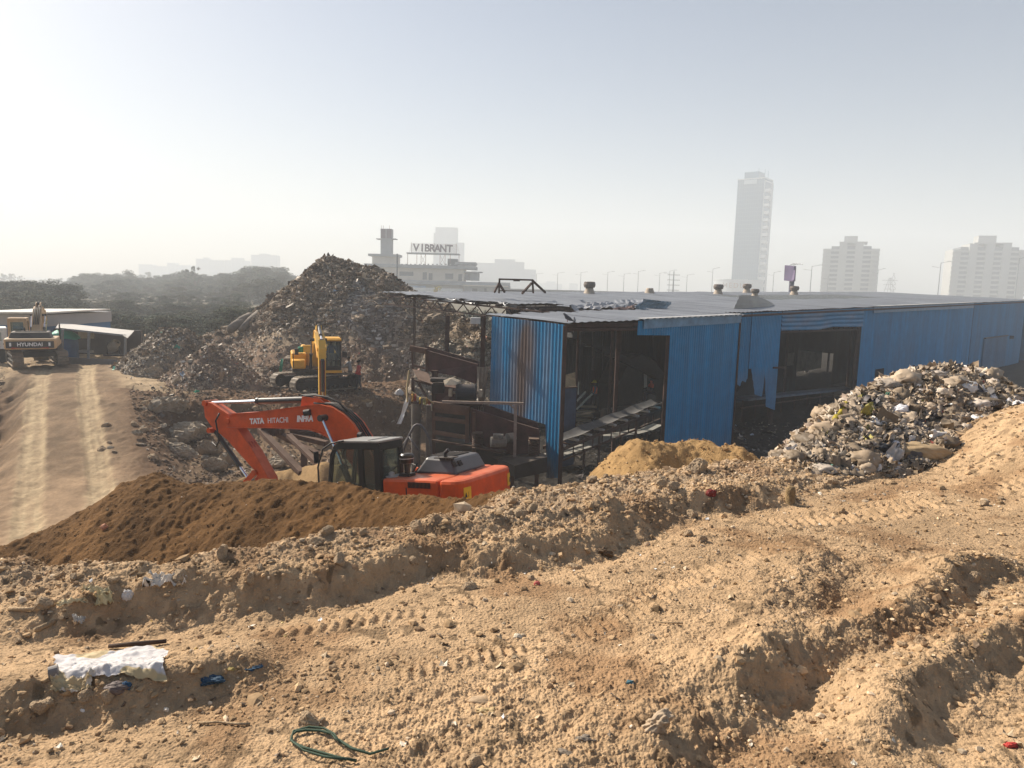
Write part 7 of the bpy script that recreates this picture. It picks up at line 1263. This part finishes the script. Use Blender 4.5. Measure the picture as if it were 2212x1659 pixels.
mb = MB(); mb.beam((-0.5, 0, 0), (-0.35, 0, 1.0), .08, .08); mb.beam((0.5, 0, 0), (0.35, 0, 1.0), .08, .08); mb.bb((-0.6, -0.3, 0), (0.6, 0.3, 0.12)); mb.obj('stand', darkm, mx_)
tn = thing('water_tank', 'blue tank under a bright teal tarpaulin behind the beige excavator', 'tank', tuple(P(134, 772, 50.5))); c = P(134, 745, 51); hh = c[2] - P(134, 772, 50.5)[2]
MB().lathe([(0.9, -0.2), (0.92, 1.2), (0.88, 1.45)], (0, 0.3, 0), 26).obj('tank_body', mat('tank_blue_plastic', (0.03, 0.11, 0.26), 0.5, 0.2, 2), tn, smooth=False); rows_ = []
for j in range(7):
    f = j / 6; rows_.append([( (0.05 + 1.02 * f) * math.cos(t), 0.3 + (0.05 + 1.02 * f) * math.sin(t), 1.95 - 0.62 * f ** 2 + 0.06 * math.sin(t * 5 + j)) for t in np.linspace(0, math.tau, 28, endpoint=False)])
mb = MB(); mb.grid(rows_, closed=True).obj('tarpaulin', mat('teal_tarp', (0.05, 0.42, 0.33), 0.6, 0.15, 3), tn, smooth=True)
trk = thing('lorry', 'white lorry cab cut off by the left edge of the picture beside the beige excavator', 'lorry', tuple(P(2, 783, 48)), (0, 0, R(36))); mb = MB()
mb.prism([(-2.2, 0.75), (0.45, 0.75), (0.45, 2.35), (-2.2, 2.35)], 0, 2.0); mb.obj('cab', whitem, trk, bevel=0.08); mb = MB(); mb.bb((-1.6, -0.012, 1.45), (0.12, 0.01, 2.05)); mb.obj('window', glassm, trk); mb = MB(); mb.bb((-1.4, -.01, 0.95), (-0.2, .0, 1.1)); mb.bb((0.2, -.01, 1.2), (0.4, 0, 1.3)); mb.obj('grille', darkm, trk)
for x in (-1.7, 0.1): mb = MB(); mb.cyl((x, -0.05, 0.45), (x, 0.35, 0.45), 0.48, n=22).obj('wheel', blackm, trk)
mb = MB(); mb.bb((0.6, 0.2, 0.5), (0.75, 1.8, 0.9)); mb.bb((0.47, 0.1, 1.7), (0.9, 0.3, 2.1)); mb.obj('mirror', darkm, trk)
# ================================================================ SMALL THINGS
def cloth(name, label, cat, u0, v0, u1, v1, col, amp=0.03, seed=1, zf=None, ragged=0.25, group=None, patch=None, rough=0.7, n=26, lift=0.015):
    """crumpled sheet lying on the ground between four view corners"""
    g = np.random.default_rng(seed); f = at_ground if zf is None else (lambda u, v: at_heap(u, v, zf)); cs = [f(u0, v1), f(u1, v1), f(u1, v0), f(u0, v0)]
    for c_, d_ in ((0, 3), (1, 2)):
        wd_ = np.linalg.norm(cs[1] - cs[0])
        if np.linalg.norm(cs[d_] - cs[c_]) > 1.05 * wd_: cs[d_] = cs[c_] + (cs[d_] - cs[c_]) * (0.7 * wd_ / np.linalg.norm(cs[d_] - cs[c_]))
    V = []; Cc = []
    for j in range(n):
        for i in range(n):
            a, b = i / (n - 1), j / (n - 1); r_ = ragged * float(fbm(np.array([(a + b) * 4.0 + seed]), np.array([(a - b) * 4.0]), 3, seed)[0]) ; aa_ = 0.5 + (a - 0.5) * (1 + r_); bb2 = 0.5 + (b - 0.5) * (1 + r_ * 1.3)
            p = (cs[0] * (1 - aa_) + cs[1] * aa_) * (1 - bb2) + (cs[3] * (1 - aa_) + cs[2] * aa_) * bb2; V.append(p); k = float(vn(np.array([a * 3.0 + seed]), np.array([b * 3.0]), 3)[()] if False else vn(a * 3.0 + seed, b * 3.0, 3)); c = np.array(col)
            if patch is not None and k > 0.80: c = np.array(patch)
            Cc.append(c)
    V = np.array(V); zz = (G if zf is None else zf)(V[:, 0], V[:, 1]); sz = np.linalg.norm(cs[1] - cs[0]); fr_ = 5 / sz
    w_ = np.abs(fbm(V[:, 0] * fr_, V[:, 1] * fr_ * 1.3, 4, seed)) + 0.5 * billow(V[:, 0] * fr_ * 2, V[:, 1] * fr_ * 2, 3, seed + 3); V[:, 2] = np.maximum(zz, zz.mean() - 0.02) + lift + amp * w_ * 2
    id_ = np.arange(n * n).reshape(n, n); q_ = np.stack([id_[:-1, :-1], id_[:-1, 1:], id_[1:, 1:], id_[1:, :-1]], -1).reshape(-1, 4)
    m_ = mat('cloth_surface', (0.5, 0.5, 0.5), 0.7, 0.05, 12, attr='Col', spec=0.35); o = link(name, fastmesh(name, V, q_, True, np.array(Cc)), m_); return tag(o, label, cat, group)
def at_heap(u, v, zf):
    d = ray(u, v); ts = np.linspace(3, 70, 3400); q_ = d[None] * ts[:, None] / d[1]; h = zf(q_[:, 0], q_[:, 1]); return q_[np.argmax(q_[:, 2] < h)]
def bag(name, label, cat, u, v, wpx, hpx, col, zf=None, seed=1, fold=0.18, sq=0.6, tilt=0.0, group=None, rz=0.0):
    p = at_ground(u, v) if zf is None else at_heap(u, v, zf); s = wpx / F * p[1] * 0.5; h = hpx / F * p[1] * 0.5; v0_, f0_ = ico(4); x, y, z = v0_.T
    dn_ = fbm(x * 1.6 + seed, y * 1.6 + z * 1.3, 4, seed) * fold * 1.6 + (billow(x * 3 + z * 2 + seed, y * 3 - z, 3, seed + 5) - 0.4) * fold; V = v0_ * (1 + dn_)[:, None] * np.array([s, s * sq, h]); c = math.cos(rz); s2 = math.sin(rz); t = math.cos(tilt); t2 = math.sin(tilt)
    V = np.stack([V[:, 0] * t - V[:, 2] * t2, V[:, 1], V[:, 0] * t2 + V[:, 2] * t], -1); V = np.stack([V[:, 0] * c - V[:, 1] * s2, V[:, 0] * s2 + V[:, 1] * c, V[:, 2]], -1) + p + np.array([0, 0, h * 0.4])
    o = link(name, fastmesh(name, V, f0_, True, np.repeat(np.array([col]), len(V), 0) * (1 + 0.25 * fbm(x * 3, y * 3 + z, 3, seed))[:, None]), mat('cloth_surface', (0, 0, 0))); return tag(o, label, cat, group)
W_ = (0.62, 0.60, 0.58)
cloth('plastic_sack', 'crumpled white woven sack with yellow patches lying flat on the near dirt', 'sack', 124, 1416, 356, 1486, (0.56, 0.53, 0.52), 0.011, 5, ragged=0.12, patch=(0.52, 0.40, 0.22), n=64)
cloth('plastic_bag', 'yellowish translucent bag tucked under the lower edge of the white sack', 'bag', 113, 1472, 200, 1505, (0.48, 0.36, 0.20), 0.02, 6, n=40, patch=(0.52, 0.46, 0.38))
bag('cloth_bundle', 'brown and blue cloth bundle half buried at the lower edge of the white sack', 'cloth bundle', 250, 1490, 58, 26, (0.13, 0.10, 0.09), seed=8); bag('blue_rag', 'dark blue rag knotted to the right end of the cloth bundle', 'rag', 272, 1486, 24, 20, (0.015, 0.07, 0.15), seed=9, fold=0.3)
bag('blue_cloth', 'dirty blue cloth half buried right of the white sack', 'cloth', 452, 1474, 56, 20, (0.025, 0.06, 0.10), seed=11, fold=0.4); bag('blue_cloth', 'smaller strip of blue cloth farther from the white sack', 'cloth', 546, 1442, 46, 10, (0.02, 0.06, 0.11), seed=12, fold=0.35); bag('yellow_film', 'torn yellow film between the two blue cloths', 'plastic film', 500, 1445, 34, 9, (0.48, 0.36, 0.12), seed=13, fold=0.4)
cloth('foam_sheet', 'cream foam scrap standing up on the left rim of the near track', 'foam', 208, 1293, 243, 1322, (0.66, 0.54, 0.30), 0.03, 14, ragged=0.5); cloth('foam_sheet', 'flat cream foam strip behind the upright cream scrap', 'foam', 182, 1282, 236, 1296, (0.62, 0.50, 0.29), 0.02, 15, ragged=0.6); cloth('foam_sheet', 'thin cream strip curling left of the upright cream scrap', 'foam', 125, 1312, 185, 1322, (0.62, 0.50, 0.29), 0.015, 16, ragged=0.7)
bag('white_wrapper', 'small bright white wrapper on the rim by the cream foam', 'wrapper', 276, 1290, 24, 26, W_, seed=17, fold=0.35); cloth('white_film', 'pale peaked film right of the white wrapper on the rim', 'plastic film', 320, 1262, 393, 1286, (0.70, 0.62, 0.52), 0.035, 18, ragged=0.6)
bag('white_wrapper', 'tiny pale plastic cup shard on the shaded bank under the white sack', 'wrapper', 179, 1538, 12, 12, (0.72, 0.70, 0.68), seed=19); cloth('white_film', 'whitish torn film on the bank left of the cream foam', 'plastic film', 160, 1340, 184, 1362, (0.55, 0.52, 0.47), 0.03, 20, ragged=0.7)
woodm = mat('dry_wood', (0.38, 0.27, 0.16), 0.85, 0.3, 12, 0.4)
def stick(label, pts, r_, m=woodm, name='stick', cat='stick', n=7, lift=0.02):
    q_ = [at_ground(u, v) + np.array([0, 0, lift]) for u, v in pts]; mb = MB(); mb.tube(q_, [r_ * (0.8 + 0.4 * random.random()) for _ in q_], n); return tag(mb.obj(name, m, smooth=True), label, cat)
stick('long pale lath on the left rim before the brown soil bank', [(20, 1322), (60, 1323), (90, 1321)], 0.014); stick('short thick stick on the shaded bank at the left', [(76, 1369), (100, 1358), (120, 1348)], 0.016); stick('dark plank end lying just above the white sack', [(235, 1403), (290, 1398), (360, 1392)], 0.012, mat('dark_wood', (0.09, 0.06, 0.045), 0.9, 0.3, 12))
stick('thin straight twig on the sandy track beside the tread marks', [(1422, 1351), (1450, 1352), (1475, 1353)], 0.005); stick('curved bare twig on the near track right of the white sack', [(430, 1570), (470, 1568), (510, 1572), (540, 1573)], 0.006)
strap = mat('green_strap', (0.05, 0.085, 0.055), 0.7, 0.3, 10); stick('looped green packing strap lying on the dirt at the bottom', [(840, 1628), (800, 1640), (760, 1628), (735, 1612), (724, 1606), (716, 1595), (690, 1589), (660, 1588), (640, 1591), (630, 1600), (632, 1614), (655, 1626), (690, 1636), (730, 1647), (770, 1655)], 0.006, strap, 'green_strap', 'strap', 6, 0.025)
stick('second turn of the looped green packing strap at the bottom', [(748, 1655), (700, 1648), (655, 1634), (628, 1612), (634, 1592), (668, 1583), (700, 1586), (722, 1598), (735, 1618)], 0.005, strap, 'green_strap', 'strap', 6, 0.03); a = at_ground(106, 1468); b = at_ground(127, 1462); mb = MB(); mb.cyl(a + np.array([0, 0, .03]), b + np.array([0, 0, .03]), 0.032, n=18); tag(mb.obj('pipe_stub', mat('grey_plastic_pipe', (0.22, 0.20, 0.19), 0.6, 0.2), smooth=False), 'short grey pipe stub left of the white sack', 'pipe')
p = at_ground(1706, 1086); mb = MB(); mb.lathe([(0.05, -0.1), (0.052, 0.12), (0.045, 0.165), (0.03, 0.18)], p, 9); tag(mb.obj('wood_stump', mat('stump_wood', (0.26, 0.175, 0.085), 0.85, 0.4, 25, 0.5), smooth=True), 'short upright wooden stump at the end of the long low bank', 'stump')
bag('crumpled_rag', 'large beige crumpled rag in the rut at the lower right', 'rag', 1418, 1572, 74, 44, (0.40, 0.30, 0.20), seed=31, fold=0.42, tilt=0.5); bag('crumpled_rag', 'grey rag half buried left of the large beige rag', 'rag', 1262, 1604, 48, 22, (0.22, 0.18, 0.14), seed=32, fold=0.4); bag('crumpled_rag', 'narrow dark strip of rag below the grey rag', 'rag', 1215, 1630, 50, 12, (0.20, 0.16, 0.12), seed=33, fold=0.35)
bag('flat_stone', 'flat ledge-like stone among yellowed scraps left of the beige rag', 'stone', 1040, 1518, 62, 20, (0.40, 0.28, 0.17), seed=34, fold=0.08); bag('yellow_film', 'yellowed film scraps below the flat ledge-like stone', 'plastic film', 1052, 1540, 50, 16, (0.50, 0.36, 0.18), seed=35, fold=0.4)
bag('red_wrapper', 'small red and white wrapper at the foot of the long low bank', 'wrapper', 1160, 1264, 16, 14, (0.5, 0.12, 0.1), seed=36); bag('red_rag', 'dark red rag crumpled on the rubble ridge', 'rag', 1536, 1070, 22, 18, (0.22, 0.03, 0.025), seed=37, fold=0.3); bag('teal_wrapper', 'tiny dark blue and white wrapper on the open sandy track', 'wrapper', 1361, 1476, 20, 10, (0.05, 0.14, 0.18), seed=38, fold=0.35); bag('red_wrapper', 'red cloth tip in the dirt at the bottom right corner', 'wrapper', 2185, 1612, 30, 14, (0.45, 0.05, 0.04), seed=39, fold=0.35)
bag('orange_scrap', 'orange plastic scrap on the left flank of the brown soil bank', 'scrap', 226, 984 + 158, 18, 14, (0.55, 0.25, 0.14), zf=duneZ, seed=40, fold=0.3); bag('straw_clump', 'dark tuft of roots on the lower rut edge', 'root tuft', 1305, 1200, 34, 22, (0.12, 0.075, 0.04), seed=41, fold=0.5)
bag('white_wrapper', 'white scrap of film on the sandy track, centre right', 'wrapper', 1118, 1377, 22, 12, (0.70, 0.62, 0.48), seed=42, fold=0.3)
# notable pieces on the near waste heap
bag('tan_sack', 'long dusty tan sack stretched along the foot of the near waste heap', 'sack', 1990, 985, 128, 42, (0.42, 0.30, 0.17), zf=pileZ, seed=51, fold=0.09, sq=0.5, tilt=-0.08)
bag('white_bag', 'large crumpled white bag in the middle of the near waste heap', 'bag', 1938, 893, 46, 24, (0.76, 0.73, 0.74), zf=pileZ, seed=52, fold=0.25, tilt=0.5); bag('white_bag', 'white bag standing just above the left end of the tan sack', 'bag', 1934, 970, 20, 28, (0.74, 0.73, 0.74), zf=pileZ, seed=53, fold=0.25); bag('black_bag', 'shiny black refuse bag left of the tan sack', 'bag', 1905, 972, 44, 22, (0.03, 0.032, 0.038), zf=pileZ, seed=54, fold=0.25)
cloth('white_film', 'wide white film draped over the right shoulder of the waste heap', 'plastic film', 2120, 842, 2206, 876, (0.66, 0.62, 0.60), 0.06, 55, zf=pileZ, ragged=0.4, n=44); bag('green_net', 'green netting on the crest of the near waste heap', 'net', 1915, 862, 16, 20, (0.03, 0.24, 0.16), zf=pileZ, seed=56, fold=0.4); bag('green_net', 'small green scrap right of the green netting', 'net', 1965, 878, 18, 9, (0.02, 0.28, 0.18), zf=pileZ, seed=57, fold=0.4)
bag('white_roll', 'pale rolled sheet slanting at the left toe of the waste heap', 'roll', 1707, 985, 46, 12, (0.60, 0.54, 0.50), zf=pileZ, seed=58, fold=0.06, tilt=0.75, sq=0.3); bag('tan_sheet', 'peaked tan paper at the left foot of the waste heap', 'paper', 1793, 988, 42, 24, (0.55, 0.38, 0.22), zf=pileZ, seed=59, fold=0.2); bag('red_bag', 'bright red scrap left of the black refuse bag', 'scrap', 1860, 975, 16, 12, (0.55, 0.05, 0.03), zf=pileZ, seed=60, fold=0.3)
def boxy(label, u, v, w_, h_, col, rz, zf=pileZ):
    p = at_heap(u, v, zf); s = w_ / F * p[1]; h = h_ / F * p[1]; mb = MB(); mb.box((0, 0, 0), (s, s * .7, h), Matrix.Rotation(rz, 3, 'Z') @ Matrix.Rotation(0.2, 3, 'X')); mb.box((0, 0, h * .5 + .002), (s * .96, s * .2, .004), Matrix.Rotation(rz, 3, 'Z') @ Matrix.Rotation(0.2, 3, 'X')); o = mb.obj('cardboard_box', mat('cardboard', col, 0.85, 0.15, 6)); o.location = p + np.array([0, 0, h * .3]); return tag(o, label, 'cardboard')
boxy('flattened cardboard box at the lower left of the waste heap', 1746, 1003, 28, 8, (0.48, 0.33, 0.19), 0.1); boxy('torn brown cardboard under the right part of the heap', 2080, 945, 30, 14, (0.42, 0.30, 0.17), -0.2)
mb = MB(); a, b = at_heap(1812, 913, pileZ), at_heap(1838, 908, pileZ); mb.cyl(a + np.array([0, 0, .06]), b + np.array([0, 0, .06]), 0.045, n=16); tag(mb.obj('cardboard_tube', mat('tube_card', (0.34, 0.26, 0.18), 0.8, 0.15)), 'brown cardboard tube on the left flank of the waste heap', 'tube')
mb = MB(); pts_ = [at_heap(u, v, pileZ) + np.array([0, 0, .05]) for u, v in ((1826, 880), (1820, 890), (1815, 900), (1806, 910), (1801, 921))]; mb.tube(pts_, [0.05, .04, .035, .05, .03], 7); tag(mb.obj('yellow_tape', mat('dirty_yellow', (0.36, 0.28, 0.03), 0.8, 0.3, 9), smooth=True), 'dirty yellow twisted tape hanging on the left flank of the waste heap', 'tape')
bag('ribbed_bag', 'blue-grey ribbed bag half buried at the foot of the heap', 'bag', 1816, 1006, 34, 16, (0.16, 0.18, 0.19), zf=pileZ, seed=61, fold=0.2); bag('teal_rag', 'small teal rag under the big folds of the waste heap', 'rag', 2061, 936, 14, 16, (0.10, 0.32, 0.34), zf=pileZ, seed=62, fold=0.35); bag('red_rag', 'reddish rag on the left flank of the waste heap', 'rag', 1805, 932, 18, 16, (0.30, 0.09, 0.07), zf=pileZ, seed=63, fold=0.35)
# pieces on the far mounds
def far_strip(label, pts, w_, col, nm, cat):
    mb = MB(); mb.grid([[P(u + k * w_, v, Y) + np.array([0, -.1 * math.sin(k * 9 + i), 0]) for k in (0, .33, .66, 1)] for i, (u, v, Y) in enumerate(pts)]); return tag(mb.obj(nm, mat(nm + '_surface', col, 0.7, 0.2, 3)), label, cat)
far_strip('green net hanging on the mound left of the yellow excavator', [(607, 775, 45), (605, 790, 44.6), (603, 806, 44.2)], 5, (0.02, 0.22, 0.15), 'green_net', 'net'); far_strip('long pale strip hanging down the brown mound above the pit', [(447, 815, 40.6), (446, 830, 40.3), (448, 845, 40), (449, 856, 39.8)], 5, (0.55, 0.55, 0.57), 'pale_strip', 'plastic strip')
p_ = at_ground(410, 838); bag('green_net', 'bright green net bunched on the pit edge below the brown mound', 'net', 398, 836, 30, 12, (0.02, 0.26, 0.15), seed=71, fold=0.4, tilt=-0.4); bag('green_net', 'smaller green bunch right of the bright green net', 'net', 425, 848, 14, 8, (0.02, 0.30, 0.18), seed=72, fold=0.4); bag('white_bag', 'white bag caught on the pit rim right of the yellow excavator', 'bag', 862, 853, 20, 18, (0.70, 0.68, 0.66), seed=73, fold=0.3)
logm = mat('pale_log', (0.17, 0.145, 0.12), 0.9, 0.25, 2, 0.3)
for k, (a, b, r_, lb) in enumerate((((497, 712, 55.5), (524, 694, 57), .34, 'grey pipe lowest of the three stacked on the left flank of the landfill'), ((505, 704, 56), (540, 682, 58), .3, 'middle pipe of the three stacked on the left flank of the landfill'), ((522, 712, 55), (558, 676, 58.5), .26, 'longest steepest pipe of the three stacked on the landfill flank'))): mb = MB(); mb.tube([P(*a), (P(*a) + P(*b)) / 2 + np.array([0, 0, .08]), P(*b)], r_, 12); tag(mb.obj('buried_pipe', logm, smooth=True), lb, 'pipe', 'pipes on the landfill flank')
# ================================================================ HAZE
HB = MB().bb((-2000, -40, -9.6), (2000, 1700, 152)); ho = HB.obj('haze', None); tag(ho, 'even pale smog lying over the whole site', 'haze', kind='stuff')
hm = bpy.data.materials.new('haze_air'); hm.use_nodes = True; n = hm.node_tree.nodes; n.remove(n['Principled BSDF']); pv = n.new('ShaderNodeVolumePrincipled'); pv.inputs['Density'].default_value = HAZE; pv.inputs['Color'].default_value = (0.90, 0.95, 1.0, 1); pv.inputs['Anisotropy'].default_value = 0.1; hm.node_tree.links.new(pv.outputs[0], n['Material Output'].inputs['Volume']); ho.data.materials.append(hm)
